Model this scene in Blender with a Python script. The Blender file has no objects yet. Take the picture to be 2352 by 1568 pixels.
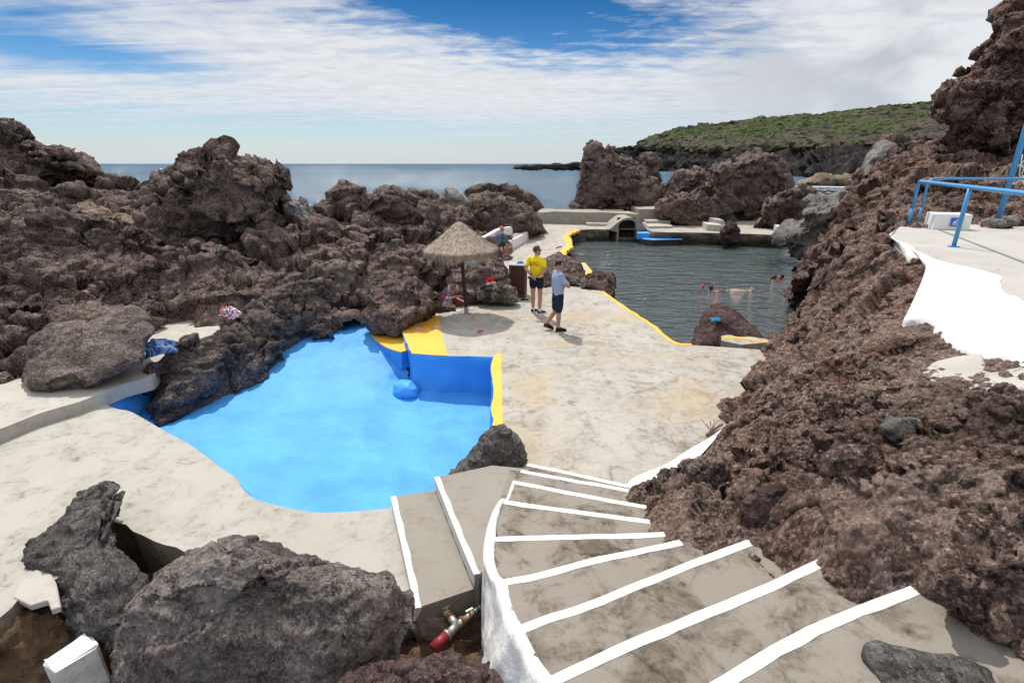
import bpy, bmesh, math, random
import numpy as np
from mathutils import Vector, Matrix, geometry
random.seed(7); rng = np.random.default_rng(11)
sc = bpy.context.scene
COL = sc.collection
R = math.radians
f32 = np.float32

# ------------------------------------------------------------------ camera model (used to read places off the photograph)
F = 1172.0; CX, CY = 1176.0, 784.0; TH = math.atan(408/1172); c_, s_ = math.cos(TH), math.sin(TH); H = 3.8
CAM = np.array([0, 0, H])
AX = np.array([1, 0, 0.]); UP = np.array([0, s_, c_]); FW = np.array([0, c_, -s_])
def ray(x, y):
    u = (x-CX)/F; v = (CY-y)/F
    return np.array([u, c_+v*s_, -s_+v*c_])
def at(x, y, z=0.0):
    d = ray(x, y); return CAM+d*((z-H)/d[2])
def dep(x, y, t): return CAM+ray(x, y)*t
def aty(x, y, Y):
    d = ray(x, y); return CAM+d*(Y/d[1])

cd = bpy.data.cameras.new("camera"); cam = bpy.data.objects.new("camera", cd); COL.objects.link(cam)
cam.location = (0, 0, H); cam.rotation_euler = (math.pi/2-TH, 0, 0)
cd.sensor_width = 36; cd.lens = 36*F/2352; cd.clip_start = 0.05; cd.clip_end = 60000
sc.camera = cam

# ------------------------------------------------------------------ numpy noise
def _h(ix, iy, iz, seed):
    with np.errstate(over='ignore'):
        h = (ix.astype(np.uint32)*np.uint32(374761393) + iy.astype(np.uint32)*np.uint32(668265263)
             + iz.astype(np.uint32)*np.uint32(2147483647) + np.uint32((seed*974634777) & 0xffffffff))
        h ^= h >> np.uint32(13); h *= np.uint32(1274126177); h ^= h >> np.uint32(16)
        h *= np.uint32(2246822519); h ^= h >> np.uint32(13)
    return h
def _f(h): return (h & np.uint32(0xffff)).astype(f32)*f32(1/65535.)
def vnoise(P, seed=0):
    P = P.astype(f32); i = np.floor(P); fr = P-i; i = i.astype(np.int64)
    w = fr*fr*fr*(fr*(fr*6-15)+10); out = np.zeros(len(P), f32)
    for dx in (0, 1):
        wx = w[:, 0] if dx else 1-w[:, 0]
        for dy in (0, 1):
            wy = w[:, 1] if dy else 1-w[:, 1]
            for dz in (0, 1):
                wz = w[:, 2] if dz else 1-w[:, 2]
                out += wx*wy*wz*_f(_h(i[:, 0]+dx, i[:, 1]+dy, i[:, 2]+dz, seed))
    return out*2-1
ROT = np.array([[.36, .48, -.8], [-.8, .6, 0], [.48, .64, .6]])
def fbm(P, oct=5, gain=.5, seed=0, ridged=False):
    out = np.zeros(len(P), f32); a = 1.0; tot = 0; Q = np.asarray(P, float)
    for k in range(oct):
        n = vnoise(Q, seed+k*17)
        if ridged: n = 1-2*np.abs(n)
        out += a*n; tot += a; a *= gain; Q = (Q@ROT)*2.03+7.1
    return out/tot*1.6
def worley(P, seed=0):
    P = P.astype(f32); i = np.floor(P).astype(np.int64); fr = P-i
    F1 = np.full(len(P), 9, f32); F2 = np.full(len(P), 9, f32); ID = np.zeros(len(P), f32)
    for dx in (-1, 0, 1):
        for dy in (-1, 0, 1):
            for dz in (-1, 0, 1):
                h = _h(i[:, 0]+dx, i[:, 1]+dy, i[:, 2]+dz, seed)
                a = _f(h); h2 = h*np.uint32(2654435761); b = _f(h2 >> np.uint32(8)); c = _f(h >> np.uint32(16))
                d = np.sqrt((dx+a-fr[:, 0])**2+(dy+b-fr[:, 1])**2+(dz+c-fr[:, 2])**2)
                m = d < F1
                F2 = np.where(m, F1, np.minimum(F2, d)); ID = np.where(m, _f(h2 >> np.uint32(3)), ID); F1 = np.where(m, d, F1)
    return F1, F2, ID
def facets(P, size, seed):
    """broken planes: every cell a tilted plane with its own height"""
    P = (P*np.array([1, 1, 1.5])/size).astype(f32); P = P+.35*np.stack([fbm(P*.8, 3, seed=seed+3), fbm(P*.8+17, 3, seed=seed+4), fbm(P*.8+33, 3, seed=seed+5)], 1)
    i = np.floor(P).astype(np.int64); fr = P-i; F1 = np.full(len(P), 9, f32); V = np.zeros((len(P), 3), f32); ID = np.zeros(len(P), f32); G = np.zeros((len(P), 3), f32)
    for dx in (-1, 0, 1):
        for dy in (-1, 0, 1):
            for dz in (-1, 0, 1):
                h = _h(i[:, 0]+dx, i[:, 1]+dy, i[:, 2]+dz, seed); h2 = h*np.uint32(2654435761); a, b, c = _f(h), _f(h2 >> np.uint32(8)), _f(h >> np.uint32(16))
                v = np.stack([fr[:, 0]-dx-a, fr[:, 1]-dy-b, fr[:, 2]-dz-c], 1); d = (v*v).sum(1); m = d < F1
                F1 = np.where(m, d, F1); V[m] = v[m]; ID[m] = _f(h2 >> np.uint32(3))[m]; h3 = h2*np.uint32(2246822519)
                G[m] = np.stack([_f(h3), _f(h3 >> np.uint32(7)), _f(h3 >> np.uint32(15))], 1)[m]*2-1
    return np.clip((V*G).sum(1)*1.1+(ID-.5)*.55, -.8, .8)
def lumps(P, size, seed):
    Q = P/size; Q = Q+.25*np.stack([vnoise(Q*1.7, seed+5), vnoise(Q*1.7+9, seed+6), vnoise(Q*1.7+21, seed+7)], 1)
    f1, f2, i = worley(Q, seed)
    return np.clip(1-(f1/.95)**2, 0, 1)**.6*(.45+1.1*i)-.72

# ------------------------------------------------------------------ mesh helpers
def mesh_np(name, V, Fq, loc=None, smooth=True):
    V = np.asarray(V, float); m = bpy.data.meshes.new(name)
    if loc is not None: V = V-np.asarray(loc, float)
    Fq = np.asarray(Fq); n = Fq.shape[1]
    m.vertices.add(len(V)); m.vertices.foreach_set('co', V.astype(f32).ravel())
    m.loops.add(Fq.size); m.loops.foreach_set('vertex_index', Fq.astype(np.int32).ravel())
    m.polygons.add(len(Fq)); m.polygons.foreach_set('loop_start', np.arange(0, Fq.size, n, dtype=np.int32))
    m.polygons.foreach_set('use_smooth', np.full(len(Fq), smooth, bool))
    m.update(calc_edges=True); m.validate()
    return m
def normals(V, Fq):
    a = V[Fq[:, 2]]-V[Fq[:, 0]]; b = V[Fq[:, 3]]-V[Fq[:, 1]]; fn = np.cross(a, b); N = np.zeros_like(V)
    for k in range(4):
        for j in range(3): N[:, j] += np.bincount(Fq[:, k], fn[:, j], minlength=len(V))
    L = np.linalg.norm(N, axis=1, keepdims=True); L[L == 0] = 1
    return N/L
def link(name, mesh, mat, parent=None, loc=None):
    o = bpy.data.objects.new(name, mesh); COL.objects.link(o)
    if mat is not None and mesh is not None:
        for mm in (mat if isinstance(mat, (list, tuple)) else [mat]): mesh.materials.append(mm)
    if loc is not None: o.location = tuple(map(float, loc))
    if parent is not None: o.parent = parent
    return o
def tag(o, label=None, cat=None, group=None, kind=None):
    if label: o['label'] = label
    if cat: o['category'] = cat
    if group: o['group'] = group
    if kind: o['kind'] = kind
    return o
def thing(name, label, cat, loc=(0, 0, 0), rz=0.0, group=None):
    o = bpy.data.objects.new(name, None); COL.objects.link(o); o.empty_display_size = .1
    o.location = tuple(map(float, loc)); o.rotation_euler = (0, 0, rz)
    return tag(o, label, cat, group)
def from_bm(name, bm, smooth=False):
    bmesh.ops.recalc_face_normals(bm, faces=bm.faces)
    m = bpy.data.meshes.new(name); bm.to_mesh(m); bm.free()
    if smooth: m.polygons.foreach_set('use_smooth', np.full(len(m.polygons), True, bool))
    return m
def smooth_line(P, n=6, closed=False):
    P = [np.asarray(p, float) for p in P]; out = []; L = len(P)
    for i in range(L if closed else L-1):
        g = (lambda k: P[k % L]) if closed else (lambda k: P[min(max(k, 0), L-1)])
        a, b, c, d = g(i-1), g(i), g(i+1), g(i+2)
        for k in range(n):
            t = k/n
            out.append(.5*((2*b)+(-a+c)*t+(2*a-5*b+4*c-d)*t*t+(-a+3*b-3*c+d)*t**3))
    if not closed: out.append(P[-1])
    return np.array(out)
def jitter(L, a, f, seed=0):
    L = np.array(L, float); L[:, 0] += a*fbm(L*f, 3, seed=seed); L[:, 1] += a*fbm(L*f+50, 3, seed=seed+1); return L
def add_box(bm, c, size, rot=None, bevel=0.0, seg=2):
    M = Matrix.Translation(Vector(c))
    if rot is not None: M = M @ (rot if isinstance(rot, Matrix) else Matrix.Rotation(rot, 4, 'Z'))
    r = bmesh.ops.create_cube(bm, size=1, matrix=M @ Matrix.Diagonal((*size, 1)))
    if bevel > 0:
        es = list({e for v in r['verts'] for e in v.link_edges})
        bmesh.ops.bevel(bm, geom=es, offset=bevel, segments=seg, affect='EDGES', profile=.6)
def frame_of(d):
    d = Vector(d).normalized(); q = d.to_track_quat('Z', 'Y'); return q.to_matrix()
def add_tube(bm, pts, rad, seg=10, caps=True):
    pts = [Vector(tuple(map(float, p))) for p in pts]; n = len(pts); rings = []
    rr = [float(r) for r in rad] if isinstance(rad, (list, tuple)) else [float(rad)]*n
    ref = None
    for i, p in enumerate(pts):
        d = (pts[min(i+1, n-1)]-pts[max(i-1, 0)]).normalized()
        if ref is None: ref = d.orthogonal().normalized()
        ref = (ref-d*ref.dot(d)).normalized(); bi = d.cross(ref)
        rings.append([bm.verts.new(p+rr[i]*(math.cos(2*math.pi*k/seg)*ref+math.sin(2*math.pi*k/seg)*bi)) for k in range(seg)])
    for a, b in zip(rings, rings[1:]):
        for k in range(seg): bm.faces.new((a[k], a[(k+1) % seg], b[(k+1) % seg], b[k]))
    if caps:
        bm.faces.new(rings[0][::-1]); bm.faces.new(rings[-1])
def add_loft(bm, rings, cap=True):
    vs = [[bm.verts.new(tuple(map(float, p))) for p in r] for r in rings]; n = len(vs[0])
    for a, b in zip(vs, vs[1:]):
        for k in range(n): bm.faces.new((a[k], a[(k+1) % n], b[(k+1) % n], b[k]))
    if cap: bm.faces.new(vs[0][::-1]); bm.faces.new(vs[-1])
def ell_ring(c, rx, ry, n=16, ax=(1, 0, 0), ay=(0, 1, 0), p=1.0):
    c = np.array(c, float); ax = np.array(ax, float); ay = np.array(ay, float); o = []
    for k in range(n):
        a = 2*math.pi*k/n; x, y = math.cos(a), math.sin(a)
        x = math.copysign(abs(x)**p, x); y = math.copysign(abs(y)**p, y)
        o.append(c+ax*rx*x+ay*ry*y)
    return o
def add_ball(bm, c, r, sub=2, rot=None):
    r = (r, r, r) if not isinstance(r, (tuple, list)) else r
    M = Matrix.Translation(Vector(tuple(map(float, c))))
    if rot is not None: M = M @ rot
    bmesh.ops.create_icosphere(bm, subdivisions=sub, radius=1, matrix=M @ Matrix.Diagonal((*r, 1)))
def prism(bm, poly, z0, z1):
    """vertical prism over an XY polygon; z1 may be a list"""
    n = len(poly); z1s = z1 if isinstance(z1, (list, np.ndarray)) else [z1]*n; z0s = z0 if isinstance(z0, (list, np.ndarray)) else [z0]*n
    lo = [bm.verts.new((float(p[0]), float(p[1]), float(z))) for p, z in zip(poly, z0s)]
    hi = [bm.verts.new((float(p[0]), float(p[1]), float(z))) for p, z in zip(poly, z1s)]
    for k in range(n): bm.faces.new((lo[k], lo[(k+1) % n], hi[(k+1) % n], hi[k]))
    tris = geometry.tessellate_polygon([[Vector((p[0], p[1], 0)) for p in poly]])
    for t in tris:
        try: bm.faces.new([hi[i] for i in t])
        except ValueError: pass
        try: bm.faces.new([lo[i] for i in t])
        except ValueError: pass
def flat_poly(name, loops, z):
    L = [[Vector((float(p[0]), float(p[1]), 0)) for p in l] for l in loops]; tris = geometry.tessellate_polygon(L)
    V = np.array([(p.x, p.y, z) for l in L for p in l]); T = np.array(tris)
    e1 = V[T[:, 1]]-V[T[:, 0]]; e2 = V[T[:, 2]]-V[T[:, 0]]; flip = (e1[:, 0]*e2[:, 1]-e1[:, 1]*e2[:, 0]) < 0
    T[flip] = T[flip][:, ::-1]
    return mesh_np(name, V, T, smooth=False)
def strip(bm, A, B):
    a = [bm.verts.new(tuple(map(float, p))) for p in A]; b = [bm.verts.new(tuple(map(float, p))) for p in B]
    for k in range(len(a)-1): bm.faces.new((a[k], a[k+1], b[k+1], b[k]))
def in_poly(X, Y, poly):
    ins = np.zeros(X.shape, bool); n = len(poly); j = n-1
    for i in range(n):
        xi, yi = poly[i][0], poly[i][1]; xj, yj = poly[j][0], poly[j][1]
        cnd = ((yi > Y) != (yj > Y)) & (X < (xj-xi)*(Y-yi)/(yj-yi+1e-12)+xi)
        ins ^= cnd; j = i
    return ins
def eval_mods(mesh, mods):
    o = bpy.data.objects.new('tmp', mesh); COL.objects.link(o)
    for t, kw in mods:
        m = o.modifiers.new(t, t)
        for k, v in kw.items(): setattr(m, k, v)
    dg = bpy.context.evaluated_depsgraph_get(); dg.update()
    m2 = bpy.data.meshes.new_from_object(o.evaluated_get(dg))
    bpy.data.objects.remove(o)
    m2.polygons.foreach_set('use_smooth', np.full(len(m2.polygons), True, bool))
    return m2
def fuse(bm, voxel=.012, it=4, fac=.5):
    m = from_bm('fused', bm)
    return eval_mods(m, [('REMESH', dict(mode='VOXEL', voxel_size=voxel, use_smooth_shade=True)), ('SMOOTH', dict(factor=fac, iterations=it))])

# ------------------------------------------------------------------ node helpers
def new_mat(name):
    m = bpy.data.materials.new(name); m.use_nodes = True; nt = m.node_tree; nt.nodes.clear()
    return m, nt
def nd(nt, t, ins=None, **kw):
    n = nt.nodes.new('ShaderNode'+t)
    for k, v in kw.items(): setattr(n, k, v)
    for k, v in (ins or {}).items():
        s = n.inputs[k]
        if isinstance(v, bpy.types.NodeSocket): nt.links.new(v, s)
        elif isinstance(v, bpy.types.Node): nt.links.new(v.outputs[0], s)
        else: s.default_value = v
    return n
def mth(nt, op, a, b=0.0, c=0.0, clamp=False):
    n = nt.nodes.new('ShaderNodeMath'); n.operation = op; n.use_clamp = clamp
    for k, v in enumerate((a, b, c)):
        if isinstance(v, bpy.types.NodeSocket): nt.links.new(v, n.inputs[k])
        else: n.inputs[k].default_value = v
    return n.outputs[0]
def mix(nt, fac, a, b, blend='MIX'):
    n = nt.nodes.new('ShaderNodeMix'); n.data_type = 'RGBA'; n.blend_type = blend; n.clamp_factor = True
    for k, v in ((0, fac), (6, a), (7, b)):
        if isinstance(v, bpy.types.NodeSocket): nt.links.new(v, n.inputs[k])
        elif k: n.inputs[k].default_value = (*v, 1) if len(v) == 3 else v
        else: n.inputs[k].default_value = v
    return n.outputs[2]
def ramp(nt, fac, stops, interp='LINEAR'):
    n = nt.nodes.new('ShaderNodeValToRGB'); n.color_ramp.interpolation = interp; e = n.color_ramp.elements
    while len(e) < len(stops): e.new(.5)
    for k, (p, c) in enumerate(stops):
        e[k].position = p; e[k].color = (c, c, c, 1) if isinstance(c, (int, float)) else (*c, 1)
    nt.links.new(fac, n.inputs[0]); return n.outputs[0]
def noise(nt, vec, scale, detail=6, rough=.55, dist=0.0):
    n = nd(nt, 'TexNoise', {'Vector': vec, 'Scale': scale, 'Detail': detail, 'Roughness': rough, 'Distortion': dist})
    return n.outputs['Fac']
def finish(nt, col, rough, normal=None, spec=.3, metal=0.0, extra=None):
    ins = {'Base Color': col if isinstance(col, bpy.types.NodeSocket) else (*col, 1), 'Roughness': rough, 'Specular IOR Level': spec, 'Metallic': metal}
    if normal is not None: ins['Normal'] = normal
    b = nd(nt, 'BsdfPrincipled', ins)
    for k, v in (extra or {}).items(): b.inputs[k].default_value = v
    nd(nt, 'OutputMaterial', {'Surface': b.outputs[0]}); return b
def coords(nt): return nd(nt, 'NewGeometry').outputs['Position']
def objco(nt): return nd(nt, 'TexCoord').outputs['Object']
def bump(nt, h, strength, dist, prev=None):
    ins = {'Height': h, 'Strength': strength, 'Distance': dist}
    if prev is not None: ins['Normal'] = prev
    return nd(nt, 'Bump', ins).outputs[0]

def rock_mat(name, dark, mid, light, grey=(.13, .115, .105), k=1.0, greyamt=.35, bs=1.0, redamt=.3, red=(.115, .052, .035), pits=False, extra=None):
    m, nt = new_mat(name); P = coords(nt)
    n1 = noise(nt, P, .9*k, 9, .62); n2 = noise(nt, P, 5.5*k, 8, .65); n3 = noise(nt, P, 34*k, 5, .7)
    n4 = noise(nt, P, 1.7*k, 5, .6, .6)
    col = ramp(nt, n2, [(.30, dark), (.5, mid), (.72, light)])
    dv = nd(nt, 'VectorMath', {0: nd(nt, 'TexNoise', {'Vector': P, 'Scale': 38*k, 'Detail': 4.0}).outputs['Color'], 'Scale': .07/k}, operation='SCALE').outputs[0]
    PD = nd(nt, 'VectorMath', {0: P, 1: dv}, operation='ADD').outputs[0]
    vo = nd(nt, 'TexVoronoi', {'Vector': PD, 'Scale': 17*k, 'Randomness': 1.0}); cellv = nd(nt, 'SeparateColor', {'Color': vo.outputs['Color']})
    vo2 = nd(nt, 'TexVoronoi', {'Vector': PD, 'Scale': 42*k, 'Randomness': 1.0}); cell2 = nd(nt, 'SeparateColor', {'Color': vo2.outputs['Color']})
    col = mix(nt, ramp(nt, cellv.outputs[0], [(.5, 0), (1, .85)]), col, light)
    col = mix(nt, ramp(nt, cell2.outputs[1], [(.5, 0), (1, .85)]), col, dark)
    col = mix(nt, ramp(nt, cell2.outputs[0], [(.72, 0), (1, .7)]), col, light)
    col = mix(nt, mth(nt, 'MULTIPLY', ramp(nt, n4, [(.5, 0), (.7, 1)]), redamt*1.4), col, red)
    col = mix(nt, mth(nt, 'MULTIPLY', ramp(nt, n1, [(.5, 0), (.66, 1)]), greyamt*1.6), col, grey)
    col = mix(nt, ramp(nt, n3, [(.55, 0), (.72, .75)]), col, tuple(min(1, x*2.2+.02) for x in light))
    col = mix(nt, ramp(nt, n3, [(.22, .7), (.42, 0)]), col, tuple(x*.55 for x in dark))
    big = noise(nt, nd(nt, 'Mapping', {'Vector': P, 'Scale': (1, 1, 1.7)}).outputs[0], .55*k, 6, .6, .8)
    col = mix(nt, ramp(nt, big, [(.34, .72), (.5, 0)]), col, dark); col = mix(nt, ramp(nt, big, [(.54, 0), (.7, .38)]), col, light)
    col = mix(nt, 1.0, col, (1.08, 1.05, 1.03), 'MULTIPLY')
    if extra: col = extra(nt, P, col)
    h1 = nd(nt, 'TexVoronoi', {'Vector': nd(nt, 'Mapping', {'Vector': P, 'Scale': (1, 1, 1.3)}).outputs[0], 'Scale': 24*k}, feature='F1').outputs['Distance']
    nb = noise(nt, P, 70*k, 6, .7); nb2 = noise(nt, P, 12*k, 8, .65)
    if pits:
        hp = ramp(nt, nd(nt, 'TexVoronoi', {'Vector': P, 'Scale': 40*k}).outputs['Distance'], [(.1, 0), (.35, 1)])
        b = bump(nt, hp, .45*bs, .010/k)
    else: b = bump(nt, mth(nt, 'MULTIPLY', h1, -1.0), .8*bs, .035/k)
    b = bump(nt, nb2, .9*bs, .06/k, b); b = bump(nt, nb, 1.0*bs, .018/k, b)
    finish(nt, col, .93, b, .18); return m
# ------------------------------------------------------------------ light and sky
SUN_EL, SUN_AZ = R(57), R(-21)      # azimuth from +Y towards +X
sd = bpy.data.lights.new("sun", 'SUN'); sd.energy = 3.5; sd.angle = R(0.6); sd.color = (1, .955, .89)
sun = bpy.data.objects.new("sun", sd); COL.objects.link(sun)
sv = Vector((math.sin(SUN_AZ)*math.cos(SUN_EL), math.cos(SUN_AZ)*math.cos(SUN_EL), math.sin(SUN_EL)))
sun.rotation_euler = sv.to_track_quat('Z', 'Y').to_euler(); sun.location = sv*60
w = bpy.data.worlds.new("World"); sc.world = w; w.use_nodes = True; nt = w.node_tree; nt.nodes.clear()
D = nd(nt, 'TexCoord').outputs['Generated']; sx = nd(nt, 'SeparateXYZ', {0: D}); X_, Y_, Z_ = sx.outputs
sky = nd(nt, 'TexSky', sky_type='NISHITA', sun_disc=False, sun_elevation=SUN_EL, sun_rotation=SUN_AZ % (2*math.pi), air_density=1.0, dust_density=.6, ozone_density=1.5)
zc = mth(nt, 'MAXIMUM', Z_, 0.0)
tint = ramp(nt, mth(nt, 'MULTIPLY', zc, 2.0), [(0, (.80, .84, .98)), (.10, (.62, .76, .92)), (.3, (.24, .50, .76)), (.55, (.03, .24, .46)), (1, (.22, .5, .85))])
skyc = mix(nt, 1.0, sky.outputs[0], tint, 'MULTIPLY')
den = mth(nt, 'ADD', zc, .055)
px = mth(nt, 'DIVIDE', X_, den); py = mth(nt, 'DIVIDE', Y_, den)
pv = nd(nt, 'CombineXYZ', {0: px, 1: py, 2: 0.0}).outputs[0]
mp = nd(nt, 'Mapping', {'Vector': pv, 'Rotation': (0, 0, R(24)), 'Scale': (.20, .62, 1)}).outputs[0]
cir = noise(nt, mp, 1.15, 10, .62, .55)
mp2 = nd(nt, 'Mapping', {'Vector': pv, 'Rotation': (0, 0, R(10)), 'Scale': (1.3, 1.7, 1), 'Location': (3, 1, 0)}).outputs[0]
puff = noise(nt, mp2, 3.2, 8, .6, .3)
ys = mth(nt, 'MAXIMUM', Y_, .05); A_ = mth(nt, 'DIVIDE', X_, ys); E_ = mth(nt, 'DIVIDE', Z_, ys)
def gauss(px_, py_, rx, ry, sl=0.0):
    d = ray(px_, py_); a0, e0 = d[0]/d[1], d[2]/d[1]; ra, re = rx/F, ry/F
    da = mth(nt, 'MULTIPLY', mth(nt, 'SUBTRACT', A_, a0), 1/ra)
    de = mth(nt, 'MULTIPLY', mth(nt, 'SUBTRACT', mth(nt, 'SUBTRACT', E_, e0), mth(nt, 'MULTIPLY', mth(nt, 'SUBTRACT', A_, a0), sl)), 1/re)
    q = mth(nt, 'ADD', mth(nt, 'MULTIPLY', da, da), mth(nt, 'MULTIPLY', de, de))
    return mth(nt, 'EXPONENT', mth(nt, 'MULTIPLY', q, -1.0))
front = mth(nt, 'GREATER_THAN', Y_, 0.05)
holes = mth(nt, 'ADD', mth(nt, 'MULTIPLY', gauss(1130, 0, 250, 72, -.16), .62), mth(nt, 'MULTIPLY', gauss(130, 112, 300, 30, -.13), .34))
holes = mth(nt, 'ADD', holes, mth(nt, 'MULTIPLY', gauss(1600, 95, 330, 60, -.1), .16))
holes = mth(nt, 'ADD', holes, mth(nt, 'MULTIPLY', gauss(60, 30, 160, 24), .18))
holes = mth(nt, 'ADD', holes, mth(nt, 'MULTIPLY', gauss(600, 330, 900, 55), .30))
boost = mth(nt, 'ADD', mth(nt, 'MULTIPLY', gauss(750, 150, 560, 80, -.2), .24), mth(nt, 'MULTIPLY', gauss(2150, 110, 420, 160), .34))
boost = mth(nt, 'ADD', boost, mth(nt, 'MULTIPLY', gauss(1250, 215, 420, 70), .14))
boost = mth(nt, 'ADD', boost, mth(nt, 'MULTIPLY', gauss(1900, 225, 300, 60), .28))
boost = mth(nt, 'ADD', boost, mth(nt, 'MULTIPLY', gauss(300, 225, 420, 45, -.05), .14))
mp3 = nd(nt, 'Mapping', {'Vector': pv, 'Rotation': (0, 0, R(28)), 'Scale': (.30, 2.4, 1), 'Location': (1, 4, 0)}).outputs[0]
stk = noise(nt, mp3, 1.3, 9, .66, .9)
dens = mth(nt, 'ADD', mth(nt, 'ADD', mth(nt, 'MULTIPLY', cir, .66), mth(nt, 'MULTIPLY', puff, .24)), mth(nt, 'MULTIPLY', mth(nt, 'SUBTRACT', stk, .42), .75))
dens = mth(nt, 'ADD', dens, mth(nt, 'MULTIPLY', mth(nt, 'SUBTRACT', boost, holes), front))
dens = mth(nt, 'ADD', dens, mth(nt, 'MULTIPLY', mth(nt, 'SUBTRACT', puff, .5), mth(nt, 'MULTIPLY', gauss(1300, 60, 450, 90), .75)))
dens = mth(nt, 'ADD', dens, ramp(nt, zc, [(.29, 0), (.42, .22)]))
msk = ramp(nt, dens, [(.25, 0), (.42, .32), (.56, .74), (.74, .97)], 'LINEAR')
cv = nd(nt, 'CombineXYZ', {0: mth(nt, 'MULTIPLY', A_, 2.0), 1: mth(nt, 'MULTIPLY', E_, 4.6), 2: 2.0}).outputs[0]
cum = noise(nt, cv, 2.1, 8, .52, .2)
big = mth(nt, 'MULTIPLY', mth(nt, 'ADD', gauss(2100, 150, 520, 210), 0.0), front)
shade = mth(nt, 'ADD', mth(nt, 'MULTIPLY', ramp(nt, cum, [(.36, 0), (.60, 1)], 'EASE'), big), mth(nt, 'MULTIPLY', mth(nt, 'SUBTRACT', 1.0, big), ramp(nt, puff, [(.2, .45), (.65, 1)])))
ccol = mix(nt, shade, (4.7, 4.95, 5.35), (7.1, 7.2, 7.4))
ccol = mix(nt, 1.0, ccol, ramp(nt, zc, [(.29, .5), (.5, .66)]), 'MULTIPLY'); ccol = mix(nt, 1.0, ccol, (2, 2, 2), 'MULTIPLY')  # unseen cloud above the frame made brighter, as added fill to lift shadows
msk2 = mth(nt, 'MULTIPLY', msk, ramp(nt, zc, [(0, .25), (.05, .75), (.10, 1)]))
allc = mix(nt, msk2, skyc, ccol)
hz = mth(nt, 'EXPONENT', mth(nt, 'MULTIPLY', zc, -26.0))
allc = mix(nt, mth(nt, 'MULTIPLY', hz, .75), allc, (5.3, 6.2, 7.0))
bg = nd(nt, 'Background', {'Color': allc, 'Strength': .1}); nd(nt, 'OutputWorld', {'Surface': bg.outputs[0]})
sc.view_settings.view_transform = 'Standard'; sc.view_settings.look = 'None'; sc.view_settings.exposure = 0.23; sc.view_settings.gamma = 1
sc.cycles.max_bounces = 5; sc.cycles.diffuse_bounces = 3; sc.cycles.glossy_bounces = 3; sc.cycles.transmission_bounces = 2
sc.cycles.sample_clamp_indirect = 4; sc.cycles.sample_clamp_direct = 0; sc.cycles.use_denoising = True; sc.cycles.caustics_reflective = False

# ------------------------------------------------------------------ materials
M = {}
M['scoria'] = rock_mat('scoria_rock', (.024, .017, .015), (.082, .058, .051), (.30, .235, .205), grey=(.19, .165, .15), greyamt=.35, red=(.16, .085, .065))
M['scoria_far'] = rock_mat('scoria_rock_far', (.022, .016, .015), (.078, .057, .051), (.29, .23, .205), grey=(.19, .17, .158), k=.55, greyamt=.35, bs=1.0)
M['scoria_red'] = rock_mat('red_scoria', (.028, .018, .015), (.112, .072, .060), (.37, .275, .232), grey=(.22, .185, .165), greyamt=.3, redamt=.45, red=(.22, .10, .066))
M['scoria_red_far'] = rock_mat('red_scoria_far', (.028, .017, .014), (.11, .069, .056), (.35, .255, .212), grey=(.21, .175, .155), k=.6, greyamt=.35, redamt=.42, red=(.20, .092, .058))
M['scoria_dark'] = rock_mat('dark_red_scoria', (.022, .014, .014), (.070, .043, .042), (.17, .12, .112), k=1.8, greyamt=.15, redamt=.4, red=(.085, .036, .028))
def blue_spray(nt, P, col):
    n = noise(nt, P, 2.2, 7, .7, .3); z = nd(nt, 'SeparateXYZ', {0: P}).outputs[2]
    zz = mth(nt, 'ADD', z, mth(nt, 'MULTIPLY', n, .8))
    f = mth(nt, 'MULTIPLY', ramp(nt, zz, [(.15, 1), (.75, 0)]), ramp(nt, n, [(.45, 0), (.70, .42)]))
    return mix(nt, f, col, (.03, .10, .22))
M['scoria_blue'] = rock_mat('scoria_rock_with_blue_overspray', (.022, .017, .016), (.068, .053, .048), (.22, .18, .16), greyamt=.3, grey=(.18, .16, .15), red=(.14, .085, .065), extra=blue_spray)
M['basalt'] = rock_mat('dark_basalt', (.028, .026, .0255), (.08, .074, .071), (.17, .16, .154), grey=(.105, .10, .098), greyamt=.25, redamt=0, pits=True, bs=.8, k=1.3)
M['basalt_brown'] = rock_mat('brown_grey_basalt', (.045, .037, .035), (.145, .122, .114), (.31, .272, .255), grey=(.27, .245, .232), greyamt=.5, redamt=.3, red=(.075, .046, .04), bs=1.0, k=1.6, pits=True)
M['flatboulder'] = rock_mat('grey_brown_boulder', (.035, .027, .024), (.10, .08, .07), (.25, .215, .195), grey=(.24, .215, .20), greyamt=.55, redamt=.25, red=(.10, .065, .055), bs=.7, k=1.1)
M['carved'] = rock_mat('smooth_grey_rock', (.055, .051, .05), (.12, .112, .108), (.22, .205, .196), grey=(.20, .188, .18), greyamt=.5, redamt=.1, bs=.35, k=.7, pits=True)
def barn(nt, P, col):
    n = noise(nt, P, 5, 7, .75); return mix(nt, ramp(nt, n, [(.5, 0), (.62, .8)]), col, (.42, .39, .33))
M['barnacle'] = rock_mat('barnacled_rock', (.03, .024, .02), (.085, .07, .055), (.19, .165, .14), greyamt=.3, extra=barn)
def limew(nt, P, col):
    n = noise(nt, P, 3.5, 8, .75, .8); return mix(nt, ramp(nt, n, [(.46, 0), (.58, .85)]), col, (.5, .49, .47))
M['whitestreak'] = rock_mat('white_streaked_rock', (.05, .045, .045), (.12, .11, .105), (.24, .22, .21), greyamt=.3, extra=limew, k=.8)
M['shore'] = rock_mat('pale_shore_rock', (.08, .06, .045), (.22, .17, .12), (.38, .31, .23), k=.35, greyamt=.25)
M['coast'] = rock_mat('black_lava_coast', (.010, .010, .011), (.034, .032, .033), (.10, .095, .095), k=.09, grey=(.12, .105, .095), greyamt=.3, redamt=.15)
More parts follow.
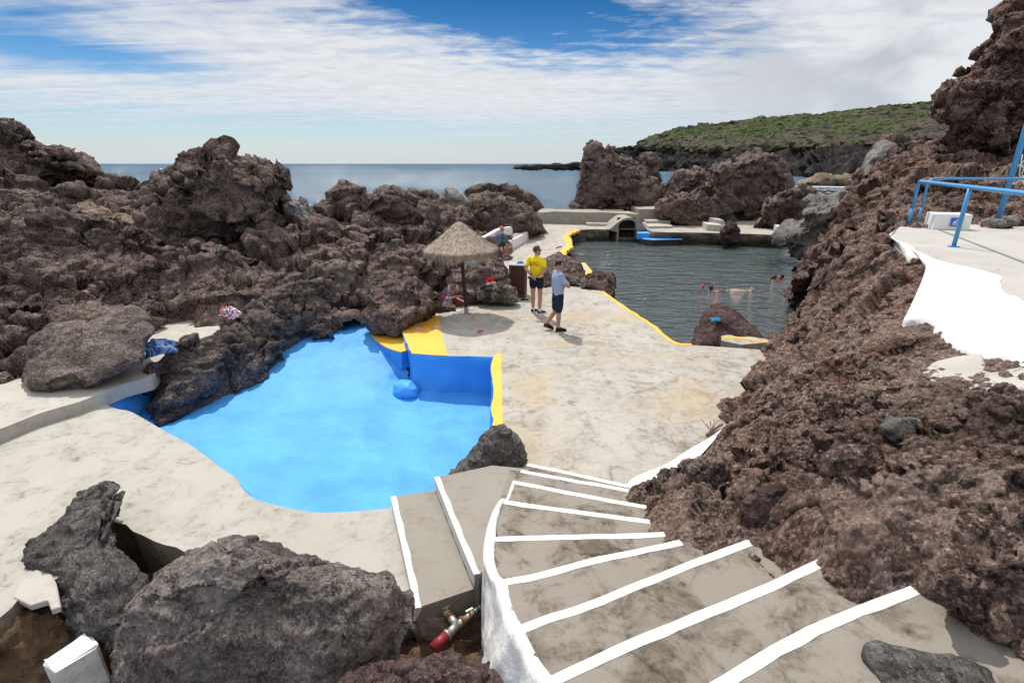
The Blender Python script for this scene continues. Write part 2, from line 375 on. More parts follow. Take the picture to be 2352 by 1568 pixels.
def wet(nt, P, col):
    z = nd(nt, 'SeparateXYZ', {0: P}).outputs[2]; n = noise(nt, P, 2.5, 7, .7)
    zz = mth(nt, 'ADD', z, mth(nt, 'MULTIPLY', mth(nt, 'SUBTRACT', n, .5), .5))
    col = mix(nt, mth(nt, 'MULTIPLY', ramp(nt, mth(nt, 'ADD', zz, 1.0), [(.35, 1), (.72, 0)]), .85), col, (.035, .033, .014))
    return mix(nt, ramp(nt, n, [(.56, 0), (.68, .6)]), col, (.24, .22, .19))
M['poolwall'] = rock_mat('algae_covered_wall', (.03, .025, .020), (.085, .072, .056), (.20, .18, .145), greyamt=.3, redamt=0, extra=wet)
def earth(nt, P, col):
    n = noise(nt, P, 1.7, 7, .65, .8); col = mix(nt, ramp(nt, n, [(.42, 0), (.56, 1)]), col, (.20, .125, .075)); return col
M['earth'] = rock_mat('brown_earth_bank', (.022, .018, .016), (.06, .045, .036), (.17, .13, .10), k=1.6, greyamt=.1, redamt=.3, red=(.12, .06, .03), extra=earth)

def concrete(name, base, dark, warm, stain=.5, scuff=.5, k=1.0, bs=1.0, extra=None):
    m, nt = new_mat(name); P = coords(nt)
    a = noise(nt, P, .55*k, 8, .6); b = noise(nt, P, 2.2*k, 9, .68, .5); c = noise(nt, P, 9*k, 8, .7); d = noise(nt, P, 90, 4, .7)
    col = mix(nt, ramp(nt, a, [(.35, 0), (.65, 1)]), base, tuple(x*.88 for x in base))
    col = mix(nt, mth(nt, 'MULTIPLY', ramp(nt, b, [(.47, 0), (.63, 1)]), stain), col, warm)
    col = mix(nt, mth(nt, 'MULTIPLY', mth(nt, 'MULTIPLY', ramp(nt, c, [(.50, 0), (.66, 1)]), ramp(nt, b, [(.44, 0), (.58, 1)])), scuff), col, dark)
    col = mix(nt, ramp(nt, d, [(.5, 0), (.8, .3)]), col, tuple(min(.9, x*1.25) for x in base))
    col = mix(nt, ramp(nt, d, [(.2, .5), (.42, 0)]), col, dark)
    wv = nd(nt, 'VectorMath', {0: P, 1: nd(nt, 'VectorMath', {0: nd(nt, 'TexNoise', {'Vector': P, 'Scale': 1.6, 'Detail': 5.0}).outputs['Color'], 'Scale': .7}, operation='SCALE').outputs[0]}, operation='ADD').outputs[0]
    ce = nd(nt, 'TexVoronoi', {'Vector': wv, 'Scale': .55}, feature='DISTANCE_TO_EDGE').outputs['Distance']
    col = mix(nt, mth(nt, 'MULTIPLY', ramp(nt, ce, [(.0, 1), (.007, 0)]), ramp(nt, b, [(.45, 0), (.6, .6)])), col, tuple(x*.6 for x in dark))
    if extra: col = extra(nt, P, col)
    b1 = bump(nt, noise(nt, P, 3, 6, .55), .35*bs, .03); b1 = bump(nt, c, .35*bs, .012, b1); b1 = bump(nt, d, .4*bs, .003, b1)
    finish(nt, col, .82, b1, .25); return m
def splashes(nt, P, col):
    """footprints and water spots left on the deck between the people and the right hand rock, and damp patches"""
    v = nd(nt, 'TexVoronoi', {'Vector': nd(nt, 'Mapping', {'Vector': P, 'Scale': (1.0, .8, 1)}).outputs[0], 'Scale': 2.6, 'Randomness': 1.0})
    n = noise(nt, P, 6, 3, .5); dd = mth(nt, 'ADD', v.outputs['Distance'], mth(nt, 'MULTIPLY', mth(nt, 'SUBTRACT', n, .5), .22))
    spot = mth(nt, 'MULTIPLY', ramp(nt, dd, [(.15, 1), (.19, 0)]), mth(nt, 'GREATER_THAN', nd(nt, 'SeparateColor', {'Color': v.outputs['Color']}).outputs[0], .52))
    s = nd(nt, 'SeparateXYZ', {0: P}); zone = noise(nt, P, .33, 3, .5)
    right = ramp(nt, mth(nt, 'MULTIPLY', mth(nt, 'ADD', s.outputs[0], 1.2), .25), [(.0, 0), (.3, 1)])
    far = ramp(nt, mth(nt, 'MULTIPLY', s.outputs[1], .05), [(.30, 0), (.36, 1), (.66, 1), (.76, 0)])
    zz = mth(nt, 'MULTIPLY', right, ramp(nt, zone, [(.46, 0), (.54, 1)]))
    col = mix(nt, mth(nt, 'MULTIPLY', mth(nt, 'MULTIPLY', spot, zz), .75), col, (.20, .175, .15))
    g = noise(nt, P, 3.4, 9, .75, 1.2); gz = mth(nt, 'MULTIPLY', right, ramp(nt, noise(nt, P, .5, 4, .6), [(.42, 0), (.62, 1)]))
    col = mix(nt, mth(nt, 'MULTIPLY', mth(nt, 'MULTIPLY', ramp(nt, g, [(.48, 0), (.60, 1)]), gz), .85), col, (.15, .115, .085))
    y = noise(nt, nd(nt, 'Mapping', {'Vector': P, 'Location': (9, 3, 0)}).outputs[0], .6, 5, .6)
    return mix(nt, mth(nt, 'MULTIPLY', mth(nt, 'MULTIPLY', ramp(nt, y, [(.5, 0), (.66, 1)]), right), .55), col, (.42, .32, .19))
M['deck'] = concrete('pale_concrete', (.42, .395, .355), (.14, .12, .10), (.31, .28, .235), stain=.55, scuff=.7, extra=splashes)
M['path'] = concrete('pale_concrete_path', (.47, .44, .395), (.22, .19, .16), (.37, .335, .29), stain=.5, scuff=.45)
M['tread'] = concrete('worn_grey_concrete', (.252, .225, .190), (.052, .040, .030), (.118, .091, .068), stain=1.0, scuff=1.0, k=1.4)
M['landing'] = concrete('grey_concrete', (.285, .262, .225), (.115, .094, .076), (.25, .22, .18), stain=.5, scuff=.4, k=1.3)
M['terrace'] = concrete('terrace_concrete', (.45, .43, .40), (.22, .195, .17), (.39, .345, .295), stain=.45, scuff=.15, k=.8)
M['greycon'] = concrete('weathered_concrete', (.34, .31, .265), (.14, .12, .10), (.25, .22, .18), stain=.5, scuff=.4)
M['pit'] = concrete('rough_cement', (.27, .225, .18), (.08, .06, .05), (.19, .15, .115), stain=.8, scuff=.8, k=2.5, bs=3)
def paint(name, col, col2, k=3.0, rough=.6, bs=1.0, chip=None, amt=.5):
    m, nt = new_mat(name); P = coords(nt); a = noise(nt, P, k, 8, .62); d = noise(nt, P, 26, 6, .7); e = noise(nt, P, 110, 4, .7)
    c = mix(nt, ramp(nt, a, [(.38, 0), (.66, 1)]), col, col2)
    c = mix(nt, ramp(nt, d, [(.24, amt), (.42, 0)]), c, tuple(x*.55 for x in col2))
    c = mix(nt, ramp(nt, e, [(.2, amt), (.36, 0)]), c, tuple(x*.4 for x in col2))
    if chip: c = mix(nt, ramp(nt, noise(nt, P, 14, 9, .75), [(.66, 0), (.72, .8)]), c, chip)
    b = bump(nt, noise(nt, P, 5, 6, .6), .5*bs, .03); b = bump(nt, d, .45*bs, .006, b); b = bump(nt, e, .4*bs, .002, b)
    finish(nt, c, rough, b, .35); return m
M['poolblue'] = paint('blue_pool_paint', (.076, .36, .80), (.046, .275, .70), k=1.3, bs=1.4, amt=.75)
M['yellow'] = paint('yellow_floor_paint', (.84, .46, .055), (.79, .41, .04), k=2, bs=.6, amt=.15)
M['white'] = paint('white_lime_paint', (.76, .76, .75), (.68, .675, .66), k=3, bs=1.3, amt=.2)
M['whitestep'] = paint('worn_white_step_paint', (.76, .76, .75), (.64, .63, .61), k=5, bs=1.6, chip=(.36, .33, .29), amt=.35)
M['whiteworn'] = paint('worn_white_paint', (.80, .80, .79), (.62, .60, .58), k=6, bs=2.0, chip=(.33, .30, .28), amt=.4)
def plain(name, col, rough=.6, var=.15, k=30, spec=.3, bs=.2, metal=0.0, extra=None):
    m, nt = new_mat(name); P = objco(nt); a = noise(nt, P, k, 5, .6)
    c = mix(nt, ramp(nt, a, [(.3, 0), (.7, 1)]), tuple(x*(1-var) for x in col), tuple(min(.95, x*(1+var)) for x in col))
    finish(nt, c, rough, bump(nt, a, bs, .004), spec, metal, extra); return m
# water
def water(name, deep, waves, rough=.04, spec=.5, ior=1.33):
    m, nt = new_mat(name); P = coords(nt); b = None
    for sx_, sy_, ang, det, st, di in waves:
        v = nd(nt, 'Mapping', {'Vector': P, 'Rotation': (0, 0, R(ang)), 'Scale': (sx_, sy_, 1)}).outputs[0]
        b = bump(nt, noise(nt, v, 1.0, det, .55, .35), st, di, b)
    finish(nt, deep, rough, b, spec, 0, {'IOR': ior}); return m
M['poolwater'] = water('dark_pool_water', (.052, .070, .070), [(.55, 1.3, 18, 3, 1, .32), (1.6, 4.0, -8, 4, 1, .17), (5, 9, 25, 3, 1, .03)], .03, .8, 1.55)
def sea_mat():
    m, nt = new_mat('sea_water'); P = coords(nt); b = None
    for sx_, sy_, ang, det, st, di in [(.035, .10, 12, 4, 1, 1.6), (.2, .5, -10, 5, 1, .75), (1.2, 2.6, 20, 5, 1, .34)]:
        v = nd(nt, 'Mapping', {'Vector': P, 'Rotation': (0, 0, R(ang)), 'Scale': (sx_, sy_, 1)}).outputs[0]; b = bump(nt, noise(nt, v, 1.0, det, .58, .35), st, di, b)
    big = noise(nt, nd(nt, 'Mapping', {'Vector': P, 'Scale': (.004, .02, 1)}).outputs[0], 1.0, 6, .6)
    col = mix(nt, ramp(nt, big, [(.35, 0), (.65, 1)]), (.036, .080, .130), (.058, .112, .165))
    d = nd(nt, 'BsdfDiffuse', {'Color': col}); g = nd(nt, 'BsdfGlossy', {'Color': (1, 1, 1, 1), 'Roughness': .085, 'Normal': b})
    fr = nd(nt, 'Fresnel', {'IOR': 1.33, 'Normal': b}).outputs[0]; f = mth(nt, 'MINIMUM', mth(nt, 'MULTIPLY', fr, .5), .17)
    nd(nt, 'OutputMaterial', {'Surface': nd(nt, 'MixShader', {0: f, 1: d.outputs[0], 2: g.outputs[0]}).outputs[0]}); return m
M['sea'] = sea_mat()

# ------------------------------------------------------------------ rock builders
def displace(V, Fq, spec, seed=0, mask=None, level=False):
    for gi, grp in enumerate(spec):
        N = normals(V, Fq); d = np.zeros(len(V))
        for k, (ty, size, amp) in enumerate(grp):
            sd_ = seed*31+gi*7+k*3
            if ty == 'f': d += amp*fbm(V/size, 5, gain=.58, seed=sd_)
            elif ty == 'r': d += amp*(fbm(V/size, 4, seed=sd_, ridged=True)-.2)
            elif ty == 'p': d += amp*facets(V, size, sd_)
            elif ty == 'k':
                f1, f2, i = worley(V/size+.45*np.stack([fbm(V/size*1.3, 3, seed=sd_), fbm(V/size*1.3+31, 3, seed=sd_), fbm(V/size*1.3+57, 3, seed=sd_)], 1), sd_)
                d -= amp*np.exp(-((f2-f1)/.06)**2)*np.clip(.6+1.6*vnoise(V/size*.7+9, sd_), 0, 1)
            elif ty == 'l': d += amp*lumps(V, size, sd_)
            elif ty == 'c':
                f1, f2, i = worley(V/size+.3*np.stack([fbm(V/size, 2, seed=sd_), fbm(V/size+31, 2, seed=sd_), fbm(V/size+57, 2, seed=sd_)], 1), sd_)
                d += amp*((i-.5)*1.2*np.clip((f2-f1)*4, 0, 1)-.6*np.exp(-((f2-f1)/.07)**2))
        if level: d -= d.mean()+.1*d.std()
        if mask is not None: d = d*(mask if gi < len(spec)-1 else np.sqrt(mask)*.25+.75)
        V = V+N*d[:, None]
    return V
def ctrl_pts(L):
    o = []
    for q in L:
        if q[0] == 'w': o.append(q[1:])
        elif q[2] == 't': o.append(dep(q[0], q[1], q[3]))
        else: o.append(at(q[0], q[1], q[3]))
    return np.array(o, float)
def hf_fit(ctrl, lam):
    C = ctrl_pts(ctrl); n = len(C)
    d = np.sqrt(((C[:, None, :2]-C[None, :, :2])**2).sum(2)); A = -d+lam*np.eye(n)
    B = np.zeros((n+1, n+1)); B[:n, :n] = A; B[:n, n] = 1; B[n, :n] = 1
    wts = np.linalg.solve(B, np.append(C[:, 2], 0))
    def f(Q):
        Z = np.zeros(len(Q))
        for a in range(0, len(Q), 40000):
            q = Q[a:a+40000]; Z[a:a+40000] = -np.sqrt(((q[:, None]-C[None, :, :2])**2).sum(2)) @ wts[:n]+wts[n]
        return Z
    return f
def hf_mesh(ctrl, poly, res, spec, seed, lam=.03, calm=(), spread=0.0):
    fit = hf_fit(ctrl, lam)
    poly = np.array(poly); x0, y0 = poly.min(0); x1, y1 = poly.max(0)
    nx, ny = int((x1-x0)/res)+1, int((y1-y0)/res)+1
    X, Y = np.meshgrid(np.linspace(x0, x1, nx), np.linspace(y0, y1, ny))
    keep = in_poly(X, Y, poly); Q = np.stack([X.ravel(), Y.ravel()], 1); Z = fit(Q)
    V = np.column_stack([Q, Z]); idx = np.arange(nx*ny).reshape(ny, nx)
    kq = keep[:-1, :-1] & keep[1:, :-1] & keep[:-1, 1:] & keep[1:, 1:]
    Fq = np.stack([idx[:-1, :-1][kq], idx[:-1, 1:][kq], idx[1:, 1:][kq], idx[1:, :-1][kq]], 1)
    used = np.unique(Fq); re = -np.ones(nx*ny, int); re[used] = np.arange(len(used)); V = V[used]; Fq = re[Fq]
    mask = np.ones(len(V))
    for (cx, cy, r, k) in calm: mask *= 1-(1-k)*np.exp(-(((V[:, 0]-cx)**2+(V[:, 1]-cy)**2)/r**2)**2)
    return displace(V, Fq, spec, seed, mask), Fq
def cubesphere(n):
    l = np.tan(np.linspace(-math.pi/4, math.pi/4, n)); a, b = np.meshgrid(l, l, indexing='ij'); o = np.ones_like(a); V = []; Fq = []; idx = np.arange(n*n).reshape(n, n)
    q = np.stack([idx[:-1, :-1], idx[1:, :-1], idx[1:, 1:], idx[:-1, 1:]], -1).reshape(-1, 4)
    for k, (x, y, z) in enumerate([(a, b, o), (b, a, -o), (o, a, b), (-o, b, a), (b, o, a), (a, -o, b)]):
        V.append(np.stack([x, y, z], -1).reshape(-1, 3)); Fq.append(q+k*n*n)
    V = np.concatenate(V); Fq = np.concatenate(Fq); V /= np.linalg.norm(V, axis=1, keepdims=True)
    key = np.round(V*20000).astype(np.int64); _, first, inv = np.unique(key, axis=0, return_index=True, return_inverse=True)
    return V[first], inv.ravel()[Fq]
def _tilted(pts, t):
    ys = [p[1] for p in pts]; xc = sum(p[0] for p in pts)/len(pts); lo_, hi_ = dep(xc, max(ys), t[0]), dep(xc, min(ys), t[1])
    B3 = hi_-lo_; B3[0] = 0; B3 /= np.linalg.norm(B3); C3 = np.cross(B3, AX); C3 = C3 if C3@FW > 0 else -C3; o = (lo_+hi_)/2
    return np.array([CAM+ray(x, y)*(((o-CAM)@C3)/(ray(x, y)@C3)) for x, y in pts]), B3, C3
def blob_mesh(pts, t=None, Y=None, thick=1.0, res=.04, spec=(), seed=0, box=.8, lean=0.0):
    if Y is not None: P = np.array([aty(x, y, Y) for x, y in pts]); A3, B3, C3 = np.array([1, 0, 0.]), np.array([0, 0, 1.]), np.array([0, 1, 0.])
    elif isinstance(t, tuple): P, B3, C3 = _tilted(pts, t); A3 = AX
    else: P = np.array([dep(x, y, t) for x, y in pts]); A3, B3, C3 = AX, UP, FW
    a = P@A3; b = P@B3; a0 = (a.min()+a.max())/2; b0 = (b.min()+b.max())/2
    L = np.column_stack([a, b]); L = np.concatenate([np.linspace(L[i], L[(i+1) % len(L)], 14, endpoint=False) for i in range(len(L))])
    ang = np.arctan2(L[:, 1]-b0, L[:, 0]-a0); rad = np.hypot(L[:, 0]-a0, L[:, 1]-b0); o = np.argsort(ang); ang, rad = ang[o], rad[o]
    rm = rad.mean(); n = int(np.clip(math.pi/2*(rm*2+thick)/3/res, 12, 210)); S, Fq = cubesphere(n)
    # S: z is towards the viewer/away axis
    ph = np.arctan2(S[:, 1], S[:, 0]); rr = np.interp(ph, ang, rad, period=2*math.pi)
    st = np.hypot(S[:, 0], S[:, 1]); ct = S[:, 2]
    rho = rr*np.clip(st, 0, 1)**box; z = thick*np.sign(ct)*np.abs(ct)**box
    ctr_ = a0*A3+b0*B3+(P@C3).mean()*C3; DX = (ctr_-CAM)/np.linalg.norm(ctr_-CAM)
    base = (P@C3).mean(); tp_ = np.linalg.norm(ctr_-CAM); rho = rho*np.where(z < 0, (tp_+z)/tp_, 1.0)
    V = (a0+rho*np.cos(ph))[:, None]*A3+(b0+rho*np.sin(ph))[:, None]*B3+base*C3+z[:, None]*DX
    if lean: V = V+(lean*(b0-V@B3))[:, None]*(-C3)
    fn = np.cross(V[Fq[:, 2]]-V[Fq[:, 0]], V[Fq[:, 3]]-V[Fq[:, 1]]); ctr = V.mean(0)
    if ((V[Fq].mean(1)-ctr)*fn).sum() < 0: Fq = Fq[:, ::-1]
    return displace(V, Fq, spec, seed, level=True), Fq
def loft_mesh(base, crest, res, spec, seed, bulge=.2, back=1.2, drop=1.0, ends=.9):
    b = smooth_line(base, 8); c = smooth_line(crest, 8); L = np.linalg.norm(np.diff(b, axis=0), axis=1).sum(); n = int(L/res)+2; b = resamp(b, n); c = resamp(c, n)
    T = np.gradient((b+c)/2, axis=0); T[:, 2] = 0; T /= np.linalg.norm(T, axis=1, keepdims=True); O = np.stack([-T[:, 1], T[:, 0], 0*T[:, 0]], 1)
    if (O*(CAM-b)).sum() < 0: O = -O
    for q in range(12): O[1:-1] = (O[:-2]+2*O[1:-1]+O[2:])/4
    up_ = np.array([0, 0, 1.0]); K = [b-up_*.7+O*.05, b, b*.62+c*.38+O*bulge, b*.2+c*.8+O*bulge*.9, c, c-O*back*.35-up_*drop*.05, c-O*back-up_*drop*.4, c-O*back*1.3-up_*drop]
    e = ends*np.maximum(0, 1-np.minimum(np.arange(n), np.arange(n)[::-1])*res/.5)**2
    K = [k-up_*e[:, None]*(0 if j < 2 else 1) for j, k in enumerate(K)]; hgt = np.linalg.norm(c-b, axis=1).mean()+back*1.4+.7; m = int(hgt/res)+2
    S = np.linspace(0, len(K)-1, m); rows = []
    for s in S:
        i = min(int(s), len(K)-2); t = s-i; p0, p1, p2, p3 = K[max(i-1, 0)], K[i], K[i+1], K[min(i+2, len(K)-1)]
        rows.append(.5*((2*p1)+(-p0+p2)*t+(2*p0-5*p1+4*p2-p3)*t*t+(-p0+3*p1-3*p2+p3)*t**3))
    V = np.concatenate(rows); i0 = np.arange(n-1); Fq = np.concatenate([np.stack([i0+k*n, i0+1+k*n, i0+1+(k+1)*n, i0+(k+1)*n], 1) for k in range(m-1)])
    fn = np.cross(V[Fq[:, 2]]-V[Fq[:, 0]], V[Fq[:, 3]]-V[Fq[:, 1]])
    if ((CAM-V[Fq].mean(1))*fn).sum() < 0: Fq = Fq[:, ::-1]
    return displace(V, Fq, spec, seed, level=True), Fq
def resamp(L, n):
    L = np.array(L); s = np.concatenate([[0], np.cumsum(np.linalg.norm(np.diff(L, axis=0), axis=1))]); return np.stack([np.interp(np.linspace(0, s[-1], n), s, L[:, k]) for k in range(3)], 1)
def rock(name, label, cat, VF, mat, group=None, parent=None):
    V, Fq = VF; lo, hi = V.min(0), V.max(0); loc = [(lo[0]+hi[0])/2, (lo[1]+hi[1])/2, lo[2]]
    o = link(name, mesh_np(name, V, Fq, loc), M[mat], None, loc)
    return tag(o, label, cat, group)
def S_scoria(s=1.0, a=1.0, fine=True):
    g1 = [('p', 1.0*s, .13*a*s), ('f', 1.2*s, .09*a*s)]
    g2 = [('p', .42*s, .07*a*s), ('r', .5*s, .05*a*s), ('f', .3*s, .03*a*s)]
    g3 = [('l', .13*s, .022*a*s), ('f', .1*s, .012*a*s), ('l', .065*s, .010*a*s)]
    return [g1, g2, g3] if fine else [g1, g2]
def S_smooth(s=1.0, a=1.0): return [[('f', 1.2*s, .10*a*s), ('p', .9*s, .12*a*s)], [('f', .25*s, .022*a*s), ('l', .12*s, .010*a*s)], [('f', .06*s, .006*a*s)]]

# ------------------------------------------------------------------ sea, ground, deck
bm = bmesh.new()
rings = [(0, 0)]; radii = [6, 15, 40, 100, 260, 700, 2000, 6000, 30000]
prev = None
for r in radii:
    ring = [bm.verts.new((r*math.cos(2*math.pi*k/96), 20+r*math.sin(2*math.pi*k/96), -1.5)) for k in range(96)]
    if prev is None: bm.faces.new(ring)
    else:
        for k in range(96): bm.faces.new((prev[k], prev[(k+1) % 96], ring[(k+1) % 96], ring[k]))
    prev = ring
tag(link('sea', from_bm('sea', bm), M['sea']), kind='structure')

def A(L, z=0.0): return [at(x, y, z) for x, y in L]
# paddling pool outline at deck level, clockwise from the left corner along the near edge
near_edge = [(235, 925), (268, 939), (300, 945), (340, 966), (380, 990), (430, 1014), (470, 1046), (512, 1077), (543, 1100), (556, 1120), (582, 1145), (620, 1155), (680, 1168), (740, 1174), (800, 1173), (893, 1165)]
pool_near = smooth_line(jitter(A(near_edge), .02, 2.2, 3), 4)
right_in = [(1131, 986), (1132, 962), (1128, 935), (1134, 905), (1131, 872), (1127, 845), (1130, 830), (1134, 819)]
pool_right = jitter(smooth_line(A(right_in), 4), .012, 6, 5)
pool_far = A([(1134, 819), (1080, 818), (1027, 817), (985, 815), (945, 812)])
slab_side = jitter(smooth_line(A([(945, 812), (936, 790), (925, 766), (916, 748)]), 5), .012, 6, 8)
back = A([(905, 728), (830, 705), (700, 715), (560, 770), (450, 825), (352, 862), (300, 895)])
land_z = .36
stepA = [at(905, 1140, 0), at(1000, 1113, 0), at(1000, 1095, 0), at(1130, 1068, 0)]
# pool rim in world XY
rim = [p for p in pool_near]+[np.array([-1.40, 5.12, 0]), np.array([-.88, 5.24, 0]), np.array([-.2, 5.38, 0]), np.array([.02, 6.2, 0])]+list(pool_right)+list(pool_far[1:])+list(slab_side[1:])+back
# natural pool outline
kerb_near = [(1590, 792), (1546, 788), (1500, 752), (1470, 731), (1440, 712), (1415, 695), (1395, 680), (1380, 668), (1365, 661), (1335, 656), (1300, 654), (1262, 652)]
kerb_far = [(1280, 590), (1285, 580), (1299, 567), (1301, 557), (1294, 549), (1295, 540), (1305, 534), (1321, 528)]
K1 = smooth_line(A(kerb_near), 5); K2 = smooth_line(A(kerb_far), 6)
far_edge = A([(1321, 528), (1360, 526.5), (1398, 526.5), (1440, 527), (1487, 527.5), (1500, 532), (1530, 533.5), (1570, 533.8), (1600, 534), (1650, 535), (1700, 536.5), (1760, 538.5), (1800, 541)])
npool = [np.array([6.2, 10.2, 0])]+[p for p in K1]+[np.array([1.4, 18, 0]), np.array([1.5, 21, 0])]+list(K2)+list(far_edge[1:])+[np.array([22, 29, 0]), np.array([22, 20, 0]), np.array([12, 13.4, 0])]
# deck
pitb = A([(-260, 1530), (0, 1420), (60, 1350), (130, 1330), (190, 1262), (243, 1196), (330, 1232), (425, 1270), (560, 1320), (760, 1400), (922, 1440), (950, 1405)])
pitb = list(jitter(smooth_line(pitb, 4), .025, 4, 21))
outer = [np.array([-13, 3.0, 0])]+pitb+[np.array([-.75, 3.5, 0]), np.array([.3, 4.4, 0]), np.array([1.3, 4.4, 0]), np.array([4, 6, 0]), np.array([19, 9, 0]), np.array([23, 9, 0]), np.array([23, 37.2, 0]), np.array([-1, 38, 0]), np.array([-13, 30, 0])]
deck = link('concrete_deck', flat_poly('concrete_deck', [outer, rim, npool], 0.0), M['deck']); tag(deck, kind='structure')
# deck edge above the broken pit
bm = bmesh.new(); strip(bm, [p+np.array([0, 0, -.001]) for p in pitb], [p+np.array([.03, .05, -.75]) for p in pitb])
tag(link('retaining_wall', from_bm('retaining_wall', bm), M['pit']), 'broken rough concrete edge of the deck above the pit beside the foreground boulder', 'wall')

# ------------------------------------------------------------------ paddling pool
PC = [(945, 900, 'z', -.84), (1112, 902, 'z', -.86), (1114, 1000, 'z', -.86), (1000, 1090, 'z', -.86), (740, 1172, 'z', -.70), (600, 1140, 'z', -.62), (560, 1120, 'z', -.55), (480, 1060, 'z', -.5), (390, 985, 'z', -.5), (300, 930, 'z', -.55), (250, 915, 'z', -.55),
      (500, 905, 'z', -.55), (610, 850, 'z', -.50), (690, 790, 'z', -.42), (735, 782, 'z', -.38), (785, 780, 'z', -.30), (830, 765, 'z', -.20), (855, 772, 'z', -.20), (872, 790, 'z', -.26), (895, 806, 'z', -.34), (920, 828, 'z', -.46), (925, 870, 'z', -.78), (880, 860, 'z', -.62), (800, 830, 'z', -.5), (750, 950, 'z', -.72), (1000, 960, 'z', -.85), (700, 1060, 'z', -.72),
      ('w', -8, 13, -.3), ('w', -5, 15, -.1), ('w', .5, 10.5, -.86), ('w', .5, 5, -.86), ('w', -8, 6, -.5)]
exp_rim = [np.array([-8.2, 8.3]), np.array([-5.2, 6.2]), np.array([-3.4, 4.9]), np.array([-2.2, 4.6]), np.array([.3, 4.9]), np.array([.1, 10.3]), np.array([-2.2, 10.3]), np.array([-2.9, 12.5]), np.array([-4.6, 14.6]), np.array([-7.4, 14.0]), np.array([-9, 10])]
pool = thing('paddling_pool', 'empty bright blue painted paddling pool sunk in the concrete deck', 'pool', (-3, 8, 0))
V, Fq = hf_mesh(PC, exp_rim, .05, [[('f', .9, .018), ('f', .25, .006)]], 2, lam=.1)
link('floor', mesh_np('floor', V-np.array([-3, 8, 0]), Fq), M['poolblue'], pool)
wl = [p for p in rim]; wl = np.array(wl)
dense = np.concatenate([np.linspace(wl[i], wl[(i+1) % len(wl)], 7, endpoint=False) for i in range(len(wl))])
nl = len(dense); rows = []
ctr = np.array([-3, 8, 0])
zz = [-.001, -.03, -.10, -.22, -.36, -.5, -.64, -.78, -.95]
for z in zz:
    q = dense.copy(); q[:, 2] = z
    amp = 0 if z > -.02 else .035
    q2 = q+amp*np.column_stack([fbm(q*2.1, 3, seed=4), fbm(q*2.1+40, 3, seed=4), np.zeros(nl)])
    rows.append(q2)
V = np.concatenate(rows); i0 = np.arange(nl); Fq = np.concatenate([np.stack([i0+k*nl, (i0+1) % nl+k*nl, (i0+1) % nl+(k+1)*nl, i0+(k+1)*nl], 1) for k in range(len(zz)-1)])
link('wall', mesh_np('wall', V-ctr, Fq), M['poolblue'], pool)
# painted knob at the foot of the wall corner and the painted low step
V, Fq = blob_mesh([(898, 905), (905, 882), (922, 871), (944, 872), (962, 888), (966, 915), (935, 930), (904, 922)], t=11.1, thick=.55, res=.02, spec=[[('f', .5, .025)]], seed=5)
link('painted_boulder', mesh_np('painted_boulder', V-ctr, Fq), M['poolblue'], pool)
# low yellow step: curved front
lowz = -.17
lc = smooth_line([at(x, y, lowz) for x, y in [(850, 757), (857, 772), (872, 787), (892, 799), (921, 808)]], 5)
lp = list(lc)+[at(945, 800, lowz), at(925, 740, lowz), at(880, 735, lowz)]
bm = bmesh.new(); prism(bm, [p-ctr for p in lp], -.6, -.20); link('step_riser', from_bm('step_riser', bm), M['poolblue'], pool)
bm = bmesh.new(); prism(bm, [p-ctr for p in lp], -.198, lowz); link('low_step', from_bm('low_step', bm), M['yellow'], pool)
# yellow painted slab and strip on the deck
ss = [p for p in slab_side]
ypoly = ss+[at(900, 720), at(1000, 705), at(1006, 723), at(1016, 770), at(1028, 817), at(985, 815)]
o = link('yellow_slab', flat_poly('yellow_slab', [ypoly], .006), M['yellow']); tag(o, 'yellow painted slab with flip flops on it beside the paddling pool', 'painted slab')
yst = list(pool_right)+[at(1150, 808), at(1152, 850), at(1153, 900), at(1154, 950), at(1157, 990)]
o = link('yellow_strip', flat_poly('yellow_strip', [yst], .006), M['yellow']); tag(o, 'yellow painted strip along the right edge of the blue paddling pool', 'painted edge')

def kerb(name, line, wd, mat, z0, z1, label, side=1):
    L = np.array(line); T = np.gradient(L, axis=0); T[:, 2] = 0; T /= np.linalg.norm(T, axis=1, keepdims=True); Nn = np.stack([-T[:, 1], T[:, 0], 0*T[:, 0]], 1)*side
    wv = wd*(1+.35*fbm(L*2.5, 3, seed=9))
    a = L-Nn*.015; b = L+Nn*wv[:, None]; rings = []
    for p, q in zip(a, b):
        rings.append([np.array([p[0], p[1], z0]), np.array([p[0], p[1], z1]), np.array([q[0], q[1], z1]), np.array([q[0], q[1], z0])])
    bm = bmesh.new(); add_loft(bm, rings); return tag(link(name, from_bm(name, bm), M[mat]), label, 'kerb')
kerb('yellow_kerb', K1[:46], .085, 'yellow', -.10, .008, 'long yellow edge line of the deck beside the dark pool in front of the two men', -1)
kerb('yellow_kerb', K2, .32, 'yellow', -.12, .012, 'wavy yellow kerb winding along the far pool edge beyond the white bench', -1)
bm = bmesh.new(); prism(bm, [at(1656, 786), at(1658, 772), at(1700, 774), at(1760, 783), at(1775, 790), at(1700, 796)], -.6, .05)
sl = link('slipway', from_bm('slipway', bm), M['deck']); tag(sl, 'small concrete ledge with a yellow edge behind the pool rock', 'ledge')
kb = smooth_line([at(1657, 773, .055), at(1685, 773, .055), at(1720, 777, .055), at(1762, 784, .055)], 5)
kerb('yellow_kerb', kb, .10, 'yellow', .03, .058, 'short yellow edge line beside the rock standing at the pool side', -1)

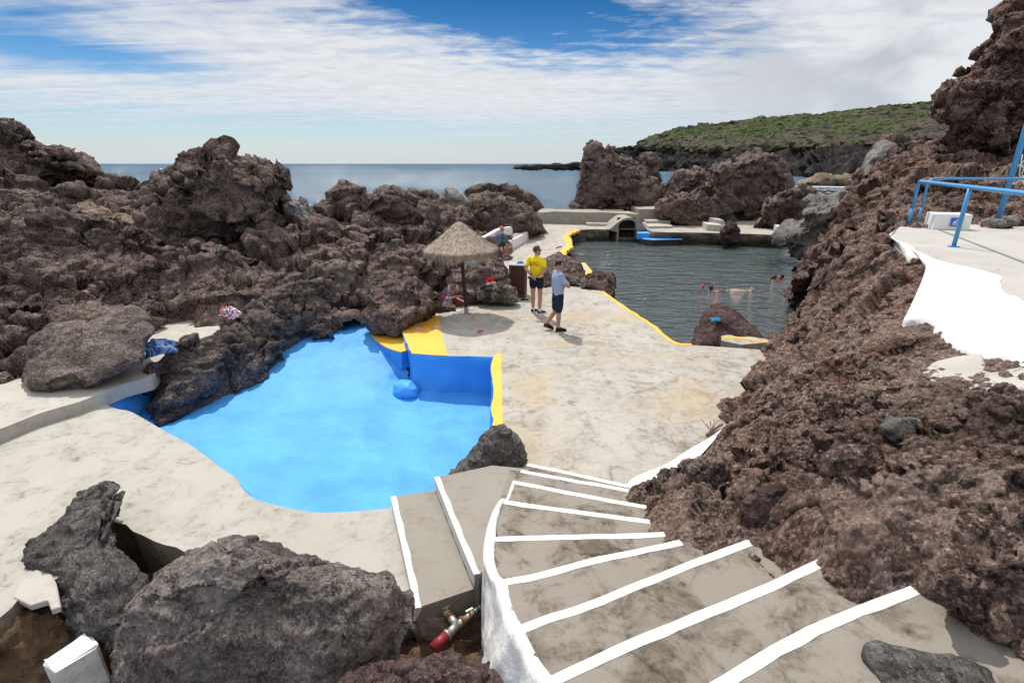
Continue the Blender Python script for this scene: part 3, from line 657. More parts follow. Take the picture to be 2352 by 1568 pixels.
# natural pool: water and wall
wat = [np.array(p) for p in [(1.2, 9.5), (7, 9.5), (23, 14), (24, 32), (2, 33), (1.2, 20)]]
o = link('pool_water', flat_poly('pool_water', [wat], -.7), M['poolwater']); tag(o, kind='structure')
def wall_strip(name, line, z0, z1, mat, label, outx, seed, amp=.10):
    L = np.array(line); seg = np.linalg.norm(np.diff(L, axis=0), axis=1); s = np.concatenate([[0], np.cumsum(seg)]); n = int(s[-1]/.07)+2
    q = np.stack([np.interp(np.linspace(0, s[-1], n), s, L[:, k]) for k in range(3)], 1); m_ = 20
    T = np.gradient(q, axis=0); T[:, 2] = 0; T /= np.linalg.norm(T, axis=1, keepdims=True); Nn = np.stack([-T[:, 1], T[:, 0], 0*T[:, 0]], 1)*outx
    rows = []
    for j, z in enumerate(np.linspace(z1, z0, m_)):
        r = q.copy(); r[:, 2] = z; k = 0 if j == 0 else min(1, .4+j*.15)
        d = amp*(.6+fbm(r*1.3, 4, seed=seed)+.8*lumps(r, .35, seed+3))*k
        rows.append(r+Nn*d[:, None])
    V = np.concatenate(rows); i0 = np.arange(n-1)
    Fq = np.concatenate([np.stack([i0+k*n, i0+1+k*n, i0+1+(k+1)*n, i0+(k+1)*n], 1) for k in range(m_-1)])
    return tag(link(name, mesh_np(name, V, Fq), M[mat]), label, 'wall')
wall_strip('pool_wall', list(K2)+list(far_edge[1:3]), -1.8, -.004, 'poolwall', 'dark algae covered wall of the pool below the arch', -1, 41, .14)
wall_strip('pool_wall', list(far_edge[4:]), -1.8, -.004, 'poolwall', 'dark mossy far wall of the pool right of the blue platform', -1, 43, .14)
wall_strip('pool_wall', list(K1), -1.8, -.004, 'poolwall', 'near pool wall dropping to the water under the long yellow line', -1, 45, .06)

# ------------------------------------------------------------------ left path with its low step
ptop = [(-60, 1006), (0, 985), (94, 948), (187, 920), (281, 883), (338, 868), (354, 858), (372, 828), (408, 797), (470, 772), (505, 760), (545, 728)]
pl = [at(x, y, .2) for x, y in ptop[:7]]+[at(x, y, .22) for x, y in ptop[7:]]
pl = list(jitter(smooth_line(pl, 4), .02, 1.5, 31))
pback = [at(555, 715, .22), at(440, 720, .22), at(330, 760, .22), at(100, 860, .22), at(-100, 870, .22)]
bm = bmesh.new(); prism(bm, pl+pback, -.05, .2)
tag(link('path', from_bm('path', bm), M['path']), kind='structure')

# ------------------------------------------------------------------ right hand lava slope (near)
JC = [(2352, 1478, 'z', 1.60), (2230, 1405, 'z', 1.62), (2090, 1345, 'z', 1.60), (1868, 1290, 'z', 1.40), (1740, 1230, 'z', 1.22), (1640, 1250, 'z', 1.10), (1550, 1243, 'z', 1.02), (1520, 1222, 'z', .86), (1485, 1192, 'z', .68), (1478, 1160, 'z', .50), (1460, 1130, 'z', .30), (1500, 1110, 'z', -.02), (1560, 1078, 'z', -.08), (1610, 1035, 'z', -.1), (1662, 980, 'z', -.06), (1682, 930, 'z', 0), (1706, 885, 'z', 0), (1735, 840, 'z', 0), (1768, 790, 'z', -.02),
      (1515, 1150, 'z', .72), (1560, 1195, 'z', .98), (1600, 1110, 'z', .70), (1600, 1220, 'z', 1.12), (1650, 1050, 'z', .66), (1660, 1150, 'z', 1.15), (1700, 990, 'z', .60), (1700, 1200, 'z', 1.35), (1740, 930, 'z', .66), (1760, 1100, 'z', 1.35), (1780, 860, 'z', .70), (1800, 1000, 'z', 1.2), (1830, 1180, 'z', 1.58), (1820, 800, 'z', .75), (1850, 900, 'z', 1.3), (1880, 1050, 'z', 1.62), (1900, 740, 'z', 1.1), (1930, 950, 'z', 1.6), (1940, 840, 'z', 1.5), (1960, 1200, 'z', 1.82), (1980, 680, 'z', 1.5), (2000, 1000, 'z', 1.8), (2030, 780, 'z', 1.65), (2050, 890, 'z', 1.8), (2060, 630, 'z', 1.9), (2060, 1150, 'z', 1.92), (2100, 1050, 'z', 1.95), (2150, 950, 'z', 1.95), (2200, 1250, 'z', 1.95), (2200, 1100, 'z', 2.05), (2300, 1000, 'z', 2.05), (2300, 1200, 'z', 2.1), (2352, 1330, 'z', 1.92), (2352, 1100, 'z', 2.12),
      (2026, 551, 'z', 2.40), (2045, 572, 'z', 2.37), (2072, 592, 'z', 2.32), (2120, 610, 'z', 2.28), (2040, 600, 'z', 2.12), (2132, 650, 'z', 2.12), (2110, 690, 'z', 1.98), (2080, 720, 'z', 1.88), (2130, 735, 'z', 1.93), (2160, 775, 'z', 2.0), (2242, 808, 'z', 2.05), (2300, 815, 'z', 2.1), (2352, 825, 'z', 2.14), (2120, 845, 'z', 1.88), (2200, 870, 'z', 1.92), (2290, 880, 'z', 1.98), (2352, 885, 'z', 2.02), (2352, 930, 'z', 2.06), (2150, 800, 'z', 1.93), (2280, 845, 'z', 2.02),
      (1880, 690, 'z', .72), (1834, 735, 't', 12.4), (1872, 690, 't', 13.2), (1896, 645, 't', 13.8), (1908, 600, 't', 14.4), (1960, 610, 'z', 1.55), (1918, 660, 'z', 1.0), (1920, 580, 't', 13.6), (1975, 555, 't', 12.6),
      ('w', 6.5, 12.0, -.9), ('w', 7.0, 12.7, -.9), ('w', 7.7, 13.6, -1.0), ('w', 8.4, 14.6, -1.0), ('w', 7.0, 13.6, -1.2), ('w', 8.2, 15.2, -1.2), ('w', 9.6, 16.6, -1.0), ('w', 5.9, 11.4, -.5),
      ('w', 7.9, 9.2, 1.9), ('w', 7.4, 7.6, 1.9), ('w', 6.6, 5.6, 1.9), ('w', 8.5, 11, 1.9), ('w', 9.5, 12, 1.9), ('w', 9.5, 9, 1.8), ('w', 5.6, 4.4, 2.1), ('w', 4.6, 2.6, 2.2), ('w', 3.6, 1.2, 2.1),
      ('w', 1.0, 3.4, .55), ('w', 1.0, 4.2, .1), ('w', 1.5, 2.6, .9), ('w', 1.9, 2.1, 1.2), ('w', 2.0, 1.4, 1.2), ('w', 1.0, 5.3, -.35), ('w', 1.9, 6.1, -.4), ('w', 2.9, 7.3, -.4), ('w', 3.9, 8.9, -.5), ('w', 5.3, 11.1, -.6)]
patch_c = np.mean([at(x, y, 1.95) for x, y in [(2120, 844), (2200, 830), (2352, 870), (2352, 900), (2211, 891)]], 0)
JP = [(1.0, 1.0), (1.0, 5.3), (2.0, 6.4), (3.7, 9.0), (5.2, 11.4), (6.2, 12.8), (8.0, 15.4), (9.8, 17.0), (10.5, 14.0), (10, 8), (6.3, 3.5), (4.3, 1.0)]
spJ = [[('f', 1.2, .10), ('p', 1.1, .17), ('r', .75, .05)], [('p', .42, .075), ('k', .8, .06)], [('l', .26, .03), ('c', .22, .035), ('f', .25, .035), ('r', .3, .025)], [('l', .11, .030), ('c', .10, .018), ('l', .055, .013), ('f', .06, .008)]]
JP1 = [(1.0, 1.0), (1.0, 5.3), (1.9, 6.3), (6.2, 6.3), (6.2, 3.5), (4.3, 1.0)]
JP2 = [(1.85, 6.22), (2.0, 6.4)]+JP[3:10]+[(6.3, 6.22)]
Jcalm = [(*p_[:2], .32, .35) for p_ in [at(1445, 1118, .2), at(1482, 1160, .5), at(1490, 1192, .7), at(1525, 1222, .9), at(1558, 1241, 1.05), at(1650, 1240, 1.15), at(1750, 1228, 1.25), at(1875, 1288, 1.4), at(1980, 1320, 1.5), at(2095, 1345, 1.6)]]+[(*p_[:2], .42, .2) for p_ in A([(1470, 1125), (1520, 1095), (1570, 1062), (1615, 1025), (1650, 992)], .1)]+[(*p_[:2], .40, .35) for p_ in A([(2060, 570), (2085, 592), (2132, 612), (2140, 655), (2115, 695), (2090, 718), (2150, 745), (2200, 785), (2260, 808), (2320, 812)], 2.1)]+[(patch_c[0]-.3, patch_c[1]+.05, .45, .25), (patch_c[0]+.4, patch_c[1]-.1, .5, .3)]
ja = hf_mesh(JC, JP1, .0095, spJ, 77, lam=.02, calm=Jcalm); jb = hf_mesh(JC, JP2, .022, spJ, 77, lam=.02, calm=Jcalm)
JV = (np.concatenate([ja[0], jb[0]]), np.concatenate([ja[1], jb[1]+len(ja[0])]))
rock('lava_slope', 'rough reddish brown lava slope between the staircase and the upper terrace', 'rock', JV, 'scoria_red')
# terrace
tl = [(2073, 518), (2056, 528), (2040, 540), (2033, 547), (2052, 553), (2070, 562), (2095, 574), (2117, 584), (2164, 603), (2226, 616), (2269, 627), (2300, 639), (2296, 651), (2311, 675), (2352, 695)]
tl = list(jitter(smooth_line([at(x, y, 2.4) for x, y in tl], 4), .015, 3, 14))
tpoly = tl+[np.array([6.5, 4.6, 0]), np.array([18, 4.6, 0]), np.array([18, 13.6, 0]), np.array([9.8, 13.2, 0])]
bm = bmesh.new(); prism(bm, tpoly, 1.3, 2.4)
tag(link('terrace', from_bm('terrace', bm), M['terrace']), kind='structure')
# white painted rim sloping off the terrace
wu = tl[2:]+[tl[-1]+(tl[-1]-tl[-2])*6]
wlow = [(2030, 549, 2.38), (2044, 567, 2.33), (2070, 567, 2.34), (2083, 578, 2.32), (2076, 591, 2.27), (2092, 600, 2.27), (2128, 603, 2.28), (2132, 622, 2.22), (2143, 653, 2.15), (2135, 675, 2.1), (2100, 700, 2.0), (2080, 717, 1.96), (2120, 722, 1.98), (2155, 734, 2.02), (2148, 747, 2.0), (2180, 772, 2.06), (2242, 800, 2.12), (2283, 806, 2.15), (2305, 804, 2.17), (2352, 816, 2.2), (2450, 850, 2.25)]
wlo = np.array([at(x, y, z) for x, y, z in wlow]); wlo = smooth_line(wlo, 4)
a = np.array(wu); a[:, 2] = 2.403; n = 170; a = resamp(a, n); b = resamp(wlo, n); Jf = hf_fit(JC, .02); b[:, 2] = np.minimum(Jf(b[:, :2])+.02, 2.39); rows = [a+np.array([.05, .05, 0])]
for k in np.linspace(0, 1, 26):
    q = a*(1-k)+b*k; q[:, 2] = a[:, 2]*(1-k**1.3)+b[:, 2]*k**1.3+(.03*fbm(q*2.2, 4, seed=3)+.07*math.sin(math.pi*k))*(0 < k < 1); rows.append(q)
q = b.copy(); q[:, 2] -= .09; rows.append(q)
V = np.concatenate(rows); i0 = np.arange(n-1); Fq = np.concatenate([np.stack([i0+k*n, i0+1+k*n, i0+1+(k+1)*n, i0+(k+1)*n], 1) for k in range(len(rows)-1)])
tag(link('painted_slope', mesh_np('painted_slope', V, Fq), M['whitestep']), 'bright white painted rim sloping off the upper terrace onto the lava', 'painted rim')
pp = smooth_line([at(x, y, z) for x, y, z in [(2118, 846, 1.94), (2148, 831, 1.95), (2195, 827, 1.97), (2251, 834, 1.99), (2261, 853, 1.99), (2305, 869, 2.0), (2370, 868, 2.03), (2400, 905, 2.05), (2305, 894, 2.02), (2211, 890, 1.98), (2148, 864, 1.95)]], 4, closed=True)
pp = jitter(pp, .03, 5, 6); cc = pp.mean(0); nP = len(pp); rows = [cc+(pp-cc)*k for k in (1.05, 1, .8, .6, .4, .2, .02)]; rows[0][:, 2] -= .12
for r in rows: r[:, 2] = Jf(r[:, :2])+.03+.012*fbm(r*4, 3, seed=8)
rows[0][:, 2] -= .12
V = np.concatenate(rows); i0 = np.arange(nP); Fq = np.concatenate([np.stack([i0+k*nP, (i0+1) % nP+k*nP, (i0+1) % nP+(k+1)*nP, i0+(k+1)*nP], 1) for k in range(6)])
tag(link('cement_patch', mesh_np('cement_patch', V, Fq), M['terrace']), 'pale cement patch spread over the lava below the white painted rim', 'cement patch')
# white plaster fillet where the deck meets the slope at the foot of the stairs
fo = np.array([at(x, y, .006) for x, y in [(1441, 1113), (1452, 1100), (1480, 1086), (1530, 1066), (1580, 1034), (1625, 1008), (1662, 982)]])
fi = np.array([at(x, y, z) for x, y, z in [(1470, 1138, .25), (1500, 1122, .3), (1535, 1103, .3), (1580, 1075, .28), (1610, 1045, .25), (1640, 1012, .2), (1668, 982, .12)]])
a = resamp(smooth_line(fo, 5), 60); b = resamp(smooth_line(fi, 5), 60); rows = []
for k in np.linspace(0, 1, 10):
    q = a*(1-k)+b*k; q[:, 2] = a[:, 2]*(1-k)+b[:, 2]*k-.05*math.sin(k*math.pi)+.006; rows.append(q)
V = np.concatenate(rows); i0 = np.arange(59); Fq = np.concatenate([np.stack([i0+k*60, i0+1+k*60, i0+1+(k+1)*60, i0+(k+1)*60], 1) for k in range(9)])
tag(link('plaster_fillet', mesh_np('plaster_fillet', V, Fq), M['white']), 'white painted plaster ramp joining the deck to the lava at the stair foot', 'plaster')

# ------------------------------------------------------------------ slope and crag behind the terrace
LC = [(2073, 508, 'z', 2.42), (2120, 498, 'z', 2.6), ('w', 9.6, 11.9, 2.0), ('w', 10.6, 11.5, 2.0), ('w', 8.9, 11.7, 2.0), (2265, 522, 'z', 2.42), (2352, 525, 'z', 2.45), (2450, 530, 'z', 2.5), (1892, 590, 't', 14.6), (1925, 565, 't', 14.4), (1960, 545, 't', 13.8), (2000, 520, 't', 14.0), (2040, 500, 't', 13.6), (1950, 500, 't', 18.5), (1910, 540, 't', 17), (2000, 470, 't', 17), (2100, 450, 't', 14.8), (2160, 470, 't', 13.4), (2250, 440, 't', 13.6), (2350, 440, 't', 13.4), (2000, 420, 't', 20), (2050, 430, 't', 17.5), (2100, 390, 't', 18), (2250, 380, 't', 16.8), (2350, 380, 't', 16.3), (1975, 430, 't', 22), (1978, 400, 't', 24), (1990, 370, 't', 25), (2005, 342, 't', 26), (2030, 330, 't', 26), (2060, 345, 't', 25), (2100, 342, 't', 23), (2150, 332, 't', 21.5), (2200, 335, 't', 20), (2350, 335, 't', 18.5), (2450, 330, 't', 18.5),
      ('w', 9.5, 17.0, -1), ('w', 10.5, 19, -1.2), ('w', 11.8, 21, -1.3), ('w', 14, 24, -1.3), ('w', 17, 28, -1.4), ('w', 19, 32, -1.4), ('w', 22, 36, -1.5), ('w', 24, 33, 1.), ('w', 26, 30, 2), ('w', 28, 24, 3), ('w', 28, 18, 3.5), ('w', 11.6, 11.5, 2.0), ('w', 14, 11.5, 2.0), ('w', 19, 11.5, 2.1), ('w', 8.2, 12.6, 1.9)]
LP = [(8.3, 12.0), (8.6, 15.5), (10.2, 18.6), (12.5, 22), (16, 27), (20, 34), (25, 34), (29, 26), (29, 11.5), (14, 11.4), (10, 12)]
spL = [[('f', 2.0, .20), ('p', 2.0, .42), ('r', 1.3, .12)], [('p', .8, .18), ('k', 1.5, .22)], [('l', .42, .06), ('c', .36, .05), ('f', .4, .06)], [('l', .2, .06), ('f', .16, .03)]]
LV = hf_mesh(LC, LP, .05, spL, 91)
rock('lava_hillside', 'red brown lava hillside rising behind the blue railing and white box', 'rock', LV, 'scoria_red_far')
cr = [(2163, 222), (2178, 205), (2190, 198), (2212, 172), (2232, 155), (2262, 133), (2285, 108), (2298, 92), (2303, 50), (2306, 30), (2335, 18), (2362, 8), (2480, -30), (2600, 60), (2620, 250), (2560, 360), (2400, 372), (2300, 362), (2240, 352), (2200, 340), (2190, 318), (2176, 282), (2168, 250)]
rock('rock_crag', 'tall dark red rock crag overhanging the hillside at the upper right', 'rock', blob_mesh(cr, Y=20.5, thick=3.6, res=.055, spec=[[('f', 2.4, .20), ('p', 2.6, .55), ('r', 1.2, .14)], [('p', .9, .22), ('k', 1.8, .28)], [('l', .4, .09), ('c', .4, .06), ('f', .5, .10)], [('l', .2, .05), ('f', .16, .03)]], seed=12, box=.62), 'scoria_red_far')
gb = [(1968, 425), (1975, 400), (1985, 378), (2000, 352), (2015, 334), (2030, 329), (2050, 333), (2068, 345), (2060, 370), (2035, 400), (2005, 440), (1985, 470), (1965, 450)]
rock('boulder', 'smooth pale grey boulder leaning on the lava hillside above the whitewashed sea wall', 'rock', blob_mesh(gb, Y=26, thick=1.6, res=.06, spec=S_smooth(1.8), seed=14, box=.75), 'carved')
# carved boulder by the pool
rock('rock_outcrop', 'rough reddish rock knob at the pool edge where the near slope meets the hillside', 'rock', blob_mesh([(1868, 665), (1874, 632), (1886, 604), (1900, 580), (1920, 560), (1950, 552), (1968, 568), (1945, 610), (1915, 655)], t=(13.8, 15.0), thick=1.0, res=.035, spec=S_scoria(1.0), seed=29, box=.65), 'scoria_red_far')
cb = [(1790, 560), (1795, 535), (1806, 522), (1830, 514), (1838, 500), (1845, 484), (1862, 468), (1885, 464), (1905, 458), (1935, 446), (1970, 447), (1985, 470), (1975, 520), (1950, 560), (1910, 600), (1880, 625), (1850, 620), (1846, 606), (1820, 596), (1800, 586)]
cob = rock('carved_boulder', 'smooth dark grey boulder with a face carved in it at the pool edge', 'rock', blob_mesh(cb, t=24.5, thick=2.2, res=.055, spec=[[('f', 1.8, .30), ('p', 1.9, .5), ('r', 1.4, .10)], [('f', .5, .08), ('p', .6, .07)], [('f', .2, .022)]], seed=23, box=.6), 'carved')
from mathutils.bvhtree import BVHTree
def on_surface(o, L, lift):
    bv = BVHTree.FromPolygons([v.co for v in o.data.vertices], [p.vertices[:] for p in o.data.polygons]); out = []; l0_ = Vector(o.location)
    for x, y in L:
        hit = bv.ray_cast(Vector(CAM)-l0_, Vector(ray(x, y)).normalized())
        if hit[0] is not None: out.append(hit[0]+hit[1]*lift)
    return out
bm = bmesh.new()
for L in ([(1847, 497), (1849, 493.5), (1852, 494.5), (1851.5, 498), (1848, 498.5)], [(1859, 500.5), (1861, 496), (1866, 493), (1874, 491.5)], [(1861, 502), (1864, 498), (1874, 496.5)], [(1854, 498), (1855, 504), (1854.5, 511), (1857, 516.5), (1862, 516.5), (1868, 511), (1872, 504), (1874, 499)], [(1852, 499), (1849.5, 506), (1846, 511)], [(1842, 514.5), (1846, 512), (1850, 511.5), (1856, 512.5)], [(1842, 516), (1848, 514.3), (1858, 515)], [(1842.5, 517.5), (1850, 519.5), (1861, 517.5)]):
    pts_ = on_surface(cob, [tuple(p[:2]) for p in smooth_line([(a, b, 0) for a, b in L], 4)], .004)
    if len(pts_) > 2: add_tube(bm, pts_, .028, 8)
link('carved_face', from_bm('carved_face', bm, True), M['basalt'], cob)
cob2 = [(1846, 640), (1850, 615), (1862, 602), (1885, 598), (1898, 610), (1895, 640), (1878, 672), (1860, 672)]
rock('boulder', 'wet grey boulder at the waterline below the carved boulder', 'rock', blob_mesh(cob2, t=20.5, thick=.8, res=.04, spec=S_smooth(1.2, 1.4), seed=25), 'carved')
# ------------------------------------------------------------------ left hand lava mass
HL = [(0, 885, 'z', .22), (-150, 900, 'z', .22), (72, 885, 'z', .2), (375, 748, 'z', .3), (450, 738, 'z', .32), (535, 722, 'z', .35), (280, 770, 't', 10.3), (200, 800, 't', 9.6),
      (560, 706, 't', 12.5), (640, 655, 't', 13.2), (700, 630, 't', 13.8), (600, 650, 't', 13.3), (550, 660, 't', 13.1), (500, 660, 't', 12.9), (450, 690, 't', 12.5), (400, 660, 't', 12.4), (340, 700, 't', 11.6), (300, 650, 't', 12.0), (230, 670, 't', 11.5), (100, 680, 't', 10.8), (0, 690, 't', 10.2), (-150, 690, 't', 10.2),
      (420, 600, 't', 13.8), (500, 610, 't', 13.9), (340, 610, 't', 12.9), (330, 640, 't', 12.3), (250, 610, 't', 12.3), (100, 600, 't', 11.6), (0, 600, 't', 11.1), (-150, 600, 't', 11.1), (150, 560, 't', 12.2), (0, 540, 't', 11.7), (250, 560, 't', 12.7),
      (0, 495, 't', 12.3), (100, 490, 't', 12.9), (200, 505, 't', 13.2), (300, 510, 't', 13.8), (380, 560, 't', 14.2), (-150, 490, 't', 12.3), (100, 465, 't', 14.2), (200, 468, 't', 14.8), (300, 476, 't', 15.2), (0, 455, 't', 13.9), (250, 440, 't', 16), (320, 440, 't', 16.2), (0, 420, 't', 15), (-150, 420, 't', 15),
      (400, 500, 't', 15.5), (500, 590, 't', 14.3), (600, 570, 't', 14.7), (650, 545, 't', 15.2), (700, 530, 't', 16), (740, 505, 't', 17.2), (800, 475, 't', 18.2), (850, 462, 't', 18.8), (900, 452, 't', 19.2), (960, 470, 't', 20), (1000, 480, 't', 21), (1050, 500, 't', 21),
      (700, 610, 't', 14.1), (650, 600, 't', 14.3), (800, 600, 't', 14.9), (750, 560, 't', 15.4), (900, 590, 't', 15.4), (1000, 590, 't', 15.9), (800, 530, 't', 16.6), (900, 520, 't', 17.2), (850, 560, 't', 15.8), (1000, 520, 't', 18), (1050, 540, 't', 18.6), (960, 550, 't', 16.8),
      (750, 690, 't', 13.6), (720, 650, 't', 13.7), (800, 700, 't', 13.7), (760, 740, 't', 13.2), (770, 790, 'z', -.42), (735, 784, 'z', -.42), (700, 792, 'z', -.5), (800, 778, 'z', -.35), (830, 766, 'z', -.25), (810, 735, 't', 13.3), (850, 680, 't', 14.0), (860, 640, 't', 14.5), (950, 650, 't', 14.7), (1000, 660, 't', 14.9), (1040, 640, 't', 15.6), (1010, 695, 'z', -.05), (1030, 680, 'z', -.15), (1020, 692, 'z', -.25), (1048, 676, 'z', -.2), (1070, 664, 'z', -.15), (1000, 704, 'z', -.2), (985, 722, 'z', -.05), (1080, 650, 'z', -.05), (1120, 600, 'z', .0), (1085, 595, 't', 17.0), (1110, 560, 'z', -.1), (1095, 540, 't', 22),
      (380, 800, 'z', -.4), (430, 772, 'z', -.35), (505, 748, 'z', -.2), (345, 842, 'z', -.5), (410, 830, 'z', -.5), ('w', -16, 21, 1), ('w', -16, 25, -1.5), ('w', -10, 21, 1.2), ('w', -10, 24, -1.3), ('w', -6, 22.5, .6), ('w', -6, 26, -1.5), ('w', -2, 26, .2), ('w', -2, 32, -1.5), ('w', -20, 22, .5), ('w', -24, 20, 0), ('w', -24, 12, 2), ('w', .5, 16.5, -.5), ('w', .5, 20, -.5), ('w', -.3, 14.8, -.3), ('w', -1.4, 13.6, -.4),
      ('w', -3.6, 12.8, -.5), ('w', -4.6, 12.4, -.9), ('w', -6, 11.6, -.2), ('w', -8.5, 7.2, 0), ('w', -12, 6.5, .3), ('w', -3.2, 13.6, -.1), ('w', -2.6, 13.4, -.15)]
HP = [(-24, 7.2), (-9.5, 7.2), (-7.4, 8.6), (-6.2, 11.2), (-5.4, 12.2), (-4.2, 12.6), (-3.2, 12.9), (-2.3, 13.2), (-1.2, 13.6), (-.2, 15), (.3, 17), (.2, 22), (-.5, 27), (-3, 28), (-14, 27), (-24, 24)]
spH = [[('p', 1.9, .50), ('f', 1.7, .16)], [('p', .75, .19), ('r', 1.1, .08), ('k', 1.5, .24)], [('l', .36, .04), ('c', .32, .045), ('f', .36, .045), ('r', .4, .03)], [('l', .17, .030), ('f', .13, .025)]]
rock('lava_field', 'broad rugged dark brown lava field filling the left side behind the paddling pool', 'rock', hf_mesh(HL, HP, .038, spH, 133, calm=[(*at(430, 772, .2)[:2], .9, .1), (*at(380, 800, .2)[:2], .7, .1), (*at(505, 750, .2)[:2], .6, .2), (*at(1035, 688, 0)[:2], .6, .15)]), 'scoria')
spB = [[('p', 1.8, .46), ('f', 1.6, .12)], [('p', .7, .17), ('r', .9, .07), ('k', 1.4, .20)], [('l', .34, .035), ('c', .3, .045), ('f', .36, .045), ('r', .4, .03)], [('l', .16, .028), ('f', .12, .022)]]
spM = [[('p', 1.1, .22), ('f', 1.1, .08)], [('p', .45, .08), ('r', .6, .05)], [('l', .26, .025), ('c', .22, .032), ('f', .26, .032), ('r', .28, .022)], [('l', .11, .018), ('f', .09, .010)]]
def B(name, label, pts, mat='scoria', spec=spB, res=.05, cat='rock', **k):
    return rock(name, label, cat, blob_mesh(pts, spec=spec, res=res, **k), mat)
B('rock_outcrop', 'tall rock outcrop at the far left edge, highest of the left lava', [(-160, 300), (-60, 270), (0, 287), (12, 285), (35, 288), (50, 300), (68, 312), (83, 326), (86, 340), (112, 350), (122, 350), (130, 342), (150, 343), (165, 354), (172, 366), (182, 373), (215, 379), (235, 393), (240, 406), (215, 420), (150, 450), (80, 470), (0, 480), (-160, 470)], Y=17.6, thick=2.0, seed=31, box=.62)
B('rock_outcrop', 'low knobbly rock outcrop filling the gap between the two left peaks', [(205, 440), (218, 415), (245, 406), (275, 409), (300, 411), (316, 424), (330, 445), (320, 470), (250, 475), (210, 465)], Y=17.3, thick=1.0, seed=33, box=.7)
B('rock_outcrop', 'big pyramid shaped rock outcrop standing against the sea on the left', [(300, 480), (322, 440), (329, 420), (333, 404), (352, 400), (366, 398), (385, 388), (402, 384), (425, 378), (440, 374), (470, 372), (482, 371), (486, 354), (508, 349), (530, 356), (558, 360), (578, 368), (592, 380), (598, 392), (615, 388), (634, 392), (647, 408), (641, 428), (638, 440), (650, 456), (657, 476), (652, 500), (646, 508), (625, 520), (600, 545), (500, 575), (400, 570), (330, 530)], Y=16.8, thick=2.0, seed=35, box=.62, lean=.25)
B('boulder', 'small knob of rock perched beside the top of the pyramid outcrop', [(436, 378), (437, 362), (446, 358), (456, 366), (468, 371), (474, 378), (455, 386)], Y=16.6, thick=.35, seed=36, res=.03, spec=spM)
B('boulder', 'white streaked boulder leaning beside the pyramid shaped outcrop', [(653, 505), (655, 475), (662, 460), (680, 463), (695, 470), (708, 490), (722, 512), (718, 530), (690, 535), (665, 545), (656, 530)], 'whitestreak', Y=17.0, thick=.8, seed=37, spec=S_smooth(1.2, 1.5), res=.04)
B('rock_outcrop', 'dark pointed rock pinnacle on the skyline left of centre', [(690, 500), (712, 490), (722, 478), (740, 460), (757, 440), (768, 428), (775, 418), (787, 417), (797, 427), (806, 434), (818, 437), (826, 447), (850, 452), (865, 470), (850, 520), (760, 530), (700, 520)], Y=19.4, thick=1.2, seed=39, box=.62)
B('rock_outcrop', 'rounded rough rock outcrop in the middle of the skyline', [(830, 490), (850, 466), (868, 452), (880, 445), (905, 439), (930, 439), (945, 447), (957, 462), (985, 478), (1000, 500), (960, 540), (870, 545), (825, 520)], Y=18.9, thick=1.1, seed=41, box=.65)
B('boulder', 'dark boulder behind the rounded skyline outcrop', [(930, 480), (938, 460), (946, 444), (962, 447), (972, 455), (978, 443), (990, 443), (1003, 457), (1012, 470), (1010, 495), (960, 505)], Y=22, thick=.8, seed=43, res=.06)
B('boulder', 'grey angular boulder on the skyline behind the thatched parasol', [(998, 490), (1003, 455), (1016, 444), (1033, 433), (1048, 436), (1062, 445), (1075, 458), (1065, 482), (1030, 495)], 'carved', Y=26, thick=1.2, seed=45, res=.07, spec=S_smooth(2.0, 1.6), box=.9)
B('rock_outcrop', 'long dark rock outcrop at the sea edge above the white bench', [(1048, 478), (1062, 458), (1075, 446), (1092, 436), (1115, 429), (1132, 431), (1150, 436), (1163, 429), (1178, 426), (1188, 432), (1197, 442), (1202, 450), (1215, 448), (1230, 460), (1237, 474), (1180, 490), (1100, 495)], Y=31, thick=1.5, seed=47, res=.08, box=.65)
B('rock_outcrop', 'massive dark rock behind the white bench beside the breakwater', [(1058, 500), (1068, 478), (1090, 462), (1125, 456), (1160, 462), (1190, 470), (1210, 482), (1225, 497), (1240, 512), (1253, 533), (1235, 540), (1190, 545), (1100, 560), (1065, 540)], Y=29, thick=2.2, seed=49, res=.07, box=.65)
B('boulder', 'smooth grey slab of rock lying on the dark ledge at the left edge', [(-60, 520), (-60, 480), (0, 474), (50, 464), (75, 468), (88, 490), (98, 516), (70, 526), (20, 520)], 'carved', t=(12.6, 13.3), thick=.5, seed=115, res=.03, spec=S_smooth(.9, 1.2), box=.6)
B('boulder', 'pale flat slab of rock right of the smooth grey slab on the left ledge', [(92, 516), (110, 490), (150, 474), (200, 472), (250, 482), (300, 500), (310, 515), (240, 530), (150, 530)], 'shore', t=(13.2, 14.2), thick=.4, seed=117, res=.035, spec=S_smooth(1.0, 1.4), box=.6)
# rocks along the paddling pool and path
def Z(L): return [at(x, y, z) for x, y, z in L]
def Tt(L): return [dep(x, y, t) for x, y, t in L]
spR = [[('p', 1.3, .22), ('f', 1.2, .10)], [('p', .45, .10), ('k', .9, .10), ('f', .3, .03)], [('l', .13, .020), ('f', .1, .010), ('l', .065, .010)]]
rock('rock_ridge', 'long diagonal rock ridge along the left pool edge with blue paint overspray on its face', 'rock', loft_mesh(Z([(340, 880, -.2), (347, 930, -.5), (376, 974, -.52), (440, 942, -.52), (508, 906, -.52), (575, 881, -.5), (613, 853, -.48), (645, 819, -.45), (690, 792, -.42), (740, 782, -.36), (765, 778, -.3)]),
     Tt([(347, 858, 9.3), (358, 834, 9.4), (384, 806, 9.5), (430, 783, 9.75), (478, 786, 9.95), (508, 803, 10.1), (526, 772, 10.7), (560, 735, 11.4), (610, 690, 12.2), (665, 650, 12.9), (720, 626, 13.5), (765, 650, 13.7)]), .026, spR, 55, bulge=.12, back=.75, drop=1.0, ends=.08), 'scoria_blue')
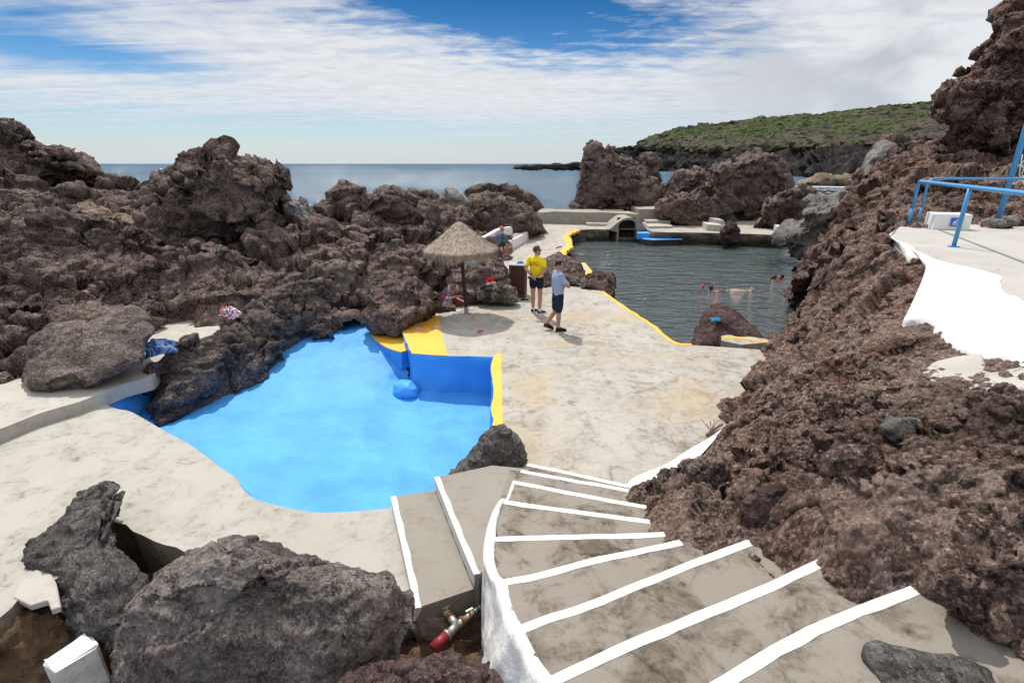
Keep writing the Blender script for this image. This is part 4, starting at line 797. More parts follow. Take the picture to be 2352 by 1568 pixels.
rock('lava_ledge', 'dark overhanging lava ledge at the left edge above the rounded boulders', 'rock', loft_mesh(Tt([(-260, 760, 10.2), (-100, 735, 10.5), (0, 722, 10.7), (110, 706, 11.0), (215, 690, 11.4), (290, 668, 11.9), (350, 632, 12.6), (380, 600, 13.2)]),
     Tt([(-260, 490, 11.9), (-100, 484, 12.1), (0, 489, 12.2), (110, 490, 12.5), (200, 506, 12.8), (270, 524, 13.1), (330, 556, 13.4), (370, 580, 13.7)]), .036, [[('p', 1.9, .34), ('f', 1.5, .14)]]+spB[1:], 111, bulge=.28, back=1.6, drop=.9), 'scoria')
rock('lava_ridge', 'lava ridge with a dark face rising behind the left path and its towels', 'rock', loft_mesh([dep(170, 730, 10.9), dep(260, 728, 11.1)]+Z([(330, 745, .2), (385, 742, .22), (450, 726, .3), (545, 712, .35), (610, 685, .5)]),
     Tt([(190, 672, 11.6), (240, 642, 12.0), (325, 610, 12.6), (385, 582, 13.1), (450, 572, 13.4), (540, 592, 13.5), (620, 618, 13.7)]), .034, [[('p', 1.6, .28), ('f', 1.3, .12)]]+spB[1:], 113, bulge=.22, back=1.4, drop=.8), 'scoria')
B('boulder', 'long flat topped boulder with a pale top beside the left path', [(50, 850), (56, 815), (72, 781), (98, 760), (125, 748), (160, 743), (194, 740), (225, 730), (250, 723), (278, 715), (303, 709), (328, 718), (345, 732), (361, 750), (358, 766), (340, 782), (338, 815), (328, 836), (282, 854), (219, 884), (134, 896), (72, 893), (52, 880)], 'flatboulder', t=(8.75, 10.0), thick=.75, seed=51, res=.026, spec=[[('p', 1.1, .10), ('f', 1.1, .06)], [('f', .25, .02), ('p', .3, .022)], [('l', .09, .010)]], box=.5, lean=0)
B('boulder', 'rounded rough boulder behind the long flat topped boulder', [(-60, 760), (-20, 720), (30, 700), (60, 688), (100, 677), (140, 674), (190, 680), (225, 694), (255, 715), (250, 740), (150, 790), (60, 830), (-40, 860)], t=(9.8, 11.2), thick=.9, seed=53, res=.035, spec=spM, box=.65)
B('boulder', 'domed boulder overhanging the yellow steps of the paddling pool', [(833, 725), (838, 702), (848, 672), (878, 654), (928, 644), (965, 650), (990, 665), (1006, 690), (992, 714), (970, 724), (935, 738), (916, 750), (902, 764), (880, 766), (858, 762), (842, 748)], 'scoria', t=(12.5, 13.4), thick=.7, seed=59, res=.03, spec=spM, box=.65)
B('boulder', 'rough boulder behind the parasol pole with a red cloth on its slope', [(1020, 695), (1030, 650), (1044, 612), (1068, 594), (1100, 588), (1135, 588), (1150, 600), (1160, 612), (1169, 636), (1172, 660), (1165, 690), (1100, 700), (1050, 700)], t=(14.9, 15.9), thick=.6, seed=61, res=.035, spec=S_scoria(.9), box=.65)
B('boulder', 'low barnacle covered boulder in front of the wooden bin', [(1092, 690), (1096, 672), (1110, 660), (1130, 654), (1150, 651), (1172, 655), (1186, 659), (1191, 672), (1191, 694), (1175, 700), (1140, 694), (1110, 693)], 'barnacle', t=14.5, thick=.32, seed=63, res=.02, spec=S_scoria(.5, .8), box=.6)
B('boulder', 'small dark boulder beside the seated man by the parasol brim', [(1104, 600), (1108, 558), (1122, 544), (1134, 549), (1143, 562), (1147, 582), (1147, 600), (1138, 610), (1115, 612)], 'scoria_dark', t=19.5, thick=.5, seed=65, res=.04, spec=S_scoria(.8))
B('boulder', 'large rock behind the two standing men jutting into the pool', [(1238, 668), (1248, 610), (1258, 590), (1285, 587), (1316, 599), (1332, 612), (1342, 634), (1352, 650), (1345, 664), (1300, 660)], 'scoria', t=(16.9, 18.8), thick=.8, seed=67, res=.035, spec=S_scoria(.9))
B('boulder', 'dark lower rock at the water edge beside the long yellow line', [(1330, 665), (1340, 645), (1356, 632), (1380, 623), (1405, 621), (1413, 640), (1413, 686), (1400, 690), (1380, 672), (1350, 662)], 'scoria_dark', t=(16.4, 17.4), thick=.6, seed=69, res=.03, spec=S_scoria(.8))
B('boulder', 'pointed brown rock standing at the near side of the dark pool', [(1588, 800), (1592, 770), (1600, 745), (1612, 728), (1630, 710), (1648, 700), (1666, 701), (1686, 710), (1705, 727), (1730, 750), (1752, 772), (1765, 790), (1740, 800), (1650, 810)], 'scoria_dark', t=(11.9, 12.9), thick=.55, seed=71, res=.022, spec=[[('p', .9, .07), ('f', .8, .05)], [('f', .2, .022), ('l', .11, .018)], [('l', .06, .009)]], box=.75)
bm = bmesh.new(); prism(bm, [at(x, y, .12) for x, y in [(1328, 604), (1343, 603), (1359, 622), (1358, 628), (1345, 630)]], -.25, .12); link_ = tag(link('slab', from_bm('slab', bm), M['path']), 'small pale slab with a yellow end set on the rock behind the two men', 'slab')
bm = bmesh.new(); prism(bm, [at(x, y, .125) for x, y in [(1338.5, 603.2), (1343.5, 602.8), (1360, 622), (1358.5, 629), (1344.6, 631), (1343.5, 626.5), (1352, 621)]], -.2, .126); ye = link('yellow_end', from_bm('yellow_end', bm), M['yellow'], link_)
# far rocks behind the natural pool
B('sea_stack', 'tallest steep sided sea stack behind the breakwater wall', [(1314, 492), (1316, 470), (1324, 455), (1333, 440), (1336, 410), (1338, 380), (1343, 350), (1350, 338), (1362, 330), (1372, 331), (1379, 340), (1386, 347), (1396, 340), (1406, 341), (1411, 354), (1430, 360), (1446, 370), (1462, 385), (1478, 400), (1500, 418), (1518, 440), (1522, 470), (1515, 492), (1400, 500)], Y=41, thick=3.2, seed=73, res=.085, box=.6)
B('rock_outcrop', 'dark blocky rock leaning behind the tallest sea stack', [(1455, 420), (1464, 385), (1474, 372), (1480, 361), (1498, 358), (1507, 372), (1510, 388), (1516, 405), (1514, 430), (1480, 440)], Y=46, thick=2.0, seed=75, res=.1, box=.65)
B('rock_outcrop', 'broken middle rock between the sea stack and the big overhanging rock', [(1500, 500), (1515, 455), (1530, 428), (1540, 410), (1550, 398), (1565, 392), (1585, 393), (1602, 388), (1615, 397), (1630, 412), (1648, 440), (1660, 480), (1640, 510), (1560, 515)], Y=42, thick=2.2, seed=77, res=.085, box=.65)
B('boulder', 'round lumpy boulder beside the breakwater wall end', [(1508, 482), (1516, 462), (1540, 444), (1565, 437), (1590, 436), (1612, 448), (1628, 470), (1638, 495), (1642, 510), (1628, 520), (1590, 528), (1550, 520), (1530, 510)], Y=34.8, thick=1.4, seed=79, res=.06, box=.68)
B('rock_outcrop', 'big overhanging rock with a pale shoulder right of the sea stack', [(1628, 440), (1632, 402), (1640, 384), (1662, 372), (1690, 364), (1706, 354), (1718, 346), (1738, 346), (1765, 357), (1790, 364), (1806, 382), (1816, 402), (1815, 425), (1800, 438), (1786, 455), (1770, 480), (1756, 505), (1735, 514), (1700, 506), (1672, 490), (1646, 468)], Y=38.5, thick=2.6, seed=81, res=.075, box=.6)
B('boulder', 'small wedge of grey rock between the round boulder and the overhanging rock', [(1615, 510), (1622, 470), (1645, 448), (1665, 462), (1690, 488), (1700, 512), (1660, 520), (1630, 520)], 'basalt', Y=36.6, thick=.7, seed=83, res=.06, spec=S_smooth(1.5, 1.5))
B('boulder', 'rough grey brown boulder at the right end of the far deck', [(1738, 524), (1741, 508), (1752, 488), (1768, 465), (1788, 450), (1806, 442), (1822, 436), (1842, 427), (1864, 431), (1878, 446), (1872, 470), (1850, 500), (1830, 522), (1790, 532)], 'scoria', Y=33, thick=1.6, seed=85, res=.06, box=.68)
B('boulder', 'dark round boulder sitting on the far pool edge', [(1652, 546), (1655, 525), (1664, 513), (1678, 508), (1690, 513), (1698, 528), (1698, 546), (1690, 560), (1662, 560)], 'scoria_dark', Y=29.3, thick=.6, seed=87, res=.04, spec=S_scoria(.9))
B('shore_rock', 'low pale shore rock behind the whitewashed sea wall', [(1824, 428), (1838, 418), (1855, 411), (1880, 405), (1915, 408), (1950, 402), (1990, 405), (2000, 432), (1900, 436)], 'shore', Y=80, thick=6, seed=89, res=.22, spec=[[('f', 5, .7), ('l', 2, .5)], [('l', .8, .2)]])
# foreground rocks
spF = [[('f', .9, .08), ('p', .9, .07)], [('p', .3, .028)], [('f', .28, .030), ('l', .13, .016), ('r', .12, .014)], [('l', .05, .004), ('f', .05, .004)]]
B('boulder', 'largest foreground boulder, brown grey and pitted, beside the rusty pipes', [(255, 1640), (262, 1520), (266, 1465), (290, 1400), (330, 1345), (380, 1300), (430, 1266), (480, 1241), (530, 1234), (580, 1237), (640, 1250), (700, 1270), (770, 1290), (850, 1302), (900, 1322), (924, 1350), (930, 1390), (930, 1430), (915, 1470), (890, 1510), (860, 1600), (700, 1680), (400, 1700)], 'basalt_brown', t=4.2, thick=.75, seed=101, res=.014, spec=spF, box=.7)
B('boulder', 'dark angular boulder rising from the pit at the lower left', [(56, 1290), (60, 1262), (75, 1240), (100, 1218), (120, 1198), (150, 1165), (182, 1139), (215, 1122), (245, 1114), (278, 1112), (286, 1118), (275, 1145), (255, 1170), (243, 1195), (262, 1230), (275, 1290), (320, 1340), (330, 1420), (285, 1480), (215, 1460), (170, 1420), (130, 1370), (85, 1320)], 'basalt', t=(4.75, 5.75), thick=.30, seed=103, res=.014, spec=spF, box=.6)
B('boulder', 'dark smooth boulder between the pool corner and the staircase', [(1035, 1110), (1046, 1082), (1062, 1058), (1080, 1036), (1096, 1015), (1112, 1000), (1134, 987), (1158, 985), (1180, 996), (1194, 1010), (1206, 1030), (1216, 1060), (1215, 1085), (1207, 1110), (1185, 1130), (1120, 1140)], 'basalt', t=6.75, thick=.45, seed=105, res=.014, spec=spF, box=.75)
B('rock_outcrop', 'dark red scoria rock at the bottom edge below the pipes', [(740, 1650), (790, 1590), (840, 1552), (890, 1527), (940, 1512), (990, 1505), (1040, 1512), (1075, 1526), (1120, 1535), (1160, 1548), (1215, 1562), (1260, 1585), (1290, 1650), (1150, 1800), (850, 1800)], 'scoria_dark', t=3.25, thick=.5, seed=107, res=.011, spec=[[('f', .6, .07), ('l', .3, .06)], [('l', .12, .03)], [('l', .05, .014), ('l', .028, .006)]], box=.7)
B('boulder', 'black smooth rock set into the top step at the lower right', [(1985, 1500), (1992, 1482), (2015, 1474), (2060, 1482), (2110, 1490), (2165, 1492), (2210, 1505), (2270, 1535), (2330, 1580), (2300, 1680), (2080, 1680), (2030, 1580)], 'basalt', t=(2.20, 2.43), thick=.12, seed=109, res=.010, spec=[[('f', .4, .03)], [('f', .1, .010), ('c', .2, .006)]], box=.7)
def onslope(label, pts, zc, mat, thick, seed, spec=None):
    xc, yc = np.mean([p[0] for p in pts]), np.mean([p[1] for p in pts]); t_ = ((zc-H)/ray(xc, yc)[2]); B('boulder', label, pts, mat, t=float(t_), thick=thick, seed=seed, res=.012, spec=spec or [[('p', .5, .06), ('f', .4, .03)], [('p', .16, .022), ('f', .12, .012)], [('l', .05, .007)]], box=.6)
onslope('smooth dark grey boulder set in the right hand lava slope below the cement patch', [(2028, 985), (2040, 962), (2072, 950), (2108, 957), (2124, 985), (2108, 1012), (2060, 1015)], 1.86, 'basalt', .22, 401, S_smooth(.5, .8))
onslope('reddish block of lava at the right edge above the top step', [(2130, 1350), (2150, 1318), (2190, 1306), (2240, 1325), (2268, 1370), (2250, 1425), (2200, 1412), (2150, 1388)], 1.78, 'scoria_red', .16, 402)
onslope('dark knobbly block of lava overhanging the middle steps', [(1690, 1200), (1700, 1150), (1735, 1120), (1790, 1118), (1830, 1150), (1835, 1200), (1790, 1235), (1730, 1235)], 1.28, 'scoria_dark', .22, 403)
onslope('brown block of lava standing out in the middle of the right slope', [(1880, 1085), (1895, 1045), (1940, 1020), (1990, 1030), (2010, 1070), (1990, 1115), (1930, 1125)], 1.74, 'scoria_red', .22, 404)
onslope('dark rounded block of lava low on the slope beside the white plaster ramp', [(1560, 1120), (1575, 1075), (1615, 1050), (1660, 1060), (1680, 1100), (1660, 1145), (1600, 1150)], .68, 'scoria', .25, 405)
# pit floor and brown bank
PT = [(950, 1440, 'z', -.22), (1050, 1420, 'z', -.2), (1080, 1480, 'z', -.2), (1000, 1480, 'z', -.25), (900, 1500, 'z', -.25), (920, 1420, 'z', -.12), (350, 1300, 'z', -.75), (280, 1260, 'z', -.6), (250, 1450, 'z', -.75), (0, 1428, 'z', -.03), (65, 1395, 'z', -.05), (130, 1385, 'z', -.10), (0, 1500, 'z', -.30), (80, 1485, 'z', -.34), (150, 1475, 'z', -.5), (0, 1585, 'z', -.6), (100, 1580, 'z', -.7), (200, 1560, 'z', -.75), (-120, 1500, 'z', -.1), (450, 1290, 'z', -.5), (700, 1380, 'z', -.4), ('w', -3, 1.5, -.9), ('w', -1, 1.5, -.5), ('w', 0, 3.0, -.1), ('w', -.2, 3.6, -.1), ('w', -6, 2.5, -.7), ('w', -5, 1.2, -1.2), ('w', -7, 4, -.3), ('w', -7, 1.2, -1)]
PPo = [(-7, 1.2), (-7, 3.5), (-5.6, 4.2), (-4.9, 5.3), (-3.6, 4.9), (-1.2, 3.75), (-.2, 4.0), (.5, 3.5), (.3, 1.2)]
rock('rock_bank', 'brown earthy rock bank under the broken deck edge at the lower left', 'rock', hf_mesh(PT, PPo, .02, [[('f', .6, .08), ('r', .4, .05)], [('l', .16, .03), ('f', .15, .02)], [('f', .05, .008)]], 141, lam=.25), 'earth')

# ------------------------------------------------------------------ headland
cols = [1330, 1375, 1420, 1440, 1475, 1510, 1555, 1600, 1650, 1700, 1760, 1820, 1880, 1940, 2000, 2080, 2160, 2260, 2400]
def ip(L, xs): return np.interp(xs, [p[0] for p in L], [p[1] for p in L])
xs = np.linspace(1330, 2400, 260)
yw = ip([(1330, 387), (1420, 389), (1510, 393), (1600, 396), (1700, 400), (1820, 404), (1900, 412), (2000, 416), (2400, 420)], xs)
yc = ip([(1330, 377), (1375, 362), (1420, 343), (1440, 340), (1475, 341), (1510, 343), (1600, 349), (1700, 350), (1820, 343), (1900, 342), (2000, 338), (2160, 332), (2400, 320)], xs)
ysk = ip([(1330, 374), (1375, 357), (1420, 338.5), (1440, 337.5), (1480, 330), (1510, 319), (1556, 303), (1650, 292), (1745, 278), (1800, 274), (1880, 271), (1960, 261), (2035, 252), (2100, 247), (2160, 243), (2260, 235), (2400, 225)], xs)
tw = np.array([((-1.5-H)/ray(x, y)[2]) for x, y in zip(xs, yw)]); tw = np.minimum(tw, 420)
tc = tw+np.interp(xs, [1330, 1420, 2000, 2400], [6, 14, 40, 40]); tsk = np.interp(xs, [1330, 1420, 1440, 1510, 1700, 2160, 2400], [tc[0]+4, 400, 420, 450, 460, 400, 380]); tsk = np.maximum(tsk, tc+2)
rows = []; info = []
def Rr(y, t): return np.array([dep(a, b, c) for a, b, c in zip(xs, y, t)])
for k in np.linspace(0, 1, 26): rows.append(Rr(yw*(1-k)+yc*k, tw*(1-k**1.2)+tc*k**1.2))
rows[0][:, 2] = -3.0
for k in np.linspace(0, 1, 70)[1:]: rows.append(Rr(yc*(1-k)+ysk*k, tc*(1-k)+tsk*k))
top = rows[-1]; hill_rows = rows[25:]
for k in (1, 2): q = top.copy(); q[:, 1] += 60*k; q[:, 2] -= 25*k; rows.append(q)
V = np.concatenate(rows); n = 260; i0 = np.arange(n-1); Fq = np.concatenate([np.stack([i0+k*n, i0+1+k*n, i0+1+(k+1)*n, i0+(k+1)*n], 1) for k in range(len(rows)-1)])
rock_k = np.concatenate([np.ones(26*n), np.full((len(rows)-26)*n, .12)])
V = displace(V, Fq, [[('f', 14, 1.6), ('p', 11, 4.0), ('r', 6, 1.0)], [('p', 3.5, 1.1), ('l', 2.5, .5)]], 201, rock_k)
def hillmat():
    m, nt = new_mat('headland_ground'); P = coords(nt); z = nd(nt, 'SeparateXYZ', {0: P}).outputs[2]
    a = noise(nt, P, .05, 8, .65); b = noise(nt, P, .35, 7, .7); c = noise(nt, P, 1.1, 6, .7)
    rockc = ramp(nt, b, [(.3, (.007, .007, .008)), (.5, (.022, .020, .020)), (.72, (.085, .075, .07))])
    rockc = mix(nt, ramp(nt, a, [(.5, 0), (.62, .6)]), rockc, (.045, .037, .032))
    veg = ramp(nt, b, [(.3, (.04, .05, .02)), (.5, (.075, .10, .026)), (.7, (.10, .14, .035))])
    return m, nt, rockc, veg, z, b
m, nt, rc, vg, z, b_ = hillmat(); P = coords(nt)
finish(nt, rc, .95, bump(nt, b_, 1, 1.2), .1); M['headrock'] = m
m, nt, rc, vg, z, b_ = hillmat(); finish(nt, vg, .95, bump(nt, b_, 1, .8), .1); M['headveg'] = m
me = mesh_np('headland', V, Fq); me.materials.append(M['headrock']); me.materials.append(M['headveg'])
mi = np.zeros(len(Fq), np.int32); mi[25*(n-1):] = 1
rowi = np.repeat(np.arange(len(rows)-1), n-1); cen = V[Fq].mean(1); nn = fbm(cen/18, 4, seed=77)
mi = np.where((rowi-26)/69*1.0+.12*nn > .06, 1, 0).astype(np.int32)
coli = np.tile(np.arange(n-1), len(rows)-1); mi[xs[coli] < 1475+12*nn] = 0
me.polygons.foreach_set('material_index', mi)
tag(link('headland', me, None), kind='structure')
# shrubs covering the headland: one uncountable mass
def shrubmat():
    m, nt = new_mat('shrub_leaves'); P = coords(nt); at_ = nd(nt, 'Attribute', attribute_name='tone'); t_ = at_.outputs['Fac']
    col = ramp(nt, t_, [(0, (.022, .036, .012)), (.3, (.05, .068, .02)), (.55, (.080, .096, .033)), (.74, (.11, .118, .05)), (.78, (.075, .060, .046)), (1, (.115, .092, .072))])
    nn_ = noise(nt, P, 2.2, 5, .7); col = mix(nt, ramp(nt, nn_, [(.35, .75), (.55, 0)]), col, (.02, .028, .012))
    finish(nt, col, .9, bump(nt, nn_, 1, .5), .15); return m
M['shrub'] = shrubmat()

bb = bmesh.new(); bmesh.ops.create_icosphere(bb, subdivisions=2, radius=1); bb.verts.ensure_lookup_table()
SV = np.array([v.co[:] for v in bb.verts]); SF = np.array([[v.index for v in f.verts] for f in bb.faces]); bb.free()
HR = np.array(hill_rows); VV = []; FF = []; TT = []; cnt = 0
for k in range(11000):
    u = rng.random()**.85; cx = rng.random()*259; ri = min(int(u*68), 67); ci = int(cx)
    if xs[ci] < 1478 or (u < .04 and rng.random() < .5): continue
    fr = rng.random(); p = HR[ri, ci]*(1-fr)+HR[ri+1, min(ci+1, 259)]*fr
    nz = float(fbm(np.array([p/26]), 4, seed=5)[0]); nz2 = float(fbm(np.array([p/7+40]), 3, seed=9)[0])
    dry = (u < .30+.25*nz and nz2 > -.15) or nz2 > .8
    s = (1.4+rng.random()*2.3)*(p[1]/330)**.5*(1.25 if dry else 1)
    tone = rng.uniform(.78, 1) if dry else np.clip(.46+.18*nz+.13*rng.standard_normal(), .06, .72)
    d = 1+.45*np.array([vnoise(SV*2.3+rng.random(3)*50, 3)]).ravel()[:, None]
    v = SV*d*np.array([1.25, 1.25, .72])*s+p+np.array([0, 0, .25*s]); VV.append(v); FF.append(SF+cnt); cnt += len(SV); TT.append(np.full(len(SV), tone)+.05*rng.standard_normal(len(SV)))
me = mesh_np('shrubs', np.concatenate(VV), np.concatenate(FF), smooth=False); at_ = me.attributes.new('tone', 'FLOAT', 'POINT'); at_.data.foreach_set('value', np.concatenate(TT).astype(f32))
tag(link('shrubs', me, M['shrub']), 'green and brown scrub covering the whole headland', 'shrubs', kind='stuff')
# reef
rp = [(1176, 386), (1180, 381), (1188, 377), (1196, 379), (1210, 375), (1222, 379), (1240, 377), (1252, 380), (1262, 377), (1275, 379), (1292, 375), (1312, 372), (1335, 366), (1360, 362), (1360, 388), (1250, 387)]
V, Fq = [], []
for k, (x0, x1, hh) in enumerate([(1178, 1262, 9), (1256, 1345, 13)]):
    pts = [(x0, 386), (x0+6, 386-hh*.4), (x0+(x1-x0)*.2, 386-hh*.75), (x0+(x1-x0)*.45, 386-hh*.65), (x0+(x1-x0)*.7, 386-hh), (x1-3, 386-hh*.9), (x1, 388), ((x0+x1)/2, 391)]
    lab = ['low dark reef islet farthest out on the sea horizon', 'dark rocky islet joining the reef to the headland'][k]
    rock('reef', lab, 'reef', blob_mesh(pts, Y=430+10*k, thick=5, res=.45, spec=[[('f', 8, 1.2), ('l', 4, 1.2)], [('l', 1.6, .5)]], seed=300+k, box=.7), 'coast')
# skyline trees
def conifer(px, pyb, pyt, t, label):
    b = dep(px, pyb, t); tp = dep(px, pyt, t); h = tp[2]-b[2]; root = thing('pine_tree', label, 'tree', b)
    bm = bmesh.new(); add_tube(bm, [(0, 0, -1.0), (0, 0, h*.5), (0, 0, h)], [h*.03, h*.02, .03], 6); link('trunk', from_bm('trunk', bm), plain('dark_bark', (.05, .045, .04), .9), root)
    bm = bmesh.new()
    for k in range(9):
        z = h*(.22+.085*k); r = h*.21*(1-k/10.5)*rng.uniform(.65, 1.1)
        for j in range(7):
            a = 2*math.pi*(j+rng.random()*.7)/7; q = r*rng.uniform(.6, 1.1)
            add_tube(bm, [(0, 0, z), (math.cos(a)*q*.6, math.sin(a)*q*.6, z-.02*h), (math.cos(a)*q, math.sin(a)*q, z+.03*h)], [h*.013, h*.02, .04], 4)
    link('crown', from_bm('crown', bm), plain('dark_needles', (.03, .042, .028), .9), root)
conifer(2036, 254, 238, 400, 'lone thin pine tree on the headland skyline')
for k, (px_, py_, s) in enumerate([(2052, 251, 1.0), (2110, 246, 1.1), (2125, 246, .8), (2142, 244, 1.2)]):
    b = dep(px_, py_, 400); root = thing('round_tree', ['low round bush right beside the lone skyline pine', 'first flat topped tree of three left of the crag on the skyline', 'middle flat topped tree of three left of the crag on the skyline', 'flat topped skyline tree closest to the dark red crag'][k], 'tree', b)
    bm = bmesh.new(); add_tube(bm, [(0, 0, -1), (.2, 0, 1.2*s), (.3, 0, 2.2*s)], [.25, .2, .15], 5); link('trunk', from_bm('trunk', bm), plain('bark', (.06, .05, .04), .9), root)
    bm = bmesh.new()
    for j in range(70):
        q = rng.standard_normal(3)*np.array([1.7, 1.3, .42])*s+np.array([.3, 0, 2.5*s]); add_ball(bm, q, tuple(rng.uniform(.25, .6, 3)*s), 1)
    link('crown', from_bm('crown', bm), plain('leaves', (.035, .055, .025), .9, .4, 1), root)
# ------------------------------------------------------------------ staircase
NL = [[(1211, 1064), (1270, 1076), (1330, 1089), (1445, 1114)], [(1198, 1079), (1290, 1096), (1380, 1112), (1458, 1127)], [(1181, 1104), (1300, 1127), (1400, 1146), (1485, 1161)], [(1153, 1148), (1250, 1162), (1370, 1178), (1492, 1194)],
      [(1127, 1234), (1210, 1231), (1300, 1229), (1470, 1225), (1527, 1222)], [(1150, 1333), (1170, 1328), (1235, 1316), (1360, 1282), (1470, 1260), (1560, 1240)], [(1186, 1440), (1260, 1412), (1329, 1391), (1470, 1335), (1640, 1268), (1755, 1226)], [(1252, 1560), (1360, 1510), (1470, 1460), (1699, 1366), (1885, 1283)], [(1560, 1604), (1633, 1568), (1859, 1440), (2100, 1343)], [(2000, 1700), (2250, 1560), (2480, 1450)]]
RISE = .18
stair = thing('staircase', 'curved concrete staircase with white edged steps in the foreground', 'stairs', (1, 3.6, 0)); sc0 = np.array([1, 3.6, 0])
NP_ = []
for i, L in enumerate(NL):
    q = smooth_line([at(x, y, RISE*(i+1)) for x, y in L], 6); NP_.append(resamp(jitter(q, .004, 5, i), 26))
NP_[9] = NP_[9]
for i in range(9):
    z = RISE*(i+1); a = NP_[i]; b = NP_[i+1].copy(); b = b+(b-a)/np.linalg.norm(b-a, axis=1, keepdims=True)*.02
    if i == 0:
        a[0] = a[0]; 
    ext = np.array([.14 if i < 2 else .0, 0, 0]); a2 = np.concatenate([[a[0]-ext], a]); b2 = np.concatenate([[b[0]-ext], b]); poly = [p for p in a2]+[p for p in b2[::-1]]; poly = [p-sc0 for p in poly]
    bm = bmesh.new(); prism(bm, [(p[0], p[1]) for p in poly], -.3 if i < 5 else z-1.2, z-.002)
    st = link('step', from_bm('step', bm), M['tread'], stair)
    # white nosing: a band on the tread edge and down the riser
    T = np.gradient(a, axis=0); T[:, 2] = 0; T /= np.linalg.norm(T, axis=1, keepdims=True); Nn = np.stack([-T[:, 1], T[:, 0], 0*T[:, 0]], 1)
    if ((NP_[i+1]-a)*Nn).sum() < 0: Nn = -Nn
    wv = (.052+.0*a[:, 0])*(1+.10*fbm(a*9, 4, seed=i+40)); wv = np.interp(np.linspace(0, 1, 26), [0, 1], [1, 1])*wv
    f = a-Nn*.006; k = a+Nn*wv[:, None]; bm = bmesh.new(); rings = []
    for p, q in zip(f, k):
        p = p-sc0; q = q-sc0; rings.append([(p[0], p[1], z-.10), (p[0], p[1], z+.001), (p[0]+.35*(q[0]-p[0]), p[1]+.35*(q[1]-p[1]), z+.003), (q[0], q[1], z+.001), (q[0], q[1], z-.02)])
    add_loft(bm, rings); link('nosing', from_bm('nosing', bm), M['whitestep'], st)
# white edging and plastered flank on the left side of the steps
edge = [(1182, 1104, .545), (1166, 1146, .545), (1153, 1148, .725), (1136, 1176, .725), (1126, 1205, .726), (1120, 1234, .90), (1116, 1262, .905), (1118, 1290, .905), (1128, 1318, .91), (1146, 1340, 1.08), (1153, 1375, 1.085), (1165, 1410, 1.085), (1180, 1440, 1.26), (1196, 1475, 1.265), (1220, 1520, 1.265), (1250, 1562, 1.44), (1275, 1620, 1.44)]
E3 = smooth_line([at(x, y, z) for x, y, z in edge], 6)
T = np.gradient(E3, axis=0); T[:, 2] = 0; T /= np.linalg.norm(T, axis=1, keepdims=True)+1e-9; Nn = np.stack([T[:, 1], -T[:, 0], 0*T[:, 0]], 1)   # to the right of travel (away from pool) or left
nE = len(E3); s = np.linspace(0, 1, nE)
rightw = np.interp(s, [0, .14, .2, .35, .5, 1], [.012, .022, .05, .07, .055, .05])
inn = E3+Nn*0
mid_x = np.array([1.0, 0, 0])
inn = E3+mid_x*rightw[:, None]
out = E3-mid_x*.02
rows = []
zl = np.interp(s, [0, .2, .3, .5, .6, .8, 1], [.36, .34, .30, .05, -.05, -.1, 0])
bulge = np.interp(s, [0, .3, .5, .62, .75, .85, 1], [0, .0, .05, .16, .24, .18, .10])
q = inn.copy(); q[:, 2] -= .05; rows.append(q); q = inn.copy(); q[:, 2] += .004; rows.append(q)
q = E3.copy(); q[:, 2] += .008; rows.append(q)
for k in np.linspace(0, 1, 26):
    q = out.copy(); q[:, 2] = (E3[:, 2]+.002)*(1-k)+zl*k; d = bulge*math.sin(k*math.pi*.55); q[:, 0] -= d; q[:, 1] += .2*d
    nz = .022*fbm(q*6, 4, seed=61)*min(1, k*6)*(s > .45); q[:, 0] += nz; rows.append(q)
V = np.concatenate(rows)-sc0; i0 = np.arange(nE-1); Fq = np.concatenate([np.stack([i0+k*nE, i0+1+k*nE, i0+1+(k+1)*nE, i0+(k+1)*nE], 1) for k in range(len(rows)-1)])
link('side_wall', mesh_np('side_wall', V, Fq), M['whiteworn'], stair)
# ------------------------------------------------------------------ side steps to the left
ls = thing('side_steps', 'two low concrete side steps with white edges leading down to the left deck', 'steps', (-.6, 4.4, 0)); l0 = np.array([-.6, 4.4, 0])
LA = resamp(smooth_line([at(x, y, .18) for x, y in [(899, 1140), (915, 1210), (935, 1300), (955, 1396)]], 5), 20)
LB = resamp(smooth_line([at(x, y, .36) for x, y in [(999, 1095), (1025, 1160), (1055, 1235), (1090, 1318)]], 5), 20)
lo_far = [at(1003, 1113, .18)]; 
def block(name, poly, z0, z1, mat, parent, off):
    bm = bmesh.new(); prism(bm, [(p[0]-off[0], p[1]-off[1]) for p in poly], z0, z1); return link(name, from_bm(name, bm), mat, parent)
pA = list(LA)+[LB[-1]+np.array([.06, .05, 0]), LB[0]+np.array([.06, .02, 0])]
s1 = block('step', pA, -.95, .178, M['landing'], ls, l0)
pB = list(LB)+[at(1100, 1318, .36), at(1104, 1290, .36)+np.array([.1, 0, 0]), at(1150, 1190, .36), at(1200, 1100, .36), at(1215, 1075, .36), at(1131, 1067, .36)]
s2 = block('step', pB, -.95, .351, M['landing'], ls, l0)
for L, z, st in ((LA, .18, s1), (LB, .36, s2)):
    bm = bmesh.new(); rings = []
    for k, p in enumerate(L):
        p = p-l0; w_ = .050*(1+.12*math.sin(k*1.3)); rings.append([(p[0]-.008, p[1]-.002, z-.15+.018*math.sin(k*2.1)), (p[0]-.008, p[1]-.002, z+.001), (p[0]+.02, p[1]+.004, z+.003), (p[0]+w_, p[1]+.01, z+.001), (p[0]+w_, p[1]+.01, z-.02)])
    add_loft(bm, rings); link('nosing', from_bm('nosing', bm), M['white'], st)
